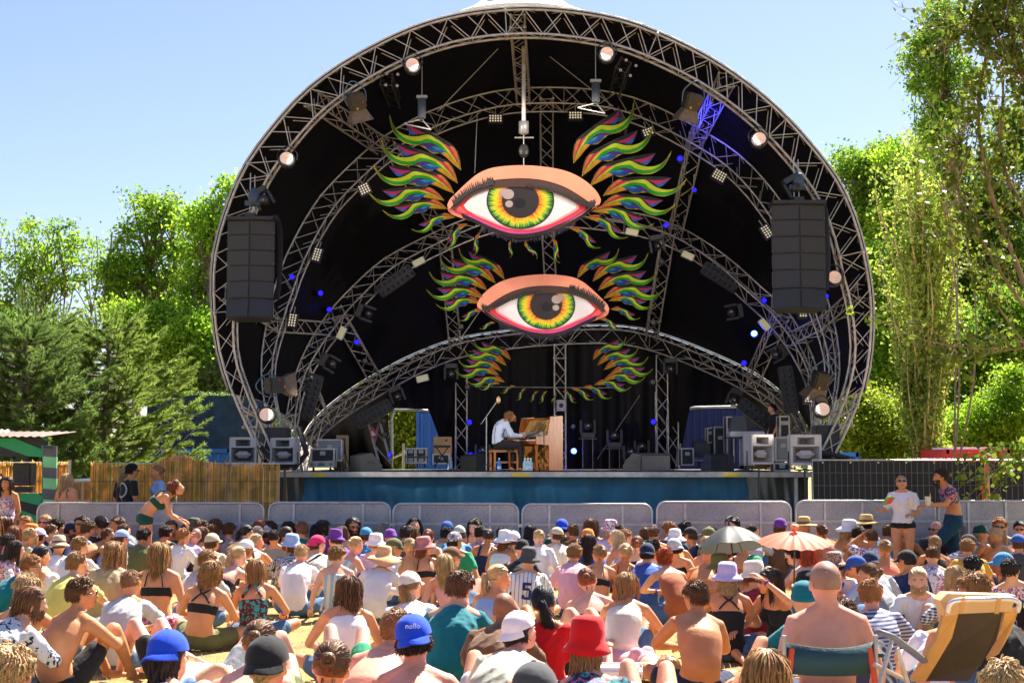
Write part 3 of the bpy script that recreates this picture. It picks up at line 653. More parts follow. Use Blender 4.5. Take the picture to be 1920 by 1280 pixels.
# ---- grey horn loaded speakers
def horn(px0, px1, py0, py1, y, col, yaw, label, pole):
    W = (px1-px0)/PPM(y); c = P((px0+px1)/2, py1, y); H = P(0, py0, y).z-c.z; D = .42
    hm = mat('horn_shell_%s' % col, {'grey': (.42, .43, .44), 'pale': (.62, .58, .57)}[col], .5, 0, .08, 5); dk = mat('horn_inside_%s' % col, {'grey': (.22, .23, .25), 'pale': (.45, .40, .38)}[col], .5, 0, .1, 5)
    e = empty('horn_speaker', c, (0, 0, R(yaw)), label=label, cat='loudspeaker', group='grey horn loudspeakers at the stage corners')
    t = .045*W/.6; mb = MB()
    # shell: four sides, back and the divider
    mb.box((-W/2+t/2, D/2, H/2), (t, D, H-.004), bev=.012); mb.box((W/2-t/2, D/2, H/2), (t, D, H-.004), bev=.012)
    zt = H*.64
    mb.box((0, D/2, t/2+.001), (W-2*t+.01, D-.004, t), bev=.004); mb.box((0, D/2, H-H*.05), (W-2*t+.01, D-.004, H*.10-.004), bev=.004); mb.box((0, D/2, zt), (W-2*t+.01, D-.004, H*.05))
    mb.box((-W*.36, D/2, (zt+H*.93)/2), (W*.17, D-.006, H*.93-zt), bev=0); mb.box((W*.36, D/2, (zt+H*.93)/2), (W*.17, D-.006, H*.93-zt), bev=0)
    mb.build('shell', hm, e)
    mb = MB()
    def funnel(x0, x1, z0, z1, k, d):
        cx, cz = (x0+x1)/2, (z0+z1)/2; V = []
        for f, yy in ((1, .012), (k, d)):
            V += [(cx+(x-cx)*f, yy, cz+(z-cz)*f) for x, z in ((x0, z0), (x1, z0), (x1, z1), (x0, z1))]
        mb.add(V, [(0, 4, 5, 1), (1, 5, 6, 2), (2, 6, 7, 3), (3, 7, 4, 0), (4, 7, 6, 5)])
    funnel(-W/2+t, W/2-t, t, zt-H*.025, .35, D*.9); funnel(-W*.275, W*.275, zt+H*.025, H*.9, .2, D*.8)
    mb.build('horn_mouth', dk, e)
    # phase plug: pointed wedge
    cz = (t+zt)/2; wv = W*.33; hv = H*.13; V = [(-wv, .10, cz), (wv, .10, cz), (wv*.45, .08, cz+hv), (-wv*.45, .08, cz+hv), (wv*.45, .08, cz-hv), (-wv*.45, .08, cz-hv), (-wv*.5, -.0, cz), (wv*.5, -.0, cz), (0, D*.6, cz)]
    mb = MB(); mb.add(V, [(6, 7, 2, 3), (7, 6, 5, 4), (0, 6, 3), (0, 5, 6), (1, 2, 7), (1, 7, 4), (0, 3, 8), (3, 2, 8), (2, 1, 8), (1, 4, 8), (4, 5, 8), (5, 0, 8)]); mb.build('phase_plug', hm, e)
    mb = MB(); mb.tube([(-W/2-.01, D*.5, H*.45), (-W/2-.015, D*.5, -.02), (-W*.3, D*.5, -.09), (W*.3, D*.5, -.09), (W/2+.015, D*.5, -.02), (W/2+.01, D*.5, H*.45)], .014, 6)
    if pole: mb.tube([(0, D*.5, -.08), (0, D*.5, -c.z)], .022, 8)
    mb.build('yoke', BLKP, e)
horn(430, 480, 819, 870, 28.6, 'grey', 8, 'grey horn speaker on a black pole, leftmost of the four at the stage corners', True)
horn(505, 553, 820, 870, 28.9, 'grey', -6, 'grey horn speaker over the left corner of the stage edge', True)
horn(1408, 1453, 814, 870, 28.9, 'pale', 14, 'pale horn speaker in front of the flight case at the right of the stage', True)
horn(1483, 1541, 814, 872, 28.5, 'pale', -2, 'pale horn speaker at the right corner, beside the black mesh fence', True)
# ---- lamps
glassw = mat('lamp_glass', (.85, .62, .50), .25, 0, .1, 8, emit=(1, .62, .42), estr=.08)
def round_lamp(px, py, y, r, label, yaw=0, pitch=10):
    e = empty('round_stage_lamp', P(px, py, y), (R(-pitch), 0, R(yaw)), label=label, cat='stage lamp', group='round fresnel lamps on the front arch'); r = r/PPM(y)
    MB().lathe([(r*.80, .0), (r*1.0, -.0), (r*1.12, .05), (r*1.08, .16), (r*.8, .26), (.03, .3)], n=20, M=RX(-90)).build('housing', BLKP, e, smooth=True)
    MB().lathe([(.001, .0), (r*.5, .008), (r*.82, .03)], n=20, M=RX(90), c=(0, .012, 0)).build('lens', glassw, e, smooth=True)
    MB().tube(cr([(-r*1.2, .1, -.01), (-r*1.2, .1, r), (0, .1, r*1.9), (r*1.2, .1, r), (r*1.2, .1, 0)], 4), .012, 5).build('yoke', BLKP, e)
for px, py, l in ((773, 121, 'round warm glass lamp on the front arch, upper left near the hanging truss end'), (537, 297, 'round warm glass lamp on the front arch, left side below the box spotlight'), (1138, 100, 'round warm glass lamp on the front arch, right of its top'), (1424, 260, 'round warm glass lamp on the front arch above the right line array'), (1565, 520, 'round warm glass lamp between right line array and front arch'), (1543, 767, 'round warm glass lamp low on the right, above the pale horn speaker'), (499, 777, 'round warm glass lamp low on the left, above the grey horn speakers')):
    round_lamp(px, py, 28.9 if px != 1565 else 29.3, 15, l)
ledm = mat('led_blue', (.02, .02, .3), .4, emit=(.006, .004, 1), estr=2.4); ledc = mat('led_bright_blue', (.1, .2, .9), .4, emit=(.05, .15, 1), estr=8); leddead = mat('led_off', (.45, .45, .42), .3, 0, .1, 20)
def led(px, py, y, r, kind, label, group):
    e = empty('led_par_lamp', P(px, py, y), (R(-12), 0, R(px % 7*6-18)), label=label, cat='stage lamp', group=group); r = .82*r/PPM(y)
    MB().lathe([(r*.95, 0), (r*1.12, 0), (r*1.12, .10), (r*.7, .2), (.02, .22)], n=14, M=RX(-90)).build('housing', BLKP, e, smooth=True)
    mb = MB()
    for k, (n, rr) in enumerate(((1, 0), (6, .36), (12, .70))):
        for j in range(n):
            a = 2*math.pi*j/n; mb.ell((rr*r*math.cos(a), 0, rr*r*math.sin(a)), (r*.16, .02, r*.16), 6, 4)
    mb.build('led_lens', {'b': ledm, 'c': ledc, 'o': leddead}[kind], e)
    if kind != 'o': MB().lathe([(.001, .01), (r*.92, .012)], n=14, M=RX(-90)).build('reflector', {'b': mat('led_back_blue', (.01, .01, .2), .4, emit=(.003, .002, .9), estr=.9), 'c': mat('led_back_bright', (.01, .05, .6), .4, emit=(.02, .06, 1), estr=4)}[kind], e)
def near(px, py):
    h = 'left' if px < 700 else 'right' if px > 1300 else 'middle left' if px < 960 else 'middle right'
    return h
for i, (px, py, y, r, k, l) in enumerate([(547,519,31,6,'b','glowing blue LED lamp beside the left line array'),(601,549,33,6,'b','upper of two glowing blue LED lamps on the left connecting truss'),(617,580,33.5,6,'b','lower of two glowing blue LED lamps on the left connecting truss'),(669,641,34.5,6,'b','glowing blue LED lamp on the short truss above the left doorway'),(1275,297,32.5,7,'b','glowing blue LED lamp right of the upper painted eye, below the blue lit truss'),(1302,356,33,5,'b','small blue LED lamp at the tip of the longest right feather'),(1249,422,34,6,'b','violet blue LED lamp under the right wing of the upper eye'),(1433,563,34,6,'b','glowing blue LED lamp just below left of the right line array'),(1414,625,34.5,8,'c','large glowing blue LED lamp right of the lower feathers'),(1395,680,35,6,'b','glowing blue LED lamp on the right short truss above the sound desk'),(880,791,37.8,6,'b','upper blue LED lamp on the left upright beside the pianist'),(882,853,37.8,7,'b','lower blue LED lamp on the left upright beside the pianist'),(1225,790,37.8,6,'b','blue LED lamp on the upright right of the moving heads'),(1076,845,37.9,7,'c','brightest blue LED lamp on the floor right of the piano'),(730,852,36,6,'b','blue violet LED lamp beside the left doorway'),(1075,799,37.9,5,'o','unlit LED lamp above the brightest blue one, right of the piano'),(1224,716,37.9,6,'o','unlit round LED lamp on the upright under the right feathers'),(1225,604,36.5,6,'o','unlit round LED lamp right of the lower painted eye'),(1241,490,35,6,'o','unlit round LED lamp below the upper right feathers'),(876,725,37.9,6,'o','unlit round LED lamp under the left feathers of the crescent'),(864,612,36.5,6,'o','unlit round LED lamp under the left wing of the lower eye'),(684,676,34.8,6,'o','unlit round LED lamp above the left doorway'),(831,503,35,6,'o','unlit round LED lamp behind the left wing of the lower eye'),(719,788,35.3,6,'o','upper unlit LED lamp at the left doorway'),(722,814,35.3,6,'o','lower unlit LED lamp at the left doorway'),(1550,555,29.6,5,'b','tiny blue LED right of the right line array')]):
    led(px, py, y, r, k, l, 'small LED lamps about the stage')
blind = mat('blinder_bulb', (.85, .80, .62), .3, emit=(1, .85, .6), estr=.12)
def blinder(px, py, y, cols, rows, pitch, label, roll=0):
    e = empty('blinder_lamp', P(px, py, y), (R(-10), R(roll), 0), label=label, cat='stage lamp', group='grid blinder lamps'); s = pitch/PPM(y)
    MB().box((0, .06, 0), (s*(cols+.8), .10, s*(rows+.8)), bev=.01).build('housing', BLKP, e)
    mb = MB()
    for i in range(cols):
        for j in range(rows): mb.ell(((i-(cols-1)/2)*s, -.0, (j-(rows-1)/2)*s), (s*.36, .02, s*.36), 7, 4)
    mb.build('bulb_grid', blind, e); MB().tube([(0, .06, s*rows*.5), (0, .06, s*rows*.5+.18)], .012, 5).build('clamp', ALUD, e)
for px, py, y, c_, r_, ro, l in ((929,222,33,5,3,0,'grid blinder lamp hanging left of centre under the second arch'),(1079,216,33,5,3,0,'grid blinder lamp hanging right of centre under the second arch'),(683,354,31.5,4,4,-25,'grid blinder lamp at the tip of the left feathers of the upper eye'),(594,477,31.5,3,5,15,'grid blinder lamp on the second arch right of the left line array'),(548,600,31.5,3,5,8,'grid blinder lamp below right of the left line array'),(1349,329,32,5,4,30,'grid blinder lamp on the second arch right of the feathers'),(1438,434,31.5,3,5,-30,'grid blinder lamp at the left edge of the right line array'),(1506,587,31.5,3,3,0,'grid blinder lamp under the right line array'),(1516,742,31,3,5,4,'reddish grid blinder lamp low on the right arch above the sound desk'),(1215,247,32.2,4,3,-20,'grid blinder lamp behind the right wing of the upper eye')):
    blinder(px, py, y, c_, r_, 5, l, ro)
tubem = mat('strip_light', (.72, .68, .45), .4, emit=(1, .92, .55), estr=.05); 
for px, py, y, ro, l in ((785,491,34.5,-27,'cream strip light on the third arch at the left'),(640,624,33.5,-65,'cream strip light standing steep on the third arch, above the left doorway'),(792,709,36,-14,'cream strip light on the rear arch above the left doorway'),(1185,435,34.5,12,'cream strip light under the right wing of the upper eye'),(1290,479,34.5,25,'cream strip light on the third arch right of the lower eye'),(1434,608,33.8,50,'cream strip light low on the third arch at the right')):
    e = empty('strip_light', P(px, py, y), (0, R(ro), 0), label=l, cat='stage lamp', group='cream strip lights on the arches')
    MB().box((0, .05, 0), (.32, .1, .17), bev=.01).build('housing', ALUD, e); mb = MB()
    for k in (-1, 0, 1): mb.box((0, -.006, k*.048), (.28, .02, .038))
    mb.build('tube', tubem, e)
def spot_box(px, py, y, roll, label, d=1):
    e = empty('box_spotlight', P(px, py, y), (R(20), R(roll), R(15*d)), label=label, cat='stage lamp', group='large box spotlights with barn doors')
    bm_ = mat('spot_body', (.045, .04, .035), .45, .2, .3, 8)
    MB().box((0, 0, 0), (.33, .34, .34), bev=.03).build('body', bm_, e); mb = MB()
    for k in range(5): mb.box((0, -.175, -.11+k*.055), (.24, .012, .02))
    mb.build('cooling_fin', BLKP, e)
    V = [(-.14, -.1, -.17), (.14, -.1, -.17), (.24, -.16, -.42), (-.24, -.16, -.42), (-.14, .14, -.17), (.14, .14, -.17), (.24, .26, -.42), (-.24, .26, -.42)]
    mb = MB(); mb.add(V, [(0, 1, 2, 3), (4, 7, 6, 5), (0, 3, 7, 4), (1, 5, 6, 2)]); mb.build('barn_door', mat('barn_door', (.16, .12, .09), .5, .3, .3, 10), e)
    MB().tube(cr([(-.2, 0, -.05), (-.22, 0, .2), (0, 0, .42), (.22, 0, .2), (.2, 0, -.05)], 5), .015, 5).build('yoke', mat('steel_blue_yoke', (.10, .17, .24), .5, .4), e)
    MB().ell((.09, -.19, -.02), (.025, .02, .025), 8, 6).build('knob', mat('red_knob', (.6, .02, .02), .4), e); MB().ell((-.05, -.19, -.13), (.025, .02, .025), 8, 6).build('knob', mat('orange_knob', (.8, .3, .02), .4), e)
spot_box(668, 190, 28.8, -18, 'box spotlight with barn doors hanging on the front arch at the upper left')
spot_box(1297, 190, 28.8, 10, 'box spotlight with barn doors hanging in front of the blue lit truss')
spot_box(515, 722, 29.2, -95, 'box spotlight turned sideways low on the left arches')
spot_box(1537, 712, 29.2, 10, 'box spotlight with yellow strap low on the right arches')
# dark moving heads hung on the arches and the black batten lamps
def moving_head(px, py, y, label, stand=None, tilt=0, s=1.0):
    e = empty('moving_head_lamp', P(px, py, y), (0, R(tilt), 0), label=label, cat='stage lamp', group='black moving head lamps', scale=s)
    MB().box((0, 0, -.22), (.36, .30, .13), bev=.02).build('base', BLKP, e)
    mb = MB(); mb.box((-.18, 0, .0), (.06, .12, .36), bev=.02); mb.box((.18, 0, .0), (.06, .12, .36), bev=.02); mb.build('yoke', BLKP, e)
    h = MB(); h.lathe([(.02, .2), (.10, .19), (.12, .05), (.13, -.12), (.11, -.16)], n=16, M=RX(80)); h.build('head', BLKP, e, smooth=True)
    MB().lathe([(.001, -.165), (.05, -.17), (.10, -.155)], n=16, M=RX(80)).build('lens', mat('lamp_lens_dark', (.25, .27, .3), .08, .6, emit=(.7, .75, 1), estr=.05), e, smooth=True)
    if stand:
        mb = MB(); z0 = DECK-P(px, py, y).z
        for q in (-.13, .13): mb.tube([(q, 0, -.28), (q, 0, z0/s)], .014, 5)
        mb.box((0, 0, -.31), (.46, .3, .03)); mb.build('stand', BLKP, e)
for a in ((1102, 800, 37.3, 'black moving head lamp on a stand, tallest right of the piano', 1), (1152, 818, 37.0, 'black moving head lamp on a stand, second right of the piano', 1), (1183, 848, 36.6, 'black moving head lamp on the floor behind the wedge monitor', None), (1203, 838, 37.4, 'black moving head lamp on the floor beside the right upright', None), (905, 845, 37.5, 'black moving head lamp on the floor left of the pianist', None)):
    moving_head(*a)
for px, py, y, t, l in ((622,682,33.5,120,'black moving head hanging on the third arch at lower left'),(690,588,34.2,110,'black moving head hanging on the third arch inside left'),(1232,461,34.6,170,'black moving head hanging above the right upright'),(1455,664,34,-120,'black moving head hanging over the sound desk'),(1257,690,37,180,'black moving head under the rear arch at right'),(846,700,37,180,'black moving head under the rear arch at left'),(1376,748,36,200,'black moving head beside the right doorway'),(745,742,36,160,'black moving head beside the left doorway'),(1372,585,34.2,-100,'black moving head barely visible on the third arch at right'),(495,375,28.9,150,'moving head on top of the left line array frame'),(1490,352,28.9,150,'moving head on top of the right line array frame'),(1160,243,31.8,190,'moving head behind the first right feather')):
    moving_head(px, py, y, l, None, t, .9)
def batten(px, py, y, roll, L, label):
    e = empty('audience_batten', P(px, py, y), (0, R(roll), 0), label=label, cat='stage lamp', group='black multi lamp battens')
    MB().box((0, 0, 0), (L, .18, .34), bev=.03).build('housing', BLK, e); mb = MB(); r = np.random.default_rng(int(px))
    for k in range(int(L/.14)):
        for j in (-1, 1): mb.ell((-L/2+.1+k*.14, -.09, j*.08), (.045, .03, .045), 8, 5)
    mb.build('lamp_row', mat('dark_lens', (.05, .05, .055), .1, .3), e)
for a in ((742, 527, 34.5, -35, 1.0, 'black batten of lamps hanging inside the third arch, left'), (583, 745, 33, -75, 1.1, 'tall black batten of lamps at the foot of the left arches'), (1350, 520, 34.5, 32, 1.0, 'black batten of lamps hanging inside the third arch, right'), (1478, 730, 33, 82, 1.1, 'tall black batten of lamps at the foot of the right arches'), (700, 775, 35, -28, 1.0, 'black batten of lamps left of the left doorway'), (1415, 775, 34.5, 38, .9, 'black batten of lamps above the sound engineer')): batten(*a)
# truss ends hanging (seen end on) and motors
def stub(px, py, y, label, roll):
    e = empty('hanging_truss', P(px, py, y), (R(8), R(roll), 0), label=label, cat='truss', group='black truss pieces seen end on'); o = straight((0, -.0, -.0), (0, 2.2, -.25), .24, 'truss_frame', None, .018, mat('black_truss', (.05, .05, .055), .4, .4)); o.parent = e
    mb = MB()
    for x in (0, .24):
        for z in (0, .24): mb.lathe([(.03, 0), (.03, .03), (.012, .03)], (x-.12, -.01, z-.12), 10, RX(90))
    mb.build('end_coupler', ALU, e)
stub(735, 150, 29.6, 'black truss piece seen end on near the upper left of the front arch', 4); stub(1178, 128, 29.6, 'black truss piece seen end on near the upper right of the front arch', 30)
for px, py, l in ((791, 205, 'slim black chain motor hanging above the left wing'), (1117, 175, 'slim blue grey chain motor hanging above the right wing')):
    e = empty('chain_motor', P(px, py, 30.4), label=l, cat='chain motor', group='chain motors'); MB().box((0, 0, 0), (.17, .17, .5), bev=.04).build('body', mat('motor_body', (.03, .05, .075), .45), e)
    MB().tube([(0, 0, .25), (0, 0, 1.35)], .010, 5).build('chain', ALU, e); MB().box((.0, 0, .27), (.24, .12, .06), bev=.01).build('hook_block', ALUD, e)
    m_ = MB(); 
    for q in ((-.2, -.32), (.1, -.45)): m_.tube([(0, 0, -.22), (q[0]*2, 0, q[1])], .016, 5)
    m_.tube([(-.4, 0, -.32), (.2, 0, -.45)], .016, 5); m_.build('spreader', ALUD, e)
e = empty('ceiling_fan_pole', P(982, 240, 31), label='vertical silver pole with a motor drum hanging over the upper eye', cat='pole'); zt = P(982, 70, 31).z-P(982, 240, 31).z
MB().tube([(0, 0, zt), (0, 0, 0)], .05, 8).build('pole', ALU, e); MB().lathe([(.02, .16), (.11, .14), (.11, -.12), (.04, -.16)]).build('drum', ALUD, e, smooth=True); MB().tube([(-.2, 0, -.22), (.22, 0, -.22)], .018, 6).build('cross_bar', ALU, e); MB().tube([(0, 0, -.16), (0, 0, -.85)], .012, 5).build('hanger', ALUD, e)
MB().ell((0, 0, -.52), (.12, .1, .16), 10, 6).build('hoist', BLKP, e)
# blue beam that lights the truss and roof at the upper right
ld = bpy.data.lights.new('blue_spot', 'SPOT'); ld.energy = 200; ld.color = (.04, .05, 1); ld.spot_size = R(26); ld.spot_blend = .8; ld.shadow_soft_size = .05
lo = bpy.data.objects.new('blue_spot', ld); COL.objects.link(lo); p0 = P(1268, 320, 31.6); p1 = P(1335, 190, 31.6); lo.location = p0; lo.rotation_euler = (p1-p0).to_track_quat('-Z', 'Y').to_euler()
ld = bpy.data.lights.new('blue_spot', 'SPOT'); ld.energy = 260; ld.color = (.03, .04, 1); ld.spot_size = R(50); ld.spot_blend = .9; ld.shadow_soft_size = .05
lo = bpy.data.objects.new('blue_spot', ld); COL.objects.link(lo); p0 = P(1300, 235, 29.6); p1 = P(1352, 215, 31.6); lo.location = p0; lo.rotation_euler = (p1-p0).to_track_quat('-Z', 'Y').to_euler()
for px, py, E, tx, ty in ((1076, 843, 6, 1076, 800), (882, 850, 1.2, 882, 800), (1414, 628, 1.5, 1400, 600)):
    ld = bpy.data.lights.new('blue_glow', 'POINT'); ld.energy = E; ld.color = (.04, .06, 1); ld.shadow_soft_size = .08
    lo = bpy.data.objects.new('blue_glow', ld); COL.objects.link(lo); lo.location = P(px, py, 37.2 if py > 700 else 34.2)
for px, py, tx, ty, E in ((773, 121, 960, 380, 125), (1138, 100, 1010, 380, 125), (537, 297, 850, 400, 115), (1424, 260, 1150, 400, 115), (499, 777, 900, 760, 260), (1543, 767, 1120, 760, 260)):
    ld = bpy.data.lights.new('added_warm_spot', 'SPOT'); ld.energy = E; ld.color = (1, .86, .72); ld.spot_size = R(75); ld.spot_blend = .9; ld.shadow_soft_size = .15  # spots added at the round lamps to brighten the painted eyes and the deck
    lo = bpy.data.objects.new('added_warm_spot', ld); COL.objects.link(lo); p0 = P(px, py, 28.6); p1 = P(tx, ty, 31.5); lo.location = p0; lo.rotation_euler = (p1-p0).to_track_quat('-Z', 'Y').to_euler()
# ---- text helper
def text_mesh(s, size, m, parent=None, loc=(0, 0, 0), rot=(math.pi/2, 0, 0), name='lettering', ext=.004, align='CENTER'):
    cu = bpy.data.curves.new('t', 'FONT'); cu.body = s; cu.size = size; cu.extrude = ext; cu.align_x = align; cu.resolution_u = 2
    t = bpy.data.objects.new('t', cu); COL.objects.link(t); dg = bpy.context.evaluated_depsgraph_get(); me = bpy.data.meshes.new_from_object(t.evaluated_get(dg)); bpy.data.objects.remove(t)
    me.materials.clear(); return obj(name, me, m, parent, loc, rot)
# ---- flight cases and racks
casem = mat('flight_case', (.02, .02, .022), .45, 0, .15, 12); casem2 = mat('grey_blue_case', (.20, .24, .27), .5, 0, .1, 6)
def fcase(px0, px1, py0, py1, y, label, d=.5, m=None, txt=None, wheels=True, latches=1, zb=None):
    W = (px1-px0)/PPM(y); c = P((px0+px1)/2, py1, y); H = P(0, py0, y).z-c.z; e = empty('flight_case', (c.x, y, c.z if zb is None else zb), label=label, cat='flight case', group='flight cases on the stage')
    MB().box((0, d/2, H/2+(.05 if wheels else 0)), (W, d, H-(.05 if wheels else 0)-.004)).build('body', m or casem, e); mb = MB()
    zb_ = .05 if wheels else .0
    for x in (-W/2, W/2):
        for yy in (0, d): mb.box((x, yy, H/2+.02), (.035, .035, H-zb_+.02))
    for z in (zb_+.012, H+.02):
        for yy in (0, d): mb.box((0, yy, z), (W+.03, .036, .034))
    mb.build('edge_trim', ALU, e); mb = MB()
    for k in range(latches): x = (k-(latches-1)/2)*W*.5; mb.box((x, -.02, H*.72), (.12, .02, .09), bev=.008)
    mb.build('latch', ALUD, e)
    if wheels:
        mb = MB()
        for x in (-W*.36, W*.36): mb.lathe([(.001, -.02), (.05, -.02), (.05, .02), (.001, .02)], (x, .06, .0), 10, RY(90))
        mb.build('castor', BLKP, e)
    if txt: text_mesh(txt, .085, mat('white_stencil', (.75, .75, .73), .6), e, (0, -.006, H*.3))
    return e
for a in ((762, 778, 842, 857, 36, 'upper left of four black flight cases stacked in the left doorway'), (780, 799, 842, 857, 36, 'upper right of four black flight cases stacked in the left doorway')): fcase(*a, d=.5, wheels=False)
fcase(762, 778, 858, 872, 36, 'lower left of four black flight cases, with a stencilled word', txt='STAGE'); fcase(780, 799, 858, 872, 36, 'lower right of four black flight cases, with a stencilled word', txt='STAGE')
fcase(812, 842, 853, 873, 36, 'black flight case beside the stacked four, under the keyboard stand')
e = fcase(595, 640, 826, 868, 32.5, 'rack case with a pale grey drawer front, left on the stage', d=.6, m=casem2); 
fcase(584, 626, 843, 866, 31.4, 'black laptop desk case on a wheeled truck at the left', d=.4, wheels=False); fcase(581, 625, 868, 880, 31.2, 'low wheeled equipment tray at the left stage edge', d=.4, m=mat('tray_teal_steel', (.12, .22, .24), .4, .5), latches=2)
e = empty('wall_screen_cabinet', P(640, 850, 33), label='open back of an amplifier rack full of cables at the left', cat='amplifier rack'); MB().box((0, .2, 0), (.25, .4, .85), bev=.01).build('frame', mat('plywood_edge', (.30, .22, .13), .7, 0, .2, 8), e); mb = MB()
for k in range(14): a0 = rng.uniform(-.1, .1); mb.tube(cr([(a0, -.02, .35), (a0+rng.uniform(-.1, .1), -.08, .0), (a0+rng.uniform(-.2, .3), -.05, -.5)], 4), .010, 4)
mb.build('cable_bundle', BLK, e)
# right side racks
fcase(1396, 1413, 817, 876, 31.6, 'tall grey blue flight case behind the pale horn speaker', d=.6, m=casem2); fcase(1340, 1362, 802, 868, 35.5, 'black flight case with silver corners right of the guitar amplifier', d=.6); fcase(1327, 1339, 804, 830, 36, 'thin black case with silver edge behind the amplifier', wheels=False, d=.4); fcase(1455, 1482, 822, 868, 33, 'grey rack case between the two pale horn speakers', m=casem2, d=.5)
fcase(1463, 1480, 782, 820, 33.2, 'black rack with silver front rails behind the sound engineer', wheels=False, d=.4, latches=2); fcase(1452, 1481, 870, 883, 30.7, 'low case with silver edge at the right stage corner', d=.4, wheels=False); fcase(1278, 1300, 842, 872, 35.5, 'open low flight case left of the guitar amplifier', d=.5, wheels=False)
fcase(1364, 1376, 783, 870, 34.5, 'tall narrow black case at the right doorway', d=.5)
e = empty('guitar_amplifier', P(1317, 856, 36), label='grey guitar amplifier standing on a low truck in the right doorway', cat='amplifier'); MB().box((0, .15, .2), (.45, .3, .40), bev=.02).build('cabinet', BLKP, e); MB().box((0, -.005, .18), (.40, .02, .33)).build('grille_cloth', mat('grille_cloth', (.16, .15, .14), .9, 0, .1, 40), e); MB().tube([(-.08, 0, .41), (0, 0, .44), (.08, 0, .41)], .01, 5).build('handle', BLKP, e)
e = empty('equipment_truck', P(1317, 864, 36), label='long low silver wheeled truck under the guitar amplifier', cat='equipment truck'); MB().box((0, .2, .02), (.85, .5, .05), bev=.01).build('tray', ALUD, e); mb = MB()
for q in (-.35, -.1, .15, .35): mb.lathe([(.001, -.02), (.055, -.02), (.055, .02), (.001, .02)], (q, .0, -.07), 10, RY(90))
mb.build('castor', BLKP, e)
# sound desk
e = empty('sound_desk', P(1402, 815, 31.8), label='grey mixing desk with angled meter bridge on a flight case at the right', cat='mixing desk'); 
MB().box((0, .3, .02), (.78, .6, .12), bev=.02).build('desk_body', ALUD, e); mb = MB()
for i in range(16):
    for j in range(3): mb.box((-.35+i*.046, .005, .045-j*.04), (.02, .02, .015))
mb.build('button_row', mat('pale_buttons', (.5, .5, .48), .5), e)
mb = MB(); mb.add([(-.35, .1, .08), (.0, .0, .08), (.38, .12, .08), (-.30, .3, .42), (-.02, .25, .45), (.3, .4, .2), (-.35, .55, .08), (.38, .55, .08)], [(0, 1, 4, 3), (1, 2, 5, 4), (3, 4, 6), (4, 5, 7, 6), (0, 3, 6), (2, 7, 5)]); mb.build('meter_bridge', mat('desk_dark_grey', (.07, .075, .08), .5), e)
e = empty('shelf_table', P(1402, 870, 31.9), label='black steel table that carries the mixing desk', cat='table'); mb = MB(); hh = P(0, 820, 31.9).z-P(0, 870, 31.9).z
for x in (-.42, .3):
    for yy in (0, .5): mb.box((x, yy, hh/2), (.035, .035, hh))
mb.box((-.06, .25, hh), (.84, .56, .03)); mb.build('frame', BLK, e)
# wedge monitors
def wedge(px, py, y, yaw, label):
    e = empty('wedge_monitor', (P(px, py, y).x, y, DECK), (0, 0, R(yaw)), label=label, cat='monitor speaker', group='black wedge monitors'); V = []
    for x in (-.3, .3): V += [(x, -.25, 0), (x, .25, 0), (x, .25, .14), (x, .0, .40), (x, -.25, .34)]
    mb = MB(); mb.add(V, [(0, 4, 3, 2, 1), (5, 6, 7, 8, 9), (0, 5, 9, 4), (4, 9, 8, 3), (3, 8, 7, 2), (2, 7, 6, 1), (1, 6, 5, 0)]); mb.build('cabinet', mat('wedge_cabinet', (.035, .04, .045), .5, 0, .15, 20, .15, 60), e)
    q = MB(); n = np.array([(-.26, .225, .175), (.26, .225, .175), (.26, .02, .39), (-.26, .02, .39)]); o = np.array([0, .014, .012]); q.add(np.concatenate([n+o, n]), [(0, 1, 2, 3), (7, 6, 5, 4), (0, 4, 5, 1), (1, 5, 6, 2), (2, 6, 7, 3), (3, 7, 4, 0)]); q.build('grille', grm, e)
    MB().box((-.3, -.02, .2), (.012, .14, .05), bev=.005).build('handle', BLK, e); MB().box((.3, -.02, .2), (.012, .14, .05), bev=.005).build('handle', BLK, e)
wedge(686, 875, 31.0, -60, 'black wedge monitor at the left stage edge'); wedge(1228, 878, 30.8, 0, 'black wedge monitor with bluish top in front of the right upright'); wedge(1198, 876, 31.4, 60, 'black wedge monitor turned sideways behind the bluish one'); wedge(893, 875, 34, -50, 'black wedge monitor behind the microphone stand'); wedge(1345, 876, 33, 20, 'black wedge monitor by the right doorway')
# ---- piano
wood = bpy.data.materials.new('piano_wood'); wood.use_nodes = True; nt = wood.node_tree; p = nt.nodes['Principled BSDF']; p.inputs['Roughness'].default_value = .35
tc = nd(nt, 'ShaderNodeTexCoord'); mp = nd(nt, 'ShaderNodeMapping'); mp.inputs['Scale'].default_value = (14, 14, 1.2); nz = nd(nt, 'ShaderNodeTexNoise'); nz.inputs['Scale'].default_value = 2.2; nz.inputs['Detail'].default_value = 6; rp = ramp(nt, [(.3, (.22, .055, .008)), (.5, (.38, .105, .015)), (.7, (.46, .15, .028))])
for a, b in ((tc.outputs['Object'], mp.inputs[0]), (mp.outputs[0], nz.inputs['Vector']), (nz.outputs[0], rp.inputs[0]), (rp.outputs[0], p.inputs['Base Color'])): nt.links.new(a, b)
gold = mat('gilded_iron_frame', (.72, .42, .08), .4, .25, .2, 8)
pz = P(1003, 878, 32.6); piano = empty('upright_piano', (pz.x, 32.6, DECK), (0, 0, R(-64)), label='orange brown upright piano with its front panels off, right of the pianist', cat='piano')
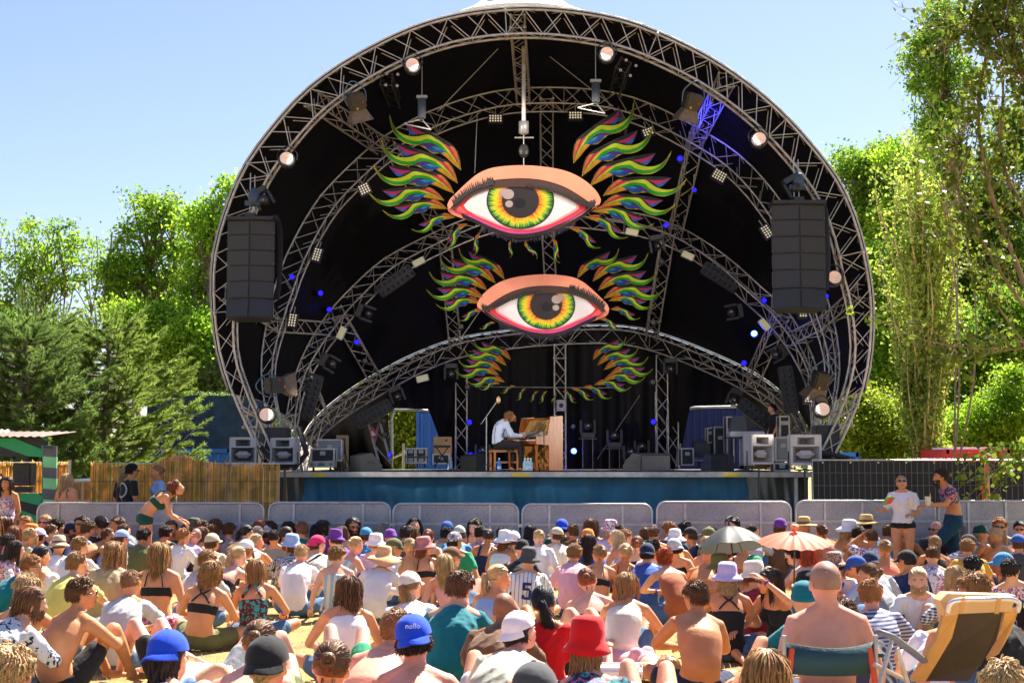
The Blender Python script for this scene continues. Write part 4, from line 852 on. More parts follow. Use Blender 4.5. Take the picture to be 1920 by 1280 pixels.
# local: front faces -Y, width along X
hw = .74
for s in (-1, 1):
    V = []; mb = MB()
    for x in (s*hw, s*(hw-.045)): V += [(x, .33, 0), (x, -.02, 0), (x, -.02, .58), (x, -.34, .60), (x, -.34, .76), (x, -.06, .80), (x, .02, 1.22), (x, .33, 1.24)]
    mb.add(V, [tuple(range(8)), tuple(range(15, 7, -1))]+[(i, i+8, (i+1) % 8+8, (i+1) % 8) for i in range(8)]); mb.build('side_panel', wood, piano)
MB().box((0, .32, .62), (2*hw-.1, .03, 1.2)).build('back_panel', mat('piano_back', (.30, .12, .03), .6, 0, .2, 6), piano)
MB().box((0, -.15, .64), (2*hw-.09, .36, .07), bev=.01).build('key_bed', wood, piano)
MB().box((0, -.235, .695), (2*hw-.14, .15, .03), bev=.004).build('white_keys', mat('ivory', (.75, .72, .66), .3), piano); mb = MB()
for i in range(36):
    if i % 7 not in (2, 6): mb.box((-.62+i*.0355, -.21, .717), (.014, .09, .016))
mb.build('black_keys', BLKP, piano)
MB().add([(-.68, .0, .80), (.68, .0, .80), (.68, .22, 1.16), (-.68, .22, 1.16), (-.68, .03, .80), (.68, .03, .80), (.68, .25, 1.16), (-.68, .25, 1.16)], [(0, 1, 2, 3), (7, 6, 5, 4), (0, 4, 5, 1), (1, 5, 6, 2), (2, 6, 7, 3), (3, 7, 4, 0)]).build('iron_frame', gold, piano)
mb = MB()
for i in range(46): x = -.64+i*.0285; mb.tube([(x, -.012, .82), (x+.02, .20, 1.15)], .003, 3)
mb.build('string', mat('steel_string', (.6, .5, .3), .3, .8), piano); mb = MB()
for i in range(44): mb.box((-.63+i*.029, -.05, .84), (.012, .05, .09))
mb.build('hammer', mat('felt_and_wood', (.7, .6, .45), .8), piano); MB().box((0, -.03, .78), (1.36, .02, .03)).build('action_rail', mat('ivory', (.7, .7, .65), .4), piano)
for x in (-.42, 0, .42): MB().tube([(x-.02, .0, .84), (x+.02, .22, 1.14)], .018, 6).build('frame_strut', gold, piano)
MB().lathe([(.04, 0), (.07, 0), (.07, .012), (.04, .012)], (.1, .09, 1.02), 16, RX(60)).build('frame_boss', gold, piano)
for s in (-1, 1): MB().tube([(s*(hw-.05), -.31, .58), (s*(hw-.055), -.31, .45), (s*(hw-.05), -.30, .04)], [.045, .032, .028], 8).build('leg', wood, piano)
mb = MB()
for a, b in (((-.6, .0, .1), (.5, .05, .55)), ((.6, .0, .08), (-.1, .05, .55)), ((-.65, .05, .35), (.65, .05, .12))): mb.tube([a, b], .035, 5)
mb.build('lower_frame_rib', gold, piano); MB().box((0, .1, .30), (1.36, .03, .56)).build('soundboard', mat('soundboard', (.45, .20, .05), .5, 0, .2, 5), piano)
MB().box((0, -.0, .04), (1.38, .06, .08)).build('bottom_rail', wood, piano)
# bench, mic stand, bottles
e = empty('piano_bench', (P(945, 870, 32.3).x, 32.3, DECK), (0, 0, R(20)), label='wooden piano bench with a black pad under the pianist', cat='bench'); bw = mat('bench_wood', (.42, .16, .04), .4, 0, .2, 6)
MB().box((0, 0, .50), (.62, .36, .05), bev=.015).build('seat', BLK, e); MB().box((0, 0, .45), (.60, .34, .05)).build('apron', bw, e)
for x in (-.27, .27):
    for yy in (-.14, .14): MB().box((x, yy, .22), (.04, .04, .44)).build('leg', bw, e)
MB().box((0, -.14, .2), (.5, .03, .04)).build('stretcher', bw, e)
e = empty('microphone_stand', (P(912, 870, 31.8).x, 31.8, DECK), label='tall microphone stand with raised boom left of the pianist', cat='microphone stand'); zt = P(912, 782, 31.8).z-DECK; a = P(932, 752, 31.8); dx = a.x-e.location.x; dz = a.z-DECK
MB().tube([(0, 0, .02), (0, 0, zt)], .013, 6).build('upright', ALUD, e); MB().tube([(-.12, 0, zt-.15), (dx, 0, dz)], .010, 6).build('boom', ALUD, e); mb = MB()
for k in range(3): an = k*2.09; mb.tube([(0, 0, .16), (.3*math.cos(an), .3*math.sin(an), .01)], .011, 5)
mb.build('tripod_base', BLKP, e); MB().ell((dx+.03, 0, dz+.03), (.05, .04, .08), 10, 8).build('microphone', mat('gold_mic', (.7, .45, .25), .4, .3), e)
e = empty('microphone_stand', (P(1020, 870, 31.2).x, 31.2, DECK), (0, 0, 0), label='low black microphone stand reaching into the open piano', cat='microphone stand'); MB().tube([(0, 0, .02), (0, 0, .9)], .011, 6).build('upright', BLKP, e); MB().tube([(.05, 0, 1.02), (0, 0, .9), (-.32, .2, .78)], .010, 6).build('boom', BLKP, e); MB().lathe([(.001, 0), (.12, 0), (.11, .02), (.02, .03)]).build('base', BLKP, e); MB().tube([(-.32, .2, .78), (-.40, .25, .75)], .02, 6).build('microphone', BLKP, e)
bm_ = mat('blue_bottle', (.05, .25, .65), .1, 0, .1, 5, trans=.4); bc = mat('clear_bottle', (.45, .60, .65), .08, 0, .1, 5, trans=.4)
def bottle(loc, s, m, cap, label, rot=(0, 0, 0), water=True):
    e = empty('water_bottle', loc, rot, label=label, cat='bottle', scale=s); MB().lathe([(.001, 0), (.034, 0), (.036, .02), (.036, .09), (.033, .1), (.036, .11), (.036, .15), (.014, .20), (.014, .215)], n=14).build('body', m, e, smooth=True); MB().lathe([(.017, .212), (.017, .235), (.001, .236)], n=10).build('cap', cap, e); MB().lathe([(.0368, .05), (.0368, .09)], n=14).build('label_band', mat('bottle_label', (.35, .55, .85), .5), e)
for px, m, l in ((936, bm_, 'blue plastic water bottle on the stage floor left of the bench'), (984, bc, 'clear water bottle beside the piano, leftmost of three'), (990, bc, 'clear water bottle beside the piano, middle of three'), (995, bc, 'clear water bottle beside the piano, rightmost of three'), (829, bc, 'pale bottle on the flight case in the left doorway')):
    bottle((P(px, 870, 31.3).x, 31.3 if px != 829 else 35.6, DECK if px != 829 else DECK+.02), 1.25, m, mat('white_cap', (.7, .7, .75), .4), l)
# keyboard stand in the left door, sign, small speaker on the centre upright
e = empty('keyboard_stand', P(829, 838, 35.9), label='black keyboard on an X shaped stand in the left doorway', cat='keyboard stand'); MB().box((0, 0, .02), (.42, .25, .06), bev=.01).build('keyboard', BLK, e); mb = MB(); mb.tube([(-.15, 0, 0), (.15, 0, -.42)], .014, 5); mb.tube([(.15, 0, 0), (-.15, 0, -.42)], .014, 5); mb.build('stand', BLK, e)
e = empty('wooden_crate', P(830, 850, 36.7), label='tan wooden board behind the keyboard stand', cat='crate'); MB().box((0, 0, .12), (.46, .3, .62), bev=.01).build('crate_body', mat('tan_board', (.62, .38, .18), .6, 0, .15, 4), e); MB().box((.1, -.16, .34), (.05, .02, .05)).build('knot_hole', BLK, e)
e = empty('warning_sign', P(700, 812, 34.8), (0, R(-12), 0), label='small red and white warning sign on the slanted truss at the left', cat='sign'); MB().box((0, 0, 0), (.15, .012, .18)).build('plate', mat('sign_red', (.75, .02, .03), .5), e); MB().box((-.02, -.008, .0), (.06, .006, .12)).build('symbol', mat('sign_white', (.85, .85, .85), .5), e); MB().box((.03, -.008, -.03), (.03, .006, .06)).build('symbol', mat('sign_white', (.85, .85, .85), .5), e)
e = empty('small_speaker', P(1052, 760, 38.0), label='small grey speaker box fixed on the centre upright', cat='loudspeaker'); MB().box((0, 0, 0), (.24, .2, .30), bev=.015).build('box', mat('small_speaker_grey', (.38, .38, .38), .5), e); MB().lathe([(.001, .0), (.045, .0), (.06, .01)], (0, -.105, .0), 16, RX(90)).build('driver', BLK, e)
e = empty('stage_cables', (P(1100, 880, 30.4).x, 30.4, DECK), label='black cables and flat ramps lying along the front of the stage', cat='cable'); mb = MB()
for k in range(9):
    x0 = -3.2+k*.75; mb.tube(cr([(x0, .0, .015), (x0+.2, .15+.1*(k % 3), .015), (x0+.45, .05, .015), (x0+.8, .2, .015)], 5), .012, 4)
mb.build('cable', BLK, e)
for px in (1065, 1098, 1128, 1165, 1190): obj_ = MB().box((P(px, 0, 31).x-e.location.x, .6, .02), (.32, .12, .03), bev=.008).build('cable_ramp', mat('ramp_grey', (.30, .34, .36), .5), e)
# ================================================================== TREES, FENCES, BACKGROUND
def leafmat(name, c, trans=.5, isl=.45, var=.3):
    return mat(name, c, .5, 0, var, .35, spec=.12, island=isl, trans=trans)
BARK = mat('bark', (.16, .12, .085), .9, 0, .3, 5, .6, 25); BARKL = mat('pale_bark', (.34, .30, .24), .9, 0, .35, 5, .5, 20)
def leaf_quads(C, size, r, upright=0, aspect=.6, drop=0):
    n = len(C); d = r.normal(size=(n, 3)); d[:, 2] += upright; d[:, 2] -= drop; d /= np.linalg.norm(d, axis=1, keepdims=True)
    e = r.normal(size=(n, 3)); s = np.cross(d, e); s /= np.linalg.norm(s, axis=1, keepdims=True)
    L = size*r.uniform(.6, 1.3, n)[:, None]; W = L*aspect*.5
    nrm = np.cross(d, s)*L*.12
    return np.stack([C-d*L*.5, C-s*W+nrm, C+d*L*.5, C+s*W+nrm], 1)
def limb(mb, a, b, r0, r1, r, sag=.12, k=6):
    a = np.array(a); b = np.array(b); L = np.linalg.norm(b-a); t = np.linspace(0, 1, k)[:, None]
    off = r.normal(size=3)*L*sag; off2 = r.normal(size=3)*L*sag*.5
    pts = a+(b-a)*t+off*np.sin(t*math.pi)+off2*np.sin(t*2*math.pi); pts[:, 2] += np.sin(t[:, 0]*math.pi)*L*.06
    mb.tube(pts, np.linspace(r0, r1, k), 6); return pts
def tree(name, label, group, y, base_px, blobs, nleaf, size, lm, bark=BARK, seed=0, trunk=.16, stems=1, clump=.55, depth=1.0, nclump=None, upright=0, drop=0, fork=.45, aspect=.6, cat='tree'):
    """blobs: list of (px,py,rx,ry) crown masses as seen; each one gets real depth"""
    r = np.random.default_rng(seed); k = 1/PPM(y)
    bx = P(base_px, 862, y).x; e = empty(name, (bx, y, 0), label=label, cat=cat, group=group)
    tot = sum(b[2]*b[3] for b in blobs); CL = []
    for (px, py, rx, ry) in blobs:
        n = max(5, int((nclump or 120)*rx*ry/tot)); c = P(px, py, y)
        v = r.normal(size=(n, 3)); v /= np.linalg.norm(v, axis=1, keepdims=True); v *= (r.uniform(.12, 1.35, n)**.6)[:, None]
        CL.append(np.array(c)+v*np.array([rx*k, min(rx, ry)*k*depth, ry*k]))
    CL = np.concatenate(CL); CL[:, 2] = np.maximum(CL[:, 2], .25)
    mb = MB(); top = CL[:, 2].max(); lo = CL[:, 2].min()
    T = []
    for s in range(stems):
        tx = bx+(r.uniform(-.25, .25)*stems*.5 if stems > 1 else 0)
        tgt = CL[r.integers(len(CL))] if stems > 1 else np.array([CL[:, 0].mean(), y, top-.1*(top-lo)])
        if stems > 1: tgt = np.array([tgt[0], tgt[1], lo+(top-lo)*r.uniform(.6, .95)])
        p_ = limb(mb, (tx, y, -.05), tgt, trunk/(1 if stems == 1 else 1.6), trunk*.15, r, .035, 12); T.append(p_)
    T = np.concatenate(T)
    for c in CL[:: max(1, len(CL)//70)]:
        cand = T[(T[:, 2] < c[2]-.15*abs(c[2]))] if np.any(T[:, 2] < c[2]-.15*abs(c[2])) else T[:1]
        a = cand[np.argmin(np.linalg.norm((cand-c)*[1, 1, 1.0], axis=1)+r.uniform(0, .6, len(cand)))]
        limb(mb, a, c, trunk*.28, .012, r, .10, 6)
    V = np.concatenate(mb.v); V = V-np.array([bx, y, 0]); mb.v = [V]
    mb.build('trunk', bark, e, smooth=True)
    nleaf = int(nleaf*1.9); size = size*.70; ci = r.integers(len(CL), size=nleaf); sc = r.uniform(.6, 1.25, len(CL))[ci][:, None]
    C = CL[ci]+r.normal(size=(nleaf, 3))*clump*.72*np.array([1, 1, .7])*sc; C[:, 2] = np.maximum(C[:, 2], .05)
    Q = leaf_quads(C-np.array([bx, y, 0]), size, r, upright, aspect, drop)
    obj('crown', quads_mesh(Q), lm, e); return e
LG1 = leafmat('leaf_mid_green', (.13, .23, .022)); LG2 = leafmat('leaf_bright_green', (.19, .32, .024)); LG3 = leafmat('leaf_dark_green', (.09, .16, .02)); LG4 = leafmat('leaf_yellow_green', (.20, .27, .025)); LG5 = leafmat('leaf_grey_green', (.14, .21, .08)); LG6 = leafmat('leaf_olive', (.15, .18, .02))
gL = 'trees left of the stage'; gR = 'trees right of the stage'
tree('airy_tree', 'airy many stemmed tree with thin crown against the sky at the far left', gL, 56, 100, [(95, 480, 80, 70), (50, 470, 55, 55), (140, 490, 50, 60), (90, 550, 90, 45), (10, 520, 45, 60), (105, 430, 45, 28)], 2900, .24, LG1, seed=1, stems=7, trunk=.12, clump=.42, nclump=85, fork=.3)
tree('leafy_tree', 'tall leafy tree with open gaps, second from the left against the sky', gL, 54, 285, [(285, 410, 60, 50), (275, 480, 72, 50), (235, 550, 60, 45), (330, 430, 32, 60), (215, 510, 45, 32), (310, 560, 60, 40)], 6200, .24, LG1, seed=2, stems=3, trunk=.2, clump=.46, nclump=85)
tree('leafy_tree', 'dense bright tree touching the left edge of the canopy', gL, 50, 400, [(400, 450, 45, 75), (440, 360, 28, 34), (430, 450, 35, 60), (395, 540, 50, 50), (430, 620, 40, 60), (370, 420, 22, 30)], 9500, .22, LG2, seed=3, clump=.46, nclump=100)
tree('leafy_tree', 'broad low tree with light green leaves above the dark scrim, left of the canopy', gL, 48.5, 350, [(300, 640, 85, 55), (390, 650, 60, 60), (330, 700, 90, 40), (250, 610, 50, 30), (420, 720, 40, 60)], 26000, .20, LG2, seed=4, clump=.5, nclump=170)
tree('leafy_bush', 'bright yellow green bush top just over the dark scrim', gL, 47.5, 338, [(338, 724, 26, 14), (330, 735, 40, 10)], 2600, .16, LG4, seed=5, clump=.25, trunk=.05, nclump=40, cat='bush')
tree('leafy_bush', 'grey green bush right of the yellow green one over the dark scrim', gL, 47.8, 400, [(405, 700, 34, 34), (425, 660, 18, 40)], 5000, .14, LG5, seed=6, clump=.3, trunk=.05, nclump=50, cat='bush')
tree('leafy_bush', 'dark green bush in the gap behind the pines at the far left', gL, 52, 60, [(40, 620, 60, 30), (130, 640, 60, 30)], 6000, .2, LG3, seed=7, clump=.5, nclump=60, cat='bush')
# pines
def pine(label, y, base_px, H, Rm, nlev, seed, lm, lean=0, shoots=1.0, group='dark pines behind the reed fence'):
    """whorls of upswept branches, each with side twigs brushed full of long needles"""
    r = np.random.default_rng(seed); bx = P(base_px, 862, y).x; e = empty('pine_tree', (bx, y, 0), label=label, cat='tree', group=group); mb = MB(); o = np.array([bx, y, 0]); T = limb(mb, (0, 0, 0), (lean, 0, H), .17, .02, r, .012, 16); tw = []
    for l in range(nlev):
        f = (l+.5)/nlev; z = H*(.10+.88*f); Lr = Rm*(1-f**2.2)**.62*(.55 if f < .06 else 1)+.15; nb = 9 if f < .8 else 6; a0 = r.uniform(0, 6.28)
        for q in range(nb):
            a = a0+6.283*q/nb+r.normal(0, .18); L = Lr*r.uniform(.72, 1.12); t = np.linspace(0, 1, 8)[:, None]; d = np.array([math.cos(a), math.sin(a), 0]); base = T[np.argmin(abs(T[:, 2]-z))]*[1, 1, 0]+[0, 0, z+r.normal(0, .12)]
            rise = r.uniform(.15, .38)*L+.25*f; pts = base+d*L*t+np.array([0, 0, 1])*(rise*t**1.8-.10*L*np.sin(t*3.1))+np.cross(d, [0, 0, 1])*r.normal(0, .08)*L*t**2; mb.tube(pts, np.linspace(.032, .006, 8), 5)
            for k in range(int(5+L*4.2)):
                u = r.uniform(.25, 1.0); j = min(6, int(u*7)); c = pts[j]*(1-(u*7-j))+pts[j+1]*(u*7-j); sd = np.cross(d, [0, 0, 1])*r.choice([-1, 1]); dd = unit(d*.9+sd*r.uniform(.15, .9)+np.array([0, 0, r.uniform(.05, .5)])); tw.append((c, dd, r.uniform(.28, .62)*(1.15-.4*u)))
            tw.append((pts[-1], unit(d+np.array([0, 0, .7])), .45))
    for k in range(7): tw.append((T[-1]+r.normal(size=3)*[.14, .14, .1]-[0, 0, .2], unit(np.array([r.normal(0, .12), r.normal(0, .12), 1])), .75*shoots))
    A = np.array([q[0] for q in tw]); D = np.array([q[1] for q in tw]); Ln = np.array([q[2] for q in tw]); segs(mb, np.stack([A, A+D*Ln[:, None]], 1), .006, 4); per = 130; A = np.repeat(A, per, 0); D0 = np.repeat(D, per, 0); Ln = np.repeat(Ln, per); n = len(A)
    C = A+D0*(Ln*r.uniform(.0, 1.05, n))[:, None]; N = D0*1.15+r.normal(size=(n, 3))*.55; N /= np.linalg.norm(N, axis=1, keepdims=True); S = np.cross(N, r.normal(size=(n, 3))); S /= np.linalg.norm(S, axis=1, keepdims=True); Lq = r.uniform(.08, .15, n)[:, None]; W = .0075
    mb.build('trunk', BARK, e, smooth=True); obj('crown', quads_mesh(np.stack([C-S*W, C+S*W, C+N*Lq+S*W*.3, C+N*Lq-S*W*.3], 1)), lm, e)
PN1 = leafmat('pine_needles', (.15, .22, .04), .42, .4, .35); PN2 = leafmat('pine_needles_dark', (.12, .19, .045), .35, .4, .3)
def hz(py, y): return P(0, py, y).z
pine('big bushy pine with long soft needles behind the gap in the reed fence', 36, 190, hz(612, 36), 2.1, 13, 11, PN1, .1)
pine('middle pine with silvery branch tips, left of the big bushy one', 37, 110, hz(618, 37), 1.9, 12, 12, PN1, -.1)
pine('pine with upright shoots rising over the striped stall', 33.5, 40, hz(605, 33.5), 1.6, 12, 13, PN2, 0, 1.2)
pine('dark pine cut by the left picture edge', 35, -25, hz(640, 35), 1.6, 11, 14, PN2)
# right side
tree('leafy_tree', 'tree crown right of the canopy, nearest to its edge against the sky', gR, 56, 1600, [(1595, 320, 35, 50), (1640, 310, 35, 45), (1600, 400, 40, 60), (1650, 380, 40, 60), (1585, 470, 30, 50), (1665, 290, 18, 26)], 6500, .24, LG1, seed=21, clump=.46, nclump=85)
tree('leafy_tree', 'feathery bright tree top between the canopy and the poplar', gR, 54, 1690, [(1690, 310, 45, 45), (1700, 400, 60, 70), (1660, 450, 40, 60), (1720, 300, 26, 34)], 7000, .24, LG2, seed=22, clump=.46, nclump=90)
tree('leafy_tree', 'dense tree directly right of the right line array, halfway up', gR, 51, 1640, [(1640, 520, 55, 60), (1660, 590, 60, 50), (1630, 640, 50, 60), (1690, 500, 50, 60), (1650, 700, 70, 50)], 26000, .21, LG2, seed=23, clump=.5, nclump=170)
tree('leafy_tree', 'dark tree behind the poplar at the right', gR, 58, 1850, [(1800, 420, 70, 90), (1880, 380, 60, 100), (1860, 540, 80, 90), (1790, 560, 60, 90), (1760, 330, 40, 50), (1910, 250, 40, 70)], 30000, .24, LG3, seed=24, clump=.6, nclump=220)
tree('leafy_tree', 'green tree at the right edge behind the hanging branches', gR, 50, 1880, [(1870, 680, 60, 60), (1820, 650, 50, 60), (1900, 600, 40, 60), (1800, 720, 50, 50)], 20000, .21, LG1, seed=25, clump=.5, nclump=150)
tree('leafy_bush', 'wide sunlit bramble bush behind the fence, right beside the canopy foot', gR, 42, 1640, [(1620, 810, 60, 50), (1670, 790, 60, 50), (1600, 760, 40, 50), (1700, 830, 70, 30), (1630, 850, 80, 20)], 22000, .15, LG4, seed=26, clump=.35, nclump=150, trunk=.05, stems=4, cat='bush')
tree('leafy_bush', 'sunlit bush behind the red vehicle at the right edge', gR, 44, 1860, [(1850, 790, 60, 50), (1900, 760, 40, 60), (1800, 820, 50, 35), (1880, 830, 60, 25)], 18000, .15, LG2, seed=27, clump=.35, nclump=120, trunk=.05, stems=3, cat='bush')
for i, (px, w_, l) in enumerate(((1560, 90, 'low leafy tree far behind, hidden by the canopy edge'), (1720, 90, 'far wood tree under the poplar, left of its stem'), (1830, 90, 'far wood tree under the poplar, right of its stem'), (1960, 90, 'far wood tree at the right picture edge'))):
    tree('leafy_tree', l, gR, 62, px, [(px, 640, w_, 110), (px+10, 780, w_, 90), (px-20, 520, w_*.8, 60)], 15000, .28, (LG3, LG1)[i % 2], seed=30+i, clump=.8, nclump=130)
for i, (px, w_, l) in enumerate(((-10, 80, 'far dark tree low at the left picture edge'), (480, 60, 'far tree hidden behind the left edge of the canopy'), (770, 70, 'green tree seen through the left stage doorway'), (430, 60, 'far dark tree behind the scrim'))):
    tree('leafy_tree', l, gL, (60, 60, 50, 62)[i], px, [(px, 760, w_, 60), (px, 840, w_, 50)], (8000, 8000, 14000, 7000)[i], .22, (LG3, LG1, LG4, LG3)[i], seed=40+i, clump=.6, nclump=100)
# poplar: many upright branches in a narrow column
def poplar(label, y, px, W, ztop_py, zlo_py, n, seed, lm, nb=70, spread=1, leafs=.10):
    r = np.random.default_rng(seed); k = 1/PPM(y); bx = P(px, 862, y).x; o = np.array([bx, y, 0.]); zt = P(px, ztop_py, y).z; zl = P(px, zlo_py, y).z
    e = empty('poplar_tree', (bx, y, 0), label=label, cat='tree', group=gR); mb = MB(); T = limb(mb, o, o+np.array([.3, 0, zt]), .20, .02, r, .012, 16); tips = []
    for i in range(nb):
        z0 = zl*.25+(zt-zl)*.75*r.uniform(0, 1)**1.1; a = r.uniform(0, 6.28); rad = W*k*r.uniform(.25, 1.15)*min(1, .35+z0/zt*1.9); L = r.uniform(1.6, 4.2)*spread; base = T[np.argmin(abs(T[:, 2]-z0))]
        t = np.linspace(0, 1, 9)[:, None]; dirr = np.array([math.cos(a), math.sin(a), 0]); pts = base+dirr*rad*(t**.55)*min(1, (zt-z0)/(.35*zt)+.25)+np.array([0, 0, 1])*L*t+r.normal(size=3)*.15*np.sin(t*3.1)
        mb.tube(pts, np.linspace(.038, .006, 9), 5); tips.append(pts)
    tp = np.array(tips); i = r.integers(len(tp), size=n); t = r.uniform(.2, 1, n)*7.99; j = t.astype(int); f = (t-j)[:, None]; C = tp[i, j]*(1-f)+tp[i, j+1]*f+r.normal(size=(n, 3))*np.array([.15, .15, .13])
    mb.v = [np.concatenate(mb.v)-o]; mb.build('trunk', mat('poplar_twigs', (.42, .32, .12), .85, 0, .3, 4), e, smooth=True); obj('crown', quads_mesh(leaf_quads(C-o, leafs, r, .3, .75)), lm, e)
poplar('slender pale poplar with upright branches, standing behind the fence between canopy and right edge', 40, 1730, 78, 205, 830, 19000, 51, leafmat('poplar_leaf', (.19, .25, .04)), 150, 1, .115)
tree('leafy_tree', 'tall tree with glossy leaves high at the upper right', gR, 36, 1770, [(1760, 70, 42, 55), (1740, 130, 40, 45), (1790, 170, 45, 60), (1750, 220, 35, 45), (1765, 30, 22, 25), (1720, 100, 20, 40), (1745, 290, 30, 30)], 7000, .15, LG1, BARK, 52, .05, 3, .26, nclump=110)
# near tree: long arching branches entering from the right
def branchy(label, y, starts, seed):
    r = np.random.default_rng(seed); e = empty('leaning_tree', (P(1985, 862, y).x, y, 0), label=label, cat='tree', group=gR); o = np.array(e.location); mb = MB(); C = []
    for pts, rr, nl in starts:
        w = cr([np.array(P(a, b, y+dy)) for a, b, dy in pts], 6); mb.tube(w-o, np.linspace(rr, rr*.2, len(w)), 6)
        for q in range(nl):
            i = r.integers(len(w)//4, len(w)-1); a = w[i]; d = (w[i+1]-w[i]); d /= np.linalg.norm(d); d = d+r.normal(size=3)*.5+np.array([0, 0, -.05]); L = r.uniform(.4, 1.5); b = a+d*L; t_ = limb(mb, a-o, b-o, .010, .003, r, .1, 5)+o
            for s in range(20): f = r.uniform(.25, 1); k_ = int(f*4); C.append(t_[min(k_, 4)]+r.normal(size=3)*.08)
    mb.build('trunk', mat('brown_twigs', (.28, .19, .09), .85, 0, .3, 4), e, smooth=True)
    obj('crown', quads_mesh(leaf_quads(np.array(C)-o, .125, r, -.3, .85)), leafmat('sycamore_leaf', (.11, .16, .02), .35), e)
branchy('leaning tree with long arching bare branches and broad leaves filling the upper right edge', 27, [
    ([(1990, 700, 0), (1900, 480, .3), (1850, 330, .4), (1835, 200, .5), (1860, 60, .3), (1900, -80, 0)], .06, 46),
    ([(1990, 620, .5), (1930, 420, .6), (1880, 300, .8), (1880, 120, .8), (1850, -60, .8)], .055, 50),
    ([(1990, 500, -.4), (1945, 300, -.6), (1920, 150, -.5), (1880, 20, -.2), (1830, -60, 0)], .06, 55),
    ([(1990, 640, -.5), (1910, 560, -.4), (1830, 430, -.2), (1790, 330, .2), (1800, 250, .4)], .04, 34),
    ([(1990, 300, -.4), (1940, 180, -.6), (1880, 90, -.5), (1840, 40, -.2), (1800, 60, 0)], .03, 40),
    ([(1990, 760, 0), (1930, 660, .2), (1860, 560, .4), (1800, 480, .5), (1770, 400, .6)], .035, 20),
    ([(1990, 200, 0), (1950, 80, .2), (1920, 20, .4), (1900, -50, .5)], .04, 50),
    ([(1985, 820, -3), (1930, 850, -3.2), (1880, 868, -3.4), (1850, 880, -3.5)], .015, 12), ([(1985, 640, -3), (1900, 655, -3.2), (1830, 650, -3.3), (1770, 652, -3.4)], .015, 14)], 61)
# ---- dark scrim screen, containers, vehicles behind
scr = mat('dark_green_blue_scrim', (.006, .028, .045), .8, 0, .5, 3.0, .3, 10)
e = empty('scrim_screen', P(395, 862, 46), label='tall dark blue green mesh screen left of the canopy, under the trees', cat='screen'); o = tarp('mesh_sheet', P(292, 0, 46).x, P(520, 0, 46).x, 0, P(300, 741, 46).z, 46, scr, None, .05, 60, 9); o.location = Vector(o.location)-e.location; o.parent = e
mb = MB(); 
for q in np.linspace(P(292, 0, 46).x, P(520, 0, 46).x, 6): mb.tube([(q-e.location.x, .12, -.9-e.location.z+.9), (q-e.location.x, .12, P(300, 741, 46).z-e.location.z)], .03, 6)
mb.build('post', ALUD, e)
r = np.random.default_rng(2); n = 900; C = np.stack([r.uniform(P(295, 0, 46).x, P(510, 0, 46).x, n), 45.9+r.normal(0, .05, n), P(300, 741, 46).z+np.abs(r.normal(0, .05, n))], 1); o = obj('ivy_edge', quads_mesh(leaf_quads(C-np.array(e.location), .07, r)), LG5, e)
def container(px0, px1, py0, y, m, label, ribs=True, extra=None):
    W = (px1-px0)/PPM(y); c = P((px0+px1)/2, py0, y); e = empty('container', (c.x, y, 0), label=label, cat='container', group='containers behind the stage'); H = c.z; mb = MB(); mb.box((0, 1.2, H/2+.07), (W, 2.4, H-.14)); mb.build('body', m, e); mb = MB()
    if ribs:
        for x in np.arange(-W/2+.12, W/2-.05, .22): mb.box((x, -.02, H/2), (.09, .05, H-.3))
        mb.build('side_rib', m, e)
    mb = MB(); mb.box((0, -.03, H-.06), (W+.06, .08, .11)); mb.box((-W/2, -.03, H/2), (.1, .08, H)); mb.box((W/2, -.03, H/2), (.1, .08, H)); mb.build('corner_frame', m, e)
    return e, W, H
cb = mat('container_blue', (.015, .12, .52), .45, 0, .12, 1.5)
container(331, 430, 841, 41, cb, 'bright blue container over the reed fence, left of the grey horn speakers')
e, W, H = container(312, 332, 845, 41.5, mat('container_red', (.55, .05, .05), .5), 'red and white painted container end with lettering, beside the bright blue container', ribs=False)
MB().box((0, -.012, H-.42), (W-.02, .02, .22)).build('white_band', mat('container_white', (.7, .7, .7), .5), e); text_mesh('KLEIN', .15, BLK, e, (0, -.03, H-.48))
container(440, 556, 846, 42, mat('container_pale', (.55, .50, .44), .6), 'pale beige trailer behind the grey horn speakers')
container(146, 300, 841, 44, mat('container_navy', (.01, .04, .16), .5), 'dark navy container with a white top edge behind the pine')
container(784, 836, 765, 43, cb, 'blue container behind the left stage doorway')
container(1268, 1400, 748, 44, mat('tent_navy', (.004, .016, .11), .8), 'dark blue container filling the right stage doorway')
container(1560, 1607, 848, 38, mat('container_azure', (.02, .20, .62), .45), 'blue steel frame behind the right fence, beside the canopy foot', ribs=False)
e, W, H = container(1775, 1890, 842, 37, mat('van_red', (.62, .03, .03), .4), 'red vehicle with white roof behind the right fence', ribs=False); MB().box((.1, 1.1, H-.02), (W*.9, 2.0, .16), bev=.05).build('white_roof', mat('container_white', (.7, .7, .7), .5), e)
# scaffold seen through the left door
e = empty('scaffold_rail', P(750, 870, 41), label='silver scaffold rails behind the left doorway', cat='scaffold'); mb = MB(); 
for a, b in (((-.4, 0, .1), (.3, 0, .4)), ((-.4, 0, -.5), (.3, 0, -.2)), ((.1, 0, -1.8), (.1, 0, .6)), ((-.35, 0, -1.8), (-.35, 0, 1.2))): mb.tube([a, b], .035, 6)
mb.build('rail', ALU, e)
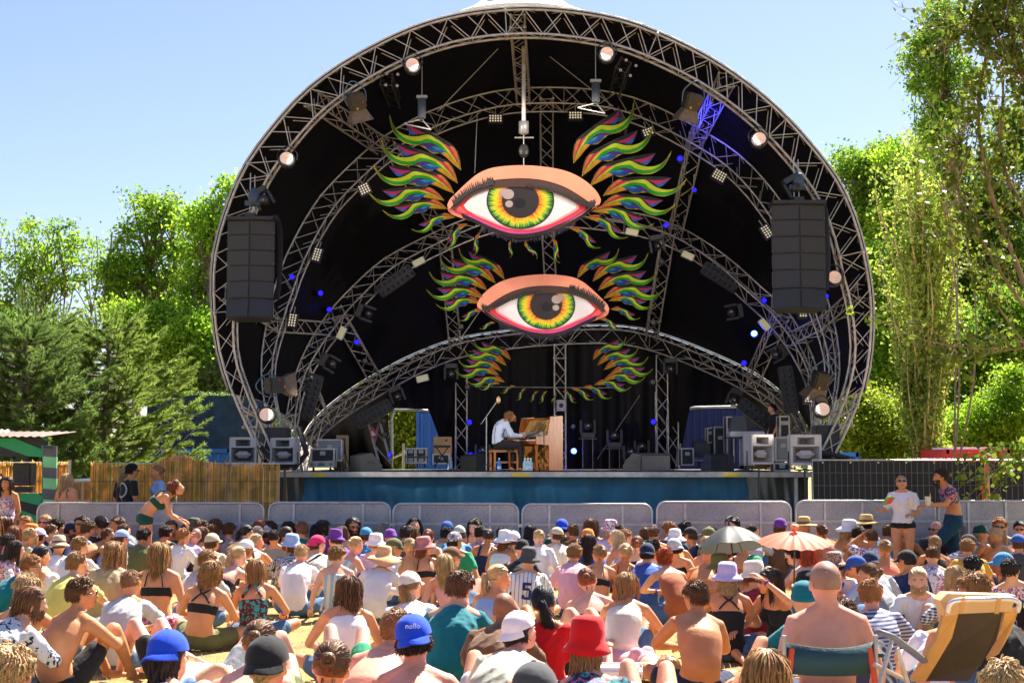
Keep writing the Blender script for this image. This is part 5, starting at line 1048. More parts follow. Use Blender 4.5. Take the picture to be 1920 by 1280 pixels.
# ---- reed fence
def reeds(px0, px1, py, y, label, seed, bump_px=None):
    r = np.random.default_rng(seed); x0 = P(px0, 0, y).x; x1 = P(px1, 0, y).x; e = empty('reed_fence', ((x0+x1)/2, y, 0), label=label, cat='fence', group='reed fences left of the stage'); n = int((x1-x0)/.0052); x = np.sort(r.uniform(x0, x1, n)); H = P(0, py, y).z
    if bump_px: H = H+np.exp(-((x-P(bump_px, 0, y).x)/.38)**2)*.16+np.sin(x*3)*.015
    h = H+r.normal(0, .03, n)-np.abs(r.normal(0, .02, n)); lean = r.normal(0, .012, n); d = r.uniform(-.02, .02, n); X = x-e.location.x; wd = r.uniform(.005, .0085, n)
    z = 0*x; F = np.stack([np.stack([X-wd, d, z], 1), np.stack([X+wd, d, z], 1), np.stack([X+wd+lean, d, h], 1), np.stack([X-wd+lean, d, h], 1)], 1); S = np.stack([np.stack([X+wd, d, z], 1), np.stack([X+wd, d+.012, z], 1), np.stack([X+wd+lean, d+.012, h], 1), np.stack([X+wd+lean, d, h], 1)], 1)
    obj('reed_mat', quads_mesh(np.concatenate([F, S])), mat('reed', (.62, .43, .12), .75, 0, .3, 5, island=.5, trans=.4), e)
    mb = MB(); L = (x1-x0)/2
    for zz in (.25, .65, 1.05, 1.45): mb.tube([(-L, -.035, zz), (L, -.035, zz)], .005, 4)
    mb.build('tie_wire', mat('rust_wire', (.25, .15, .06), .7), e); mb = MB(); hz = P(0, py, y).z+.01
    mb.tube([(-L, .05, .15), (-L, .05, hz), (L, .05, hz), (L, .05, .15)], .021, 6); mb.build('fence_frame', ALU, e)
reeds(192, 535, 870, 26.8, 'long golden reed fence between the car and the stage corner', 3, 350)
reeds(-20, 150, 868, 26.9, 'golden reed fence at the far left behind the striped stall', 4)
e = empty('fence_post', (P(153, 0, 26.6).x, 26.6, 0), label='galvanised fence post at the end of the left reed fence', cat='post'); MB().tube([(0, 0, 0), (0, 0, P(0, 862, 26.6).z)], .03, 8).build('post_tube', ALU, e); MB().box((0, 0, .06), (.25, .6, .12), bev=.02).build('foot_block', mat('concrete_foot', (.35, .34, .32), .9), e)
# ---- car seen through the gap
cx = P(172, 0, 29.5).x; e = empty('parked_car', (cx, 29.5, 0), label='grey car parked in the gap between the two reed fences', cat='car'); carp = mat('car_paint', (.14, .16, .19), .25, .5, .05, 2, coat=.6); k = 3.9
prof = [(-2.1, .35), (-2.12, .75), (-1.85, .98), (-1.2, 1.06), (-.55, 1.40), (.35, 1.47), (1.15, 1.36), (1.75, 1.02), (2.08, .9), (2.12, .4)]
mb = MB(); V = []; top = cr(prof, 4); 
for yy, ins in ((0, .0), (.12, -.04), (1.6, -.04), (1.72, 0)): V.append([(x*(1+ins*.3 if ins else 1), yy+.0, max(.3, z+(0 if ins else -.05))) for x, z in top])
n = len(top); V = np.array(V).reshape(-1, 3); F = [(a*n+i, a*n+i+1, (a+1)*n+i+1, (a+1)*n+i) for a in range(3) for i in range(n-1)]+[tuple(range(n)), tuple(range(4*n-1, 3*n-1, -1))]; mb.add(V, F); mb.build('body', carp, e, smooth=False)
for xs_ in ([(-1.05, 1.04), (-.5, 1.34), (.02, 1.38), (.02, 1.04)], [(.1, 1.04), (.1, 1.385), (.9, 1.33), (1.35, 1.05)]): MB().slab(xs_, .012, -.002).build('side_window', mat('car_glass', (.02, .025, .03), .05, 0, 0, spec=1), e)
for q in (-1.35, 1.3):
    w_ = MB().lathe([(.001, 0), (.33, 0), (.33, .2), (.001, .2)], (q, .18, .33), 20, RX(90)).build('wheel', BLKP, e); MB().lathe([(.001, 0), (.2, .0), (.21, -.01)], (q, -.03, .33), 16, RX(90)).build('rim', ALU, w_)
MB().box((.5, -.01, .92), (.16, .02, .03)).build('handle', ALUD, e); mb = MB(); MB().box((0, -.005, .62), (3.6, .02, .04)).build('trim_strip', BLKP, e)
# ---- striped painted stall at the far left
y = 24.5; e = empty('striped_stall', P(50, 862, y), label='stall painted in green and black diagonal stripes under a corrugated roof, far left', cat='stall'); o = np.array(e.location)
gp = mat('stall_green', (.02, .36, .14), .6, 0, .12, 4); gl = mat('stall_light_green', (.20, .62, .28), .6, 0, .12, 4); kp = mat('stall_black', (.02, .025, .035), .6, 0, .2, 4); gk = mat('stall_grey', (.10, .11, .12), .6, 0, .2, 4)
def wpoly(name, pts, m, yo, th=.04, yy=y):
    q = [((P(a, b, yy).x-o[0]), (P(a, b, yy).z-o[2])) for a, b in pts]; mb = MB(); mb.slab(q, th, 0); ob = mb.build(name, m, e); ob.location = (0, yo, 0); return ob
wpoly('fascia_board', [(-30, 820), (90, 820), (92, 856), (-30, 856)], kp, 0); wpoly('green_stripe', [(-10, 821), (30, 821), (90, 846), (90, 857), (55, 855), (-10, 832)], gp, -.045, .01); wpoly('green_stripe', [(78, 821), (90, 821), (91, 827)], gp, -.045, .01)
wpoly('counter_board', [(-30, 924), (86, 924), (86, 1010), (-30, 1010)], kp, 0); wpoly('green_stripe', [(37, 924), (72, 924), (86, 932), (86, 950), (37, 937)], gp, -.045, .01); wpoly('green_stripe', [(40, 955), (75, 968), (86, 985), (86, 1000), (50, 985)], gp, -.045, .01); wpoly('green_stripe', [(-20, 960), (10, 975), (40, 1000), (10, 1000), (-20, 985)], gp, -.045, .01)
for i, (a, b) in enumerate(((834, 855), (855, 875), (875, 895), (895, 915), (915, 935), (935, 958))):
    V = [P(86, a, y), P(91, a, y), P(112, a+3, y-.8 if False else y-.3), P(108, b+2, y-.3), P(88, b, y), P(85, b, y)]; wpoly('post_band', [(85, a), (111, a+2), (110, b+2), (85, b)], (gk, gl)[i % 2], -.08, .06)
    wpoly('post_edge', [(82, a), (86, a), (86, b), (82, b)], (gp if i % 2 == 0 else kp), -.02, .09)
wpoly('post_base', [(84, 958), (108, 960), (108, 1010), (84, 1010)], gp, -.08, .06)
mb = MB(); xs = np.arange(-2.2, .45, .035); V = []; 
for i, x in enumerate(xs):
    zz = P(0, 822, y).z-o[2]+.012*math.sin(i*1.6)+.03; V += [(x, -.35, zz), (x, 1.6, zz+.12)]
mb.add(V, [(2*i, 2*i+2, 2*i+3, 2*i+1) for i in range(len(xs)-1)]); mb.build('corrugated_roof', mat('rusty_roof', (.14, .08, .06), .7, .2, .4, 4), e)
mb = MB(); mb.add([(P(-5, 815, y).x-o[0]+i*.05, -.42, P(0, 812, y).z-o[2]+.03*(i % 2)) for i in range(8)]+[(P(-5, 815, y).x-o[0]+i*.05, -.2, P(0, 808, y).z-o[2]+.03*(i % 2)) for i in range(8)], [(i, i+1, i+9, i+8) for i in range(7)]); mb.build('pale_roof_sheet', mat('pale_sheet', (.6, .62, .5), .5), e)
wpoly('hinge', [(88, 836), (104, 838), (104, 841), (88, 839)], BLK, -.15, .02)
e2 = empty('speaker_box', P(38, 924, 25.2), label='black loudspeaker on the counter of the striped stall', cat='loudspeaker'); MB().box((0, .2, .33), (.32, .35, .40), bev=.02).build('cabinet', BLK, e2); MB().lathe([(.001, 0), (.09, 0), (.11, -.02)], (0, .02, .28), 16, RX(90)).build('driver', cabm, e2); MB().box((0, .2, .06), (.3, .3, .10)).build('stand', BLK, e2)
# ---- black mesh site fence at the right
def site_fence(px0, px1, y, label):
    x0 = P(px0, 0, y).x; x1 = P(px1, 0, y).x; W = x1-x0; H = P(0, 862, y).z; e = empty('mesh_fence', ((x0+x1)/2, y, 0), label=label, cat='fence', group='black screened site fences'); 
    o = tarp('black_screen', -W/2, W/2, .08, H-.03, .03, mat('fence_screen', (.016, .016, .017), .75, 0, .35, 1.2, .3, 8), e, .02, 50, int(px0)); mb = MB()
    mb.tube([(-W/2, 0, .1), (-W/2, 0, H), (W/2, 0, H), (W/2, 0, .1), (-W/2, 0, .1)], .02, 6); mb.build('fence_frame', ALU, e); mb = MB(); S = [((x, -.015, .1), (x, -.015, H)) for x in np.arange(-W/2+.11, W/2, .115)]+[((-W/2, -.02, z), (W/2, -.02, z)) for z in (.35, .9, 1.35, H-.25)]
    segs(mb, S, .0035, 4); mb.build('wire_mesh', mat('fence_wire', (.30, .29, .27), .5, .4), e); mb = MB()
    for x in np.arange(-W/2+.2, W/2, .55): mb.box((x, -.01, H-.05), (.03, .03, .03))
    mb.build('fixing', ALU, e)
site_fence(1508, 1822, 28.2, 'black screened site fence panel behind the two standing people'); site_fence(1829, 2060, 28.2, 'black screened site fence panel at the right edge')
e = empty('red_post', (P(1822, 0, 28.0).x, 28.0, 0), label='red and white marker strip at the joint of the black fence', cat='marker'); H = P(0, 900, 28).z; MB().box((0, .0, H/2-.1), (.14, .03, H)).build('red_panel', mat('marker_red', (.75, .03, .02), .5), e); MB().box((0, -.02, .9), (.14, .02, .16)).build('white_panel', mat('marker_white', (.8, .8, .78), .5), e)
# ---- crowd barriers
bar = mat('barrier_galvanised', (.46, .48, .50), .4, .35, .15, 8); perf = bpy.data.materials.new('perforated_sheet'); perf.use_nodes = True; nt = perf.node_tree; p = nt.nodes['Principled BSDF']; p.inputs['Metallic'].default_value = .35; p.inputs['Roughness'].default_value = .5
tc = nd(nt, 'ShaderNodeTexCoord'); nz = nd(nt, 'ShaderNodeTexNoise'); nz.inputs['Scale'].default_value = 45; nz.inputs['Detail'].default_value = 4; rp = ramp(nt, [(.30, (.27, .28, .30)), (.66, (.40, .41, .42))]); nz2 = nd(nt, 'ShaderNodeTexNoise'); nz2.inputs['Scale'].default_value = 2.5; nz2.inputs['Detail'].default_value = 5; rp2 = ramp(nt, [(.35, (.75, .78, .82)), (.65, (1.1, 1.08, 1.05))])
mx = nd(nt, 'ShaderNodeMix', data_type='RGBA', blend_type='MULTIPLY'); mx.inputs['Factor'].default_value = 1
for a, b in ((tc.outputs['Object'], nz.inputs['Vector']), (tc.outputs['Object'], nz2.inputs['Vector']), (nz.outputs[0], rp.inputs[0]), (nz2.outputs[0], rp2.inputs[0]), (rp.outputs[0], mx.inputs['A']), (rp2.outputs[0], mx.inputs['B']), (mx.outputs['Result'], p.inputs['Base Color'])): nt.links.new(a, b)
def barrier(px0, px1, py, y, posts, label):
    x0 = P(px0, 0, y).x; x1 = P(px1, 0, y).x; W = x1-x0; H = P(0, py, y).z; e = empty('crowd_barrier', ((x0+x1)/2, y, 0), label=label, cat='barrier', group='steel crowd barriers in front of the stage'); mb = MB(); c = .14
    pts = [(-W/2, 0, .05)]+[(-W/2+c-c*math.cos(a), 0, H-c+c*math.sin(a)) for a in np.linspace(0, math.pi/2, 7)]+[(W/2-c+c*math.sin(a), 0, H-c+c*math.cos(a)) for a in np.linspace(0, math.pi/2, 7)]+[(W/2, 0, .05)]
    mb.tube(pts, .021, 8); mb.build('frame', bar, e, smooth=True)
    poly = [(x, z) for x, _, z in pts]; MB().slab(poly, .006, .01).build('steel_sheet', perf, e); mb = MB()
    for q in posts: x = P(q, 0, y).x-e.location.x; mb.box((x, -.012, H/2), (.035, .02, H-.03))
    mb.build('post', bar, e); mb = MB()
    for z in (H-.33, H-.62): mb.box((0, -.010, z), (W-.04, .016, .022)); mb.box((0, -.012, z+.02), (W-.04, .006, .010))
    mb.build('sheet_rib', bar, e); mb = MB()
    for x in (-W/2+.1, W/2-.1): mb.tube([(x, 0, .05), (x, .9, .03)], .025, 6); mb.tube([(x, .0, H-.3), (x, .85, .05)], .02, 6)
    mb.build('rear_brace', bar, e); MB().box((W/2+.04, 0, H-.35), (.08, .05, .05)).build('latch', ALU, e); MB().box((0, -.45, .015), (W-.06, .9, .012)).build('foot_plate', ALUD, e)
for a in ((97, 508, 943, 23.2, (135, 243, 342, 465), 'long crowd barrier at the left in front of the reed fence'), (518, 738, 942, 23.2, (563, 689), 'crowd barrier in front of the left stage corner'), (744, 971, 944, 23.2, (792, 920), 'crowd barrier in front of the pianist'), (979, 1214, 945, 23.2, (1028, 1161), 'crowd barrier right of the centre, below the moving heads'), (1224, 1467, 941, 23.2, (1275, 1412), 'crowd barrier below the mixing desk'), (1477, 1730, 939, 23.2, (1529, 1597, 1668), 'crowd barrier behind the standing woman'), (1736, 2010, 939, 23.2, (1790, 1858), 'crowd barrier at the right edge behind the walking man')): barrier(*a)
# ================================================================== PEOPLE
TMP = bpy.data.scenes.new('tmp_build')
def remesh(mb, voxel, smooth=4, fac=.5):
    me = mb.build('t', me_only=True); o = bpy.data.objects.new('t', me); TMP.collection.objects.link(o)
    m = o.modifiers.new('r', 'REMESH'); m.mode = 'VOXEL'; m.voxel_size = voxel; m.use_smooth_shade = True
    if smooth: s = o.modifiers.new('s', 'SMOOTH'); s.factor = fac; s.iterations = smooth
    
    with bpy.context.temp_override(scene=TMP, view_layer=TMP.view_layers[0]):
        TMP.view_layers[0].update(); dg = bpy.context.evaluated_depsgraph_get(); out = bpy.data.meshes.new_from_object(o.evaluated_get(dg))
    bpy.data.objects.remove(o); bpy.data.meshes.remove(me); return out
def mverts(me):
    a = np.empty(len(me.vertices)*3, np.float32); me.vertices.foreach_get('co', a); return a.reshape(-1, 3)
def mnorm(me):
    a = np.empty(len(me.vertices)*3, np.float32); me.vertices.foreach_get('normal', a); return a.reshape(-1, 3)
def folds(me, amp, seed=0, k=22):
    """cloth folds: soft ridges running down and across the cloth"""
    V = mverts(me); N = mnorm(me); r = np.random.default_rng(seed); d = np.zeros(len(V)); W = V+.05*np.sin(V[:, [1, 2, 0]]*9+r.uniform(0, 6, 3))+.03*np.sin(V[:, [2, 0, 1]]*19+r.uniform(0, 6, 3))
    for i in range(7):
        v = r.normal(size=3); v[2] *= .55; v *= k*r.uniform(.6, 2.0)/np.linalg.norm(v); s = np.sin(W@v+r.uniform(0, 6)); d += (1-np.abs(s))**2*r.uniform(.5, 1)-.3
    V = V+N*(d*amp*.4)[:, None]; me.vertices.foreach_set('co', V.astype(np.float32).reshape(-1)); me.update(); return me
# ---- poses: joints of a person facing +Y, seat or feet on z=0
def seat_pose(lean=.06, slouch=.05, knees='cross', arms='knees', headpitch=0, f=1.0, turn=0):
    J = {}
    J['P'] = (0, 0, .11); J['W'] = (0, -.03-slouch*.6+lean*.3, .27); J['C'] = (0, -.02-slouch*.3+lean*.8, .44); J['N'] = (0, lean*1.25+slouch*.35, .575); J['H'] = (0, lean*1.5+slouch*.8+.025, .725)
    for s, k in ((-1, 'L'), (1, 'R')):
        J['S'+k] = (s*.165, J['N'][1]-.01, .535); J['h'+k] = (s*.09, .0, .10)
        if knees == 'cross': J['k'+k] = (s*.34, .34, .17); J['a'+k] = (-s*.05+s*.03, .36+.06*s, .07); J['t'+k] = (-s*.17, .40+.06*s, .05)
        elif knees == 'up': J['k'+k] = (s*.15, .40, .46); J['a'+k] = (s*.13, .60, .07); J['t'+k] = (s*.15, .78, .03)
        elif knees == 'wide': J['k'+k] = (s*.30, .38, .40); J['a'+k] = (s*.16, .56, .07); J['t'+k] = (s*.20, .74, .03)
        elif knees == 'side': J['k'+k] = (.26+.08*s, .36-.04*s, .13); J['a'+k] = (.50, .02+.16*s, .08); J['t'+k] = (.62, -.04+.16*s, .05)
        elif knees == 'long': J['k'+k] = (s*.12, .50, .20); J['a'+k] = (s*.13, .92, .07); J['t'+k] = (s*.15, .98, .20)
        elif knees == 'kneel': J['k'+k] = (s*.14, .36, .08); J['a'+k] = (s*.14, -.04, .05); J['t'+k] = (s*.12, -.16, .04)
        elif knees == 'chair': J['k'+k] = (s*.16, .46, .18); J['a'+k] = (s*.17, .52, -.24); J['t'+k] = (s*.18, .70, -.28)
        S = J['S'+k]
        if arms == 'knees': J['e'+k] = (s*.285, S[1]+.10, .31); J['w'+k] = (s*.20, S[1]+.30, .27 if knees != 'up' else .42)
        elif arms == 'hug': J['e'+k] = (s*.27, S[1]+.16, .36); J['w'+k] = (s*.05, S[1]+.38, .34)
        elif arms == 'back': J['e'+k] = (s*.27, S[1]-.14, .29); J['w'+k] = (s*.30, S[1]-.26, .05)
        elif arms == 'chin': J['e'+k] = (s*.24, S[1]+.20, .38); J['w'+k] = (s*.07, S[1]+.17, .60) if s > 0 else (s*.04, S[1]+.32, .36)
        elif arms == 'side': J['e'+k] = (s*.25, S[1]-.02, .28); J['w'+k] = (s*.26, S[1]+.14, .10)
        elif arms == 'phone': J['e'+k] = (s*.25, S[1]+.14, .42) if s < 0 else (s*.27, S[1]+.12, .32); J['w'+k] = (s*.16, S[1]+.26, .66) if s < 0 else (s*.12, S[1]+.32, .30)
        elif arms == 'brow': J['e'+k] = (s*.33, S[1]+.10, .60) if s < 0 else (s*.27, S[1]+.10, .32); J['w'+k] = (s*.13, S[1]+.20, .76) if s < 0 else (s*.14, S[1]+.32, .30)
    return J
POSES = {
 'cross': seat_pose(), 'crossf': seat_pose(.12, .10, 'cross', 'hug'), 'hug': seat_pose(.10, .10, 'up', 'hug'), 'up': seat_pose(.05, .07, 'wide', 'knees'),
 'back': seat_pose(-.14, .0, 'long', 'back'), 'backup': seat_pose(-.12, .0, 'up', 'back'), 'side': seat_pose(.03, .03, 'side', 'side'), 'kneel': seat_pose(.02, .0, 'kneel', 'side'),
 'chin': seat_pose(.12, .12, 'cross', 'chin'), 'phone': seat_pose(.03, .03, 'cross', 'phone'), 'brow': seat_pose(.03, .03, 'cross', 'brow'), 'chair': seat_pose(-.05, .02, 'chair', 'side'), 'loose': seat_pose(.02, .08, 'wide', 'side'), 'curl': seat_pose(.20, .16, 'cross', 'hug')}
def JJ(**k): return k
POSES['stand'] = JJ(P=(0, 0, .93), W=(0, -.01, 1.08), C=(0, -.01, 1.25), N=(0, .0, 1.395), H=(0, .035, 1.545), SL=(-.165, -.01, 1.355), SR=(.165, -.01, 1.355), hL=(-.09, 0, .90), hR=(.09, 0, .90), kL=(-.10, .03, .48), kR=(.10, .03, .48), aL=(-.10, -.02, .08), aR=(.11, -.02, .08), tL=(-.12, .16, .03), tR=(.13, .16, .03), eL=(-.23, -.02, 1.10), eR=(.23, -.02, 1.10), wL=(-.22, .10, .87), wR=(.22, .10, .87))
def posed(base, **k): d = dict(POSES[base]); d.update(k); return d
POSES['melon'] = posed('stand', eL=(-.24, .05, 1.10), wL=(-.17, .26, 1.08), eR=(.27, .04, 1.12), wR=(.30, .24, 1.14), H=(0, .055, 1.535))
POSES['walk'] = posed('stand', N=(0, .10, 1.38), C=(0, .05, 1.24), H=(0, .19, 1.52), SL=(-.165, .09, 1.34), SR=(.165, .07, 1.34), kL=(-.10, .34, .58), aL=(-.10, .30, .14), tL=(-.11, .46, .12), kR=(.10, -.06, .47), aR=(.10, -.34, .12), tR=(.11, -.20, .04), eL=(-.23, .22, 1.15), wL=(-.18, .46, 1.14), eR=(.27, -.14, 1.12), wR=(.27, -.08, .88))
POSES['stoop'] = posed('stand', P=(0, -.02, .93), W=(0, .03, 1.07), C=(0, .17, 1.20), N=(0, .30, 1.29), H=(0, .43, 1.37), SL=(-.16, .27, 1.26), SR=(.16, .27, 1.26), eL=(-.20, .32, 1.00), wL=(-.12, .50, .93), eR=(.20, .34, 1.00), wR=(.12, .50, .90))
POSES['pianist'] = posed('stand', P=(0, 0, .12), W=(0, -.03, .27), C=(0, .02, .44), N=(0, .13, .575), H=(0, .27, .66), SL=(-.17, .11, .53), SR=(.17, .11, .53), hL=(-.09, 0, .10), hR=(.09, 0, .10), kL=(-.14, .44, .10), kR=(.15, .42, .08), aL=(-.13, .34, -.42), aR=(.16, .46, -.42), tL=(-.14, .48, -.47), tR=(.18, .60, -.47), eL=(-.25, .20, .28), wL=(-.22, .46, .27), eR=(.25, .20, .28), wR=(.20, .46, .27))
# lying people: head towards the camera, knees up
POSES['lie'] = JJ(P=(0, .0, .11), W=(0, -.16, .11), C=(0, -.34, .12), N=(0, -.50, .12), H=(0, -.64, .13), SL=(-.17, -.46, .11), SR=(.17, -.46, .11), hL=(-.09, .05, .11), hR=(.09, .05, .11), kL=(-.12, .42, .50), kR=(.14, .44, .48), aL=(-.12, .66, .06), aR=(.14, .70, .06), tL=(-.13, .84, .04), tR=(.15, .88, .04), eL=(-.33, -.28, .08), wL=(-.14, -.10, .24), eR=(.33, -.28, .08), wR=(.12, -.12, .24))
POSES['lieflat'] = posed('lie', kL=(-.12, .48, .14), kR=(.14, .46, .40), aL=(-.13, .90, .07), aR=(.15, .70, .07), tL=(-.16, .94, .18), tR=(.16, .88, .04), eL=(-.36, -.40, .10), wL=(-.16, -.60, .14))
def headM(J, yaw, pitch, lying=False):
    """rotation of the head frame (x right, y face, z up)"""
    M = Matrix.Rotation(R(yaw), 3, 'Z') @ Matrix.Rotation(R(-pitch), 3, 'X')
    if lying: M = Matrix.Rotation(R(90), 3, 'X') @ M
    return M
def torso_st(J, sex, k=0.0):
    P_, W_, C_, N_ = [np.array(J[q], float) for q in 'PWCN']; up = unit(W_-P_)
    f = sex == 'f'; wd = (.172, .122, .138, .150, .095) if f else (.160, .142, .160, .172, .10)
    st = [(P_-up*.07, wd[0]*.80, .095), (P_, wd[0], .120), (P_*.5+W_*.5, (wd[0]+wd[1])/2, .108), (W_, wd[1], .092), (W_*.5+C_*.5, wd[2], .098), (C_, wd[3], .106), (C_*.45+N_*.55, wd[3]*.93, .088), (N_+unit(N_-C_)*.005, wd[4]*.8, .062)]
    return [(p, a+k, b+k) for p, a, b in st]
def torso(mb, J, sex, k=0., lo=0, hi=8):
    st = torso_st(J, sex, k)[lo:hi]; P_ = np.array([q[0] for q in st]); r_ = np.array([[q[1], q[2]] for q in st]); L = np.r_[0, np.cumsum(np.linalg.norm(np.diff(P_, axis=0), axis=1))]; t = np.linspace(0, L[-1], 15)
    pts = np.stack([np.interp(t, L, P_[:, i]) for i in range(3)], 1); rr = np.stack([np.interp(t, L, r_[:, i]) for i in range(2)], 1)
    side = unit(np.array(J['SR'])-np.array(J['SL'])); side[2] = 0; mb.tube(pts, rr, 18, side=side)
def cap_tube(mb, pts, r, n=10):
    pts = np.array(pts, float); r = np.array(r, float); a = unit(pts[0]-pts[1]); b = unit(pts[-1]-pts[-2]); P_ = np.concatenate([[pts[0]+a*r[0]*.75], [pts[0]+a*r[0]*.4], pts, [pts[-1]+b*r[-1]*.4], [pts[-1]+b*r[-1]*.75]]); rr = np.concatenate([[r[0]*.35, r[0]*.85], r, [r[-1]*.85, r[-1]*.35]]); mb.tube(P_, rr, n)
def lerp(a, b, t): return np.array(a)*(1-t)+np.array(b)*t
def hand(mb, w, d, palm_n, curl=.5, s=1.0, fl=1):
    """palm, four unequal bent fingers and a thumb leaving the side of the palm"""
    w = np.array(w); d = unit(d); n = unit(np.array(palm_n)-d*np.dot(palm_n, d)); sd = np.cross(d, n)*fl
    mb.tube([w-d*.01, w+d*.02*s, w+d*.055*s, w+d*.088*s], np.array([[.021, .016], [.030, .015], [.038, .014], [.036, .011]])*s, 10, side=sd)
    for i, L in enumerate((.068, .078, .072, .055)):
        b = w+d*.084*s+sd*(-.027+.018*i)*s; p = [b]; a = curl*.5; dd = d+sd*(-.06+.045*i); dd = unit(dd)
        for q in range(3): v = unit(dd*math.cos(a)+n*math.sin(a)); p.append(p[-1]+v*L*s*(.44, .31, .25)[q]); a += curl*.75
        mb.tube(p, np.array([.0085, .0080, .0072, .0055])*s, 6)
    b = w+d*.028*s-sd*.028*s; v = unit(d*.65-sd*.65+n*.35); v2 = unit(d*.9-sd*.15+n*.4); mb.tube([b, b+v*.032*s, b+v*.032*s+v2*.028*s, b+v*.032*s+v2*.05*s], np.array([.013, .0105, .009, .006])*s, 6)
def head_parts(mb, J, sex, hm, fine=True):
    H = np.array(J['H']); M = np.array(hm); X = lambda v: H+M@np.array(v, float); E = lambda c, r, n=14, m=10: mb.ell(X(c), r, n, m, M)
    E((0, -.012, .030), (.074, .094, .088), 20, 14); E((0, .020, -.020), (.064, .068, .080), 16, 12); E((0, .034, -.060), (.046, .046, .046)); E((0, .060, -.088), (.022, .020, .018)); E((0, .070, .030), (.052, .016, .016))
    mb.tube([X((0, .082, .022)), X((0, .096, -.002)), X((0, .107, -.022)), X((0, .090, -.032))], [.008, .010, .0125, .009], 8)
    E((-.010, .092, -.027), (.008, .010, .006), 6, 5); E((.010, .092, -.027), (.008, .010, .006), 6, 5)
    for s in (-1, 1): E((s*.036, .060, -.012), (.022, .020, .018)); E((s*.077, -.006, -.004), (.011, .020, .032), 10, 8)
    E((0, .083, -.052), (.022, .009, .006), 8, 5); E((0, .081, -.062), (.018, .009, .006), 8, 5)
    N_ = np.array(J['N']); mb.tube([N_-np.array([0, 0, .03]), lerp(N_, X((0, -.02, -.05)), .5), X((0, -.018, -.03))], [.066 if sex == 'm' else .056, .054 if sex == 'm' else .046, .056 if sex == 'm' else .050], 14)
def make_body(J, sex, hm, voxel, curl=.6, hands=True):
    mb = MB(); torso(mb, J, sex); f = .9 if sex == 'f' else 1.0
    for k, s in (('L', -1), ('R', 1)):
        S, e, w = J['S'+k], J['e'+k], J['w'+k]; cap_tube(mb, [lerp(J['N'], S, .35)+np.array([0, 0, -.015]), S, lerp(S, e, .35), lerp(S, e, .7), e], np.array([.052, .058, .052, .045, .040])*f)
        nb = lerp(J['N'], J['H'], .28); mb.tube([nb+np.array([0, -.01, .01]), lerp(nb, S, .45)+np.array([0, -.012, .0]), S], np.array([.036, .046, .050])*f, 10)
        cap_tube(mb, [e, lerp(e, w, .3), lerp(e, w, .7), w], np.array([.040, .041, .031, .024])*f)
        h, kn, a, t = J['h'+k], J['k'+k], J['a'+k], J['t'+k]; cap_tube(mb, [h, lerp(h, kn, .3), lerp(h, kn, .7), kn], np.array([.098, .090, .068, .056]))
        cap_tube(mb, [kn, lerp(kn, a, .3), lerp(kn, a, .65), a], np.array([.055, .057, .043, .034])); u = unit(np.array(t)-np.array(a)); mb.tube([np.array(a)-u*.06, a, lerp(a, t, .5), np.array(t), np.array(t)+u*.05], [[.024, .022], [.034, .034], [.038, .028], [.042, .019], [.022, .010]], 10, side=[1, 0, 0])
    if sex == 'f':
        C_ = np.array(J['C']); fw = np.cross(unit(np.array(J['N'])-C_), unit(np.array(J['SR'])-np.array(J['SL'])))
        for s in (-1, 1): mb.ell(C_+np.array([s*.068, 0, .0])+fw*.085, (.058, .052, .058), 12, 8)
    else:
        C_ = np.array(J['C']); fw = np.cross(unit(np.array(J['N'])-C_), [1, 0, 0])
        pass
    head_parts(mb, J, sex, hm)
    me = remesh(mb, voxel, 6 if voxel < .014 else 3)
    if hands:
        h = MB(); h.v = [mverts(me)]; h.n = len(me.vertices); F = [list(p.vertices) for p in me.polygons]; h.f = F; h.fm = [0]*len(F)
        for k, s in (('L', -1), ('R', 1)):
            e, w = np.array(J['e'+k], float), np.array(J['w'+k], float); d = unit(w-e); pn = np.array([-s*.3, .3, -1.]); 
            if w[2] < .1: d = unit(d*np.array([1, 1, .1])); pn = np.array([0, 0, -1.])
            hand(h, w+d*.015, d, pn, curl, .96 if sex == 'f' else 1.05, s)
        me2 = h.build('b', me_only=True, smooth=True); bpy.data.meshes.remove(me); me = me2
    return me
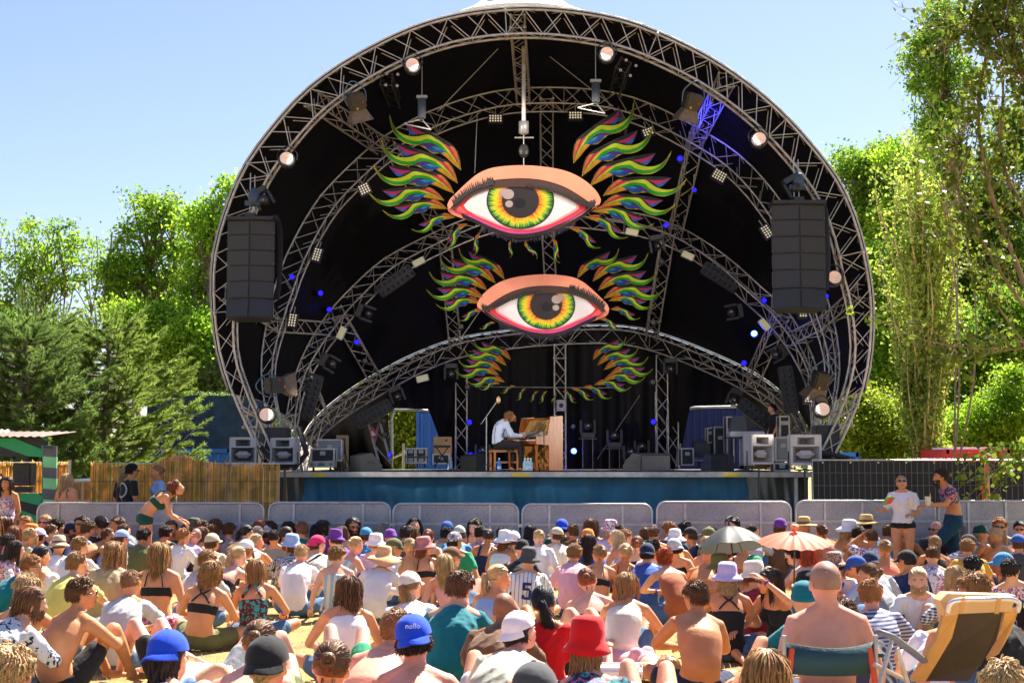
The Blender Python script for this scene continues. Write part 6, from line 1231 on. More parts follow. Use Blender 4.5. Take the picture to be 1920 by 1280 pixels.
# ---- clothes (all share the pose of the body they are on)
def chest_bits(mb, J, sex, k, back=True):
    C_ = np.array(J['C']); fw = np.cross(unit(np.array(J['N'])-C_), [1., 0, 0])
    if sex == 'f':
        for s in (-1, 1): mb.ell(C_+np.array([s*.066, 0, .0])+fw*.085, (.060+k, .055+k, .060+k), 12, 8)
    elif back:
        pass
def make_garment(kind, J, sex, voxel, seed=0):
    mb = MB(); amp = .010
    if kind in ('tee', 'shirt', 'long', 'open'): chest_bits(mb, J, sex, .016)
    elif kind in ('tank', 'swim', 'halter', 'band', 'low'): chest_bits(mb, J, sex, .007, kind == 'tank')
    A = lambda k, n0, n1, g: cap_tube(mb, [lerp(J['N'], J['S'+k], .4)+np.array([0, 0, -.012]), J['S'+k], lerp(J['S'+k], J['e'+k], n0), lerp(J['S'+k], J['e'+k], n1)], [.062+g, .072+g, .068+g, .066+g])
    if kind in ('tee', 'shirt', 'long'):
        torso(mb, J, sex, .020, 1, 8)
        for k in 'LR':
            if kind == 'tee': A(k, .4, .72, 0)
            else: A(k, .5, .98, -.004)
            if kind == 'long': e, w = J['e'+k], J['w'+k]; cap_tube(mb, [e, lerp(e, w, .5), lerp(e, w, .9)], [.058, .052, .042])
        mb.tube([np.array(J['N'])-unit(np.array(J['N'])-np.array(J['C']))*.05, np.array(J['N'])+unit(np.array(J['H'])-np.array(J['N']))*.022], [.098, .070], 16)
        amp = .0125
    elif kind in ('tank', 'halter', 'swim', 'low'):
        torso(mb, J, sex, .010, 1, {'tank': 7, 'halter': 6, 'swim': 6, 'low': 5}[kind]); amp = .004
    elif kind == 'open':
        torso(mb, J, sex, .022, 4, 8)
        for k in 'LR': A(k, .3, .5, 0)
    elif kind == 'band': torso(mb, J, sex, .007, 4, 6); amp = .001
    elif kind in ('shorts', 'trousers', 'briefs'):
        torso(mb, J, sex, .010, 0, 3); u = {'shorts': .62, 'trousers': 1., 'briefs': .12}[kind]
        for k in 'LR':
            h, kn, a = J['h'+k], J['k'+k], J['a'+k]; cap_tube(mb, [h, lerp(h, kn, u*.5), lerp(h, kn, u)], [.112, .104 if kind != 'briefs' else .10, (.100-.018*u) if kind != 'briefs' else .092])
            if kind == 'trousers': cap_tube(mb, [kn, lerp(kn, a, .5), lerp(kn, a, .92)], [.074, .068, .055])
        amp = .008 if kind != 'briefs' else .001
    elif kind == 'skirt':
        P_ = np.array(J['P']); torso(mb, J, sex, .03, 0, 3)
        for k in 'LR': cap_tube(mb, [J['h'+k], lerp(J['h'+k], J['k'+k], .5), J['k'+k]], [.13, .115, .09])
    me = remesh(mb, voxel, 3 if kind != 'band' else 1)
    if amp > .002: folds(me, amp, seed)
    return me
def strap_mesh(J, sex, kind, th=.006):
    """straps that lie on the back and over the shoulders"""
    C_, N_, W_ = np.array(J['C']), np.array(J['N']), np.array(J['W']); up = unit(N_-C_); sd = unit(np.array(J['SR'])-np.array(J['SL'])); bk = -np.cross(up, sd)*1.0; mb = MB()
    if bk[1] > 0 and J is not None and abs(bk[2]) < .9: bk = -bk
    Ln = np.linalg.norm(N_-C_)
    def pt(u, v, off=.0):    # u across, v up from C to N (0..1), on the back surface
        d = .106-.03*max(0, v-.3); wdt = .15 if sex == 'f' else .168; q = math.sqrt(max(0, 1-(u/wdt)**2)); return C_+up*v*Ln+sd*u+bk*(d*q+.008+off)
    def over(u): return C_+up*Ln*.97+sd*u+np.array([0, 0, .012])
    def front(u): return C_+up*Ln*.35+sd*u-bk*.105
    def run(ps, r=th): mb.tube(cr(ps, 4), r, 5)
    if kind == 'two':
        for s in (-1, 1): run([pt(s*.085, -.05), pt(s*.075, .35), pt(s*.07, .7), over(s*.072)-bk*.0, front(s*.08)])
    elif kind == 'cross':
        for s in (-1, 1): run([pt(s*.09, -.05), pt(s*.03, .35), pt(-s*.02, .55), over(-s*.065), front(-s*.08)], th*1.4)
    elif kind == 'bag':
        run([pt(-.10, -.5), pt(-.04, .0), pt(.03, .4), pt(.07, .75), over(.085), front(.05)], .012)
    elif kind == 'halter':
        for s in (-1, 1): run([pt(s*.10, .0), pt(s*.05, .5), pt(s*.03, .8), over(s*.05)], .014)
    elif kind == 'wide':
        for s in (-1, 1): run([pt(s*.10, -.3), pt(s*.09, .3), pt(s*.085, .7), over(s*.085), front(s*.085)], .015)
    return mb.build('s', me_only=True, smooth=True)
# ---- hair
def skull(v): return v
def hair_mesh(style, seed, hatted=False):
    """locks rooted on the scalp and falling over it; built in the head frame"""
    r = np.random.default_rng(seed+11); mb = MB(); cen = np.array([0, -.014, .030]); rad = np.array([.079, .101, .095])
    L, n, curl, th, out = {'short': (.046, 900, .003, .0036, .22), 'crop': (.018, 800, .0, .0030, .16), 'buzz': (.006, 10, 0, .003, .0), 'curly': (.042, 1000, .008, .0042, .42), 'bigcurl': (.18, 950, .011, .0042, .26), 'long': (.28, 950, .003, .0036, .0), 'wavy': (.29, 950, .008, .0038, .03), 'bob': (.18, 900, .004, .0038, .02), 'bun': (.07, 360, .003, .0062, .0), 'pony': (.07, 360, .002, .0060, .0), 'messy': (.08, 800, .007, .0040, .16), 'thin': (.03, 200, .001, .004, .15), 'fringe': (.06, 400, .004, .006, .3)}[style]
    V = []; F = []; nu, nv = 28, 14; close = style in ('buzz', 'crop', 'thin')
    for i in range(nv+1):
        for j in range(nu):
            a = 2*math.pi*j/nu; front = math.sin(a)
            lim = 2.16-.98*max(0, front+.12)**.6-(.10 if close else 0)*(front < .3); th_ = lim*i/nv; q = np.array([math.sin(th_)*math.cos(a), math.sin(th_)*math.sin(a), math.cos(th_)]); bump = 1.0+(.012*math.sin(a*7+th_*5)+.010*math.sin(a*15+seed))*(not close)
            V.append(cen+q*(rad*(1.008 if not close else .984))*bump)
    for i in range(nv):
        for j in range(nu): F.append([i*nu+j, (i+1)*nu+j, (i+1)*nu+(j+1) % nu, i*nu+(j+1) % nu])
    if style != 'thin': mb.add(V, F)
    bun_c = np.array([0, -.108, .050]) if style == 'bun' else np.array([0, -.104, .02])
    if hatted and style in ('bun', 'messy'): bun_c = np.array([0, -.096, -.015])
    for k in range(n):
        while True:
            q = r.normal(size=3); q /= np.linalg.norm(q); fr = q[1]
            if q[2] < -.42 or (fr > .30 and q[2] < .40): continue
            if abs(q[0]) > .72 and fr > -.15 and q[2] < .10: continue
            if hatted and q[2] > .08: continue
            break
        p = cen+q*rad; pts = [p.copy()]; steps = 6 if L < .1 else 9; st = L*r.uniform(.75, 1.12)/steps; ph = r.uniform(0, 6.3); ax = unit(r.normal(size=3)); sw = r.normal(size=3)*.28
        if style in ('bun', 'pony'):
            for s in range(steps):
                t = (s+1)/steps; c = p*(1-t)+bun_c*t; d = c-cen; l = np.linalg.norm(d/(rad*1.03)); pts.append(cen+d/l if l < 1 else c)
        else:
            for s in range(steps):
                c = pts[-1]; nn = unit((c-cen)/rad**2); g = np.array([q[0]*.25, -.25, -1.0]) if q[1] < -.05 else np.array([(.9 if q[0] > 0 else -.9), -1.0, -.35]); gn = np.dot(g, nn)
                dt = g-nn*gn if (gn < 0 and np.linalg.norm((c-cen)/rad) < 1.25) else np.array([-q[0]*.30, .0, -1.0])
                if np.linalg.norm(dt) < .35: dt = dt+np.array([q[0], q[1]-.25, 0])*1.0
                d = unit(unit(dt)+nn*out*(1-.6*s/steps)+sw*(.8 if L < .1 else .35)); c = c+d*st; v = c-cen; l = np.linalg.norm(v/(rad*1.035))
                if l < 1: c = cen+v/l
                if c[1] > .0 and c[2] < .075:
                    c[0] = (1 if q[0] > 0 else -1)*max(abs(c[0]), .080+.01*r.uniform()); c[1] = min(c[1], .035)
                if c[2] < -.05 and q[1] < .35 and abs(c[0]) < .075: c[1] = min(c[1], -.055)
                pts.append(c)
        pts = np.array(pts); tt = np.arange(len(pts))[:, None]
        if curl: pts = pts+curl*(np.sin(tt*(1.8 if style in ('curly', 'bigcurl') else .9)+ph)*ax+np.cos(tt*1.5+ph)*np.cross(ax, [0.2, .3, .9]))*np.minimum(1, tt/2)
        mb.tube(pts, th*r.uniform(.6, 1.25)*np.array([1.0]*(len(pts)-2)+[.75, .2]), 3, cap=False)
    if style == 'bun':
        for k in range(80):
            a = r.uniform(0, 6.28); b = r.uniform(-.9, .9); p = [bun_c+np.array([math.cos(a+t)*.027*math.cos(b), -.010+math.sin(b)*.020, math.sin(a+t)*.027*math.cos(b)])*r.uniform(.8, 1.2) for t in np.linspace(0, 2.2, 6)]; mb.tube(p, [.002, .0050, .006, .006, .0050, .002], 4)
        mb.ell(bun_c+[0, -.008, 0], (.024, .019, .024), 10, 8)
        for k in range(5): q = np.array([r.uniform(-.04, .04), -.075, -.03]); mb.tube([q, q+[0, -.008, -.03], q+[r.uniform(-.02, .02), .004, -.055]], [.002, .0015, .0006], 3)
    if style == 'pony':
        for k in range(130):
            o = r.normal(size=3)*.011; w_ = r.normal(0, .016, 2); p = [bun_c+o*.4, bun_c+[0, -.030, .0]+o, bun_c+[w_[0]*.5, -.038, -.07]+o*1.2, bun_c+[w_[0], -.028, -.14]+o*1.3, bun_c+[w_[0]*1.1, -.015, -.19-r.uniform(0, .05)]+o]; mb.tube(cr(p, 2), np.linspace(.0055, .002, 9), 3)
    if style == 'messy':
        for k in range(140):
            a = r.uniform(0, 6.28); b = r.uniform(-1.2, 1.2); c = np.array([0, -.075, .085]) if not hatted else bun_c; p = [c+np.array([math.cos(a+t)*.036*math.cos(b), math.sin(b)*.028, math.sin(a+t)*.032*math.cos(b)])*r.uniform(.75, 1.5) for t in np.linspace(0, 1.9, 6)]; mb.tube(p, [.002, .005, .006, .0055, .004, .001], 4)
    return mb.build('h', me_only=True, smooth=True)
HAIRC = {'blond': (.50, .34, .16), 'lightblond': (.66, .52, .32), 'golden': (.34, .18, .065), 'brown': (.14, .065, .025), 'lbrown': (.28, .15, .06), 'dark': (.035, .02, .014), 'black': (.012, .010, .010), 'ginger': (.40, .17, .055), 'red': (.42, .07, .012), 'grey': (.30, .28, .26), 'auburn': (.22, .07, .025), 'stubble': (.34, .19, .13)}
def hairmat(c):
    m = mat('hair_'+c, HAIRC[c], .5, 0, .15, 14, spec=.4, island=.32); return m
CLO = {'white': (.80, .79, .80), 'cream': (.72, .66, .54), 'beige': (.55, .46, .32), 'khaki': (.42, .34, .20), 'black': (.018, .018, .02), 'navy': (.015, .025, .075), 'blue': (.03, .10, .38), 'brightblue': (.01, .07, .62), 'lblue': (.30, .44, .72), 'teal': (.005, .17, .20), 'sky': (.05, .25, .48), 'pink': (.78, .42, .50), 'hotpink': (.75, .03, .14), 'red': (.62, .008, .010), 'maroon': (.22, .02, .03), 'orange': (.75, .22, .03), 'rust': (.42, .12, .05), 'yellow': (.78, .66, .16), 'lime': (.50, .55, .05), 'green': (.02, .30, .14), 'sage': (.48, .54, .42), 'olive': (.13, .14, .05), 'grey': (.28, .29, .30), 'lgrey': (.50, .52, .53), 'darkgrey': (.07, .07, .075), 'lilac': (.50, .45, .72), 'purple': (.16, .04, .28), 'brown': (.16, .08, .04), 'coral': (.80, .25, .15), 'dpink': (.45, .18, .17), 'mustard': (.62, .36, .05), 'denim': (.08, .16, .28), 'straw': (.62, .42, .16), 'tan': (.66, .38, .20), 'peach': (.72, .40, .20), 'darkteal': (.008, .05, .085), 'paleblue': (.55, .64, .82), 'dgreen': (.01, .07, .04)}
PATS = {'floral': ('floral', [(.80, .78, .70), (.02, .03, .08), (.65, .12, .20), (.75, .60, .08), (.05, .20, .10), (.80, .78, .70)], 26), 'bwfloral': ('floral', [(.60, .63, .66), (.60, .63, .66), (.015, .02, .05), (.60, .63, .66), (.50, .53, .56)], 22), 'pinstripe': ('pinstripe', [(.80, .79, .76), (.03, .03, .10)], 22), 'navystripe': ('hstripe', [(.05, .06, .16), (.42, .42, .50)], 36), 'check': ('check', [(.78, .78, .80), (.02, .02, .03)], 38), 'tealspots': ('spots', [(.10, .008, .012), (.03, .36, .38)], 26), 'darkfloral': ('floral', [(.02, .02, .05), (.02, .02, .05), (.55, .10, .25), (.03, .25, .28), (.70, .35, .20), (.02, .02, .05)], 24), 'batik': ('floral', [(.45, .02, .08), (.45, .02, .08), (.60, .12, .22), (.30, .01, .10), (.78, .50, .55)], 40), 'palestripe': ('stripe', [(.75, .70, .55), (.35, .50, .60)], 14), 'whiteprint': ('floral', [(.78, .78, .78), (.78, .78, .78), (.05, .12, .45), (.78, .78, .78), (.6, .1, .12)], 24), 'leopard': ('spots', [(.45, .28, .20), (.05, .025, .02)], 42), 'redspots': ('floral', [(.75, .7, .7), (.6, .02, .04), (.02, .06, .3), (.75, .7, .7)], 30), 'yellowprint': ('floral', [(.62, .62, .58), (.62, .50, .10), (.15, .2, .3), (.62, .62, .58)], 16), 'bwprint': ('floral', [(.02, .02, .03), (.6, .6, .62), (.02, .02, .03), (.6, .6, .6)], 34), 'pinkfloral': ('floral', [(.78, .68, .62), (.78, .68, .62), (.6, .12, .15), (.78, .68, .62), (.3, .2, .5)], 34), 'camo': ('floral', [(.08, .08, .05), (.2, .18, .12), (.03, .04, .02)], 18)}
def cloth(c):
    if c in PATS: return pattern('cloth_'+c, *PATS[c])
    return mat('cloth_'+c, CLO[c], .85, 0, .10, 3, .6, 16, spec=.25, sheen=.1)
SKINC = {'fair': (.72, .38, .23), 'pale': (.74, .42, .30), 'tan': (.58, .25, .105), 'warm': (.68, .31, .15), 'brown': (.26, .11, .055), 'pink': (.74, .34, .23)}
def skinm(c):
    if 'skin_'+c in MATS: return MATS['skin_'+c]
    m = mat('skin_'+c, SKINC[c], .54, 0, .15, 7, .2, 70, spec=.32, sss=.10); return m
# ---- hats (head frame)
def bucket_hat(brim=.055, h=.10, slope=.035, flop=0, r=.098):
    mb = MB(); wv = (lambda i, a: (flop*math.sin(a*2+1)+flop*.6*math.sin(a*3+2))*(1 if i in (0, 1) else 0)) if flop else None
    mb.lathe([(r+brim, .045-slope), (r+brim+.003, .049-slope), (r+brim*.5, .050-slope*.4), (r, .056), (r*.985, .09), (r*.90, .056+h*.82), (r*.72, .056+h*.98), (r*.3, .056+h*1.03), (.001, .056+h*1.03)], (0, -.012, -.01), 28, sx=.90, sy=1.08, wav=wv)
    mb.lathe([(r+brim, .045-slope), (r+brim*.5, .044-slope*.4), (r*.95, .048)], (0, -.012, -.012), 28, sx=.90, sy=1.08, wav=wv); return mb
def sun_hat(brim, flop, h=.095): return bucket_hat(brim, h, .015 if brim < .12 else .075, flop, .095)
def cap_hat(back=False):
    mb = MB(); s = -1 if back else 1; V = []; F = []; nu, nv = 24, 9
    for i in range(nv+1):
        for j in range(nu):
            a = 2*math.pi*j/nu; th = 1.62*i/nv; k = 1.03+.006*math.sin(a*6)
            V.append([math.sin(th)*math.cos(a)*.086*k, -.012+math.sin(th)*math.sin(a)*.104*k, .040+math.cos(th)*.094*k])
    for i in range(nv):
        for j in range(nu): F.append([i*nu+j, (i+1)*nu+j, (i+1)*nu+(j+1) % nu, i*nu+(j+1) % nu])
    mb.add(V, F); mb.ell((0, -.012, .137), (.010, .010, .005), 8, 5); V = []; n = 12
    for q, zz in ((0, 0), (1, 0), (0, -.005), (1, -.005)):
        for j in range(n+1):
            a = math.pi*(.14+.72*j/n); x = math.cos(a)*.083; yb = math.sin(a)*.100; V.append([x*(1+.08*q), s*(yb+q*.072*math.sin(math.pi*j/n)**.5)-.012, .040+zz-.018*q-abs(x)*.25*q])
    m = n+1; F = []
    for j in range(n): F += [[j, j+1, m+j+1, m+j], [2*m+j, 3*m+j, 3*m+j+1, 2*m+j+1], [m+j, m+j+1, 3*m+j+1, 3*m+j]]
    mb.add(V, F); return mb
HATS = {'bucket': lambda: bucket_hat(), 'wideb': lambda: bucket_hat(.075, .10, .05, .006), 'cap': lambda: cap_hat(False), 'capb': lambda: cap_hat(True), 'dome': lambda: bucket_hat(.034, .115, .045, .004, .094), 'sun': lambda: sun_hat(.13, .022), 'straw': lambda: sun_hat(.095, .010), 'beanie': None, 'felt': lambda: sun_hat(.06, .008, .10)}
HM = {}
def hatmesh(k):
    if k not in HM:
        if k == 'beanie': mb = MB(); mb.lathe([(.090, .03), (.096, .035), (.096, .06), (.090, .065), (.086, .10), (.064, .138), (.03, .152), (.001, .156)], (0, -.012, -.005), 24, sx=.93, sy=1.12); HM[k] = mb.build('x', me_only=True, smooth=True)
        else: HM[k] = HATS[k]().build('x', me_only=True, smooth=True)
    return HM[k]
GL = {}
def glasses_mesh():
    if 'g' not in GL:
        mb = MB()
        for s in (-1, 1): mb.ell((s*.033, .096, .012), (.026, .007, .019), 12, 6); mb.tube([(s*.058, .088, .016), (s*.078, .03, .014), (s*.080, -.01, .004)], .0035, 5)
        mb.tube([(-.01, .100, .016), (.01, .100, .016)], .003, 5); GL['g'] = mb.build('x', me_only=True, smooth=True)
        mb = MB()
        for s in (-1, 1): mb.ell((s*.031, .079, .010), (.0125, .008, .0052), 10, 6)
        GL['e'] = mb.build('x', me_only=True, smooth=True); mb = MB()
        for s in (-1, 1): mb.ell((s*.031, .0865, .010), (.0052, .003, .0050), 8, 5); mb.tube([(s*.012, .086, .028), (s*.030, .091, .033), (s*.050, .079, .029)], [.003, .0036, .002], 4)
        GL['i'] = mb.build('x', me_only=True, smooth=True); mb = MB(); mb.ell((0, .091, -.052), (.022, .006, .0055), 10, 5); mb.ell((0, .0895, -.0605), (.018, .006, .006), 10, 5); GL['m'] = mb.build('x', me_only=True, smooth=True)
        mb = MB(); r = np.random.default_rng(1)
        for k in range(330):
            a = r.uniform(.12, math.pi-.12); z = r.uniform(-.105, -.025) if abs(a-math.pi/2) > .55 else r.choice([r.uniform(-.108, -.070), r.uniform(-.047, -.038)]); rr = .066-.02*max(0, -.07-z)/.03; q = np.array([math.cos(a)*rr*1.03, .025+math.sin(a)*rr*.98, z]); mb.tube([q, q+np.array([math.cos(a)*.004, math.sin(a)*.006, -.012])], [.0045, .001], 4)
        GL['b'] = mb.build('x', me_only=True, smooth=True)
    return GL
CACHE = {}; PEOPLE = []
def cached(key, fn):
    if key not in CACHE: CACHE[key] = fn()
    return CACHE[key]
def person(label, loc, yaw, pose='cross', sex='m', skin='fair', hair='short', hc='brown', top=None, tc='white', bot='shorts', bc='denim', hat=None, htc='white', hyaw=0, hpitch=0, strap=None, sc_='black', scale=1., voxel=.016, glasses=False, beard=False, face=True, seed=0, group=None, J=None, hats_=1.0, lying=False, smile=False):
    J = J or POSES[pose]; hk = (round(hyaw/15)*15, round(hpitch/10)*10, (seed % 3-1)*8 if voxel < .0165 and not lying else 0); hm = headM(J, hk[0], hk[1], lying) @ Matrix.Rotation(R(hk[2]), 3, 'Y')
    yw = yaw if isinstance(yaw, tuple) else (0, 0, yaw)
    e = empty('person', loc, (R(yw[0]), R(yw[1]), R(yw[2])), label=label, cat='person', group=group or 'people of the festival crowd', scale=scale)
    pk = (pose if J is POSES.get(pose) else id(J))
    me = cached(('b', pk, sex, hk, voxel), lambda: make_body(J, sex, hm, voxel)); body = obj('body', me, skinm(skin), e)
    gv = max(.012, voxel*.95)
    if top: obj({'tee': 'tee_shirt', 'shirt': 'shirt', 'long': 'long_sleeved_shirt', 'tank': 'tank_top', 'halter': 'halter_top', 'swim': 'swimsuit', 'low': 'low_back_top', 'band': 'bikini_band', 'open': 'open_shirt'}[top], cached(('g', top, pk, sex, gv, seed % 3), lambda: make_garment(top, J, sex, gv, seed % 3)), cloth(tc), e)
    if bot: obj({'shorts': 'shorts', 'trousers': 'trousers', 'briefs': 'briefs', 'skirt': 'skirt'}[bot], cached(('g', bot, pk, sex, gv), lambda: make_garment(bot, J, sex, gv, 5)), cloth(bc), e)
    if strap: obj('strap', cached(('s', strap, pk, sex), lambda: strap_mesh(J, sex, strap)), cloth(sc_), e)
    H = Vector(J['H']); hm4 = Matrix.Translation(H) @ hm.to_4x4()
    def att(nm, me, m, s=1.0):
        o = obj(nm, me, m, e); o.matrix_local = hm4 @ Matrix.Diagonal((s, s, s, 1)); return o
    if hair: att('hair', cached(('h', hair, seed % 2, bool(hat)), lambda: hair_mesh(hair, seed % 2, bool(hat))), hairmat(hc))
    if hat:
        h = att('hat', hatmesh(hat), cloth(htc), 1.04)
        if hat in ('straw', 'felt', 'bucket') and htc in ('straw', 'beige'):
            b = cached('hatband', lambda: MB().lathe([(.1, .056), (.1, .078)], (0, -.012, -.008), 28, sx=.915, sy=1.095).build('x', me_only=True, smooth=True)); o = obj('hat_band', b, cloth('brown'), h)
    if face:
        g = glasses_mesh()
        if glasses: att('sunglasses', g['g'], mat('sunglass_black', (.012, .010, .010), .15, 0, 0, spec=.8))
        else: att('eye_white', g['e'], mat('eyeball_white', (.75, .70, .66), .3, 0, 0)); att('iris_and_brow', g['i'], mat('brow_dark', (.06, .035, .025), .5))
        att('lips', g['m'], mat('lips', (.45, .12, .10), .45))
        if beard: att('beard', g['b'], hairmat(hc))
    if seed % 3 == 1 and not J is POSES['pianist']:
        k = 'R' if seed % 2 else 'L'; w_, e_ = np.array(J['w'+k], float), np.array(J['e'+k], float); d_ = unit(w_-e_)
        me_ = cached(('wb', pk, k), lambda: MB().tube([w_-d_*.022, w_-d_*.004], .0295, 12).build('x', me_only=True, smooth=True)); obj('wristband', me_, cloth('purple'), e)
    PEOPLE.append(e); return e
# ================================================================== THE CROWD
def wordcol(c): return {'lblue': 'light blue', 'lgrey': 'light grey', 'darkgrey': 'dark grey', 'brightblue': 'bright blue', 'hotpink': 'hot pink', 'dpink': 'dusty pink', 'sky': 'azure', 'bwfloral': 'black and white floral', 'navystripe': 'navy striped', 'tealspots': 'teal spotted', 'darkfloral': 'dark floral', 'palestripe': 'pale striped', 'whiteprint': 'white printed', 'redspots': 'red and blue patterned', 'yellowprint': 'yellow and grey printed', 'bwprint': 'black and white', 'pinkfloral': 'pink floral', 'dgreen': 'dark green', 'check': 'checked', 'pinstripe': 'pinstriped', 'tan': 'tan'}.get(c, c)
HW = {'blond': 'blond', 'lightblond': 'pale blond', 'golden': 'golden', 'brown': 'brown', 'lbrown': 'light brown', 'dark': 'dark', 'black': 'black', 'ginger': 'ginger', 'red': 'red', 'grey': 'grey', 'auburn': 'auburn', 'stubble': 'stubbly'}
HS = {'short': 'short %s hair', 'crop': 'cropped %s hair', 'buzz': '%s shaved head', 'curly': 'curly %s hair', 'bigcurl': 'big curly %s hair', 'long': 'long %s hair', 'wavy': 'wavy long %s hair', 'bob': 'shoulder length %s hair', 'bun': '%s hair in a bun', 'pony': '%s ponytail', 'messy': 'messy %s updo', 'thin': 'thin %s hair', 'fringe': '%s fringe'}
TW = {'tee': '%s t-shirt', 'shirt': '%s shirt', 'long': '%s long sleeved top', 'tank': '%s tank top', 'halter': '%s halter top', 'swim': '%s swimsuit', 'low': '%s low back top', 'band': '%s bikini top', 'open': '%s open shirt'}
HTW = {'dome': '%s dome hat', 'bucket': '%s bucket hat', 'wideb': '%s floppy hat', 'cap': '%s cap', 'capb': '%s backwards cap', 'sun': 'wide %s sun hat', 'straw': '%s brimmed hat', 'beanie': '%s beanie', 'felt': '%s felt hat'}
LMK = [(60, 'the striped stall'), (150, 'the left reed fence'), (200, 'the parked car'), (290, 'the chatting pair'), (350, 'the stooping woman'), (430, 'the long reed fence'), (490, 'the grey horn speakers'), (560, 'the left stage corner'), (640, 'the laptop desk case'), (720, 'the slanted left truss'), (800, 'the left stage doorway'), (880, 'the left upright truss'), (945, 'the pianist'), (1010, 'the piano'), (1075, 'the centre upright truss'), (1150, 'the moving head lamps'), (1225, 'the wedge monitors'), (1290, 'the right upright truss'), (1360, 'the right stage doorway'), (1420, 'the mixing desk'), (1480, 'the sound engineer'), (1550, 'the right horn speaker'), (1650, 'the black mesh fence'), (1730, 'the standing watermelon eater'), (1800, 'the walking man'), (1930, 'the right picture edge')]
USED = {}
def mklabel(d, px, py, extra=''):
    parts = []
    if d.get('hat'): parts.append(HTW[d['hat'][0]] % wordcol(d['hat'][1]))
    if d.get('hair') and (not d.get('hat')): parts.append(HS[d['hair'][0]] % HW[d['hair'][1]])
    elif not d.get('hair') and not d.get('hat'): parts.append('bald head')
    t = d.get('top'); parts.append(TW[t[0]] % wordcol(t[1]) if t else 'bare back')
    mark = [n for x, n in LMK if px <= x][0]
    band = 'against the barrier below' if py < 982 else 'in the far rows below' if py < 1003 else 'mid crowd below' if py < 1040 else 'in the nearer crowd below' if py < 1100 else 'close to the camera below'
    s = '%s and %s, %s %s' % (parts[0], parts[1], band, mark)
    if extra: s = s+' '+extra
    if s in USED: s = s+', right one'
    w_ = s.split()
    if len(w_) > 16: w_ = [q for q in w_ if q not in ('a', 'the', 'in')]
    if len(w_) > 16: w_ = [q for q in w_ if q not in ('one', 'long', 'right-hand', 'crowd')]
    s = ' '.join(w_[:16])
    if s in USED: print('DUP', s)
    USED[s] = 1; return s
def solve_y(px, py, h, ymax=22.55):
    k = P(px, py, 1).z-CAMZ; y = 12
    for _ in range(12): y = (CAMZ-h-gz(y))/(-k)
    return y
HEADS = []
def crowd(px, py, s, label=None, y=None, base=None):
    d = {}; tk = s.split(); sex = 'm'; yaw = None; pose = None; hy = 0; hp = 0; skin = 'fair'; bot = ('shorts', 'denim'); strap = None; gl = False; beard = False; sc = 1.0
    sd = int(px*7+py*3) % 9973; r = random.Random(sd)
    for t in tk:
        if t in ('m', 'f'): sex = t
        elif t == 'g': gl = True
        elif t == 'b': beard = True
        else:
            k, v = t.split(':', 1) if ':' in t else (t[0], t[1:])
            if k == 'y': yaw = float(v)
            elif k == 'hy': hy = float(v)
            elif k == 'hp': hp = float(v)
            elif k == 'P': pose = v
            elif k == 'S': skin = v
            elif k == 'H': d['hair'] = v.split('/')
            elif k == 'T': d['top'] = v.split('/')
            elif k == 'B': bot = v.split('/')
            elif k == 'h': d['hat'] = v.split('/')
            elif k == 's': strap = v.split('/')
            elif k == 'sc': sc = float(v)
            elif k == 'Y': y = float(v)
    if yaw is None: yaw = r.choice([-50, -32, -20, -10, -4, 0, 6, 14, 26, 40, 58])
    if pose is None: pose = r.choice(['cross', 'hug', 'crossf', 'up', 'curl', 'backup', 'loose', 'back', 'side'])
    if label is None and hy == 0: hy = r.choice([-45, -15, 0, 0, 15, 30])
    if skin == 'fair' and label is None: skin = r.choice(['fair', 'pale', 'pink', 'warm', 'tan', 'fair', 'warm'])
    J = POSES[pose]; top = J['H'][2]+.125+(.02 if d.get('hat') else 0)
    if y is None and base is None:
        y = solve_y(px, py, top*sc)*(1 if py < 1040 else 1-.07*min(1, (py-1040)/60)-.05*(py > 1140))
        if y > 22.5: y = 22.5-r.uniform(0, .35)
    if base is None:
        z = P(px, py, y).z; b = gz(y); sc2 = (z-b)/top; sc = min(max(sc2, .86), 1.16)
    else: b = base; sc = (P(px, py, y).z-b)/top
    a = R(yaw); hx, hyy = J['H'][0]*sc, J['H'][1]*sc; ox = hx*math.cos(a)-hyy*math.sin(a); oy = hx*math.sin(a)+hyy*math.cos(a)
    loc = (P(px, py, y).x-ox, y-oy, b)
    vox = .0115 if y < 11 else .014 if y < 15 else .018
    HEADS.append((px, y))
    tilt = (r.uniform(-5, 5), r.uniform(-6, 6)) if (base is None and pose not in ('stand', 'melon', 'walk', 'stoop')) else (0, 0)
    return person(label or mklabel(d, px, py), loc, (tilt[0], tilt[1], yaw), pose, sex, skin, (d.get('hair') or [None])[0], (d.get('hair') or [0, 'brown'])[1], (d.get('top') or [None])[0], (d.get('top') or [0, 'white'])[1], bot[0], bot[1], (d.get('hat') or [None])[0], (d.get('hat') or [0, 'white'])[1], hy, hp, strap[0] if strap else None, strap[1] if strap else 'black', sc, vox, gl, beard, True, sd % 5)
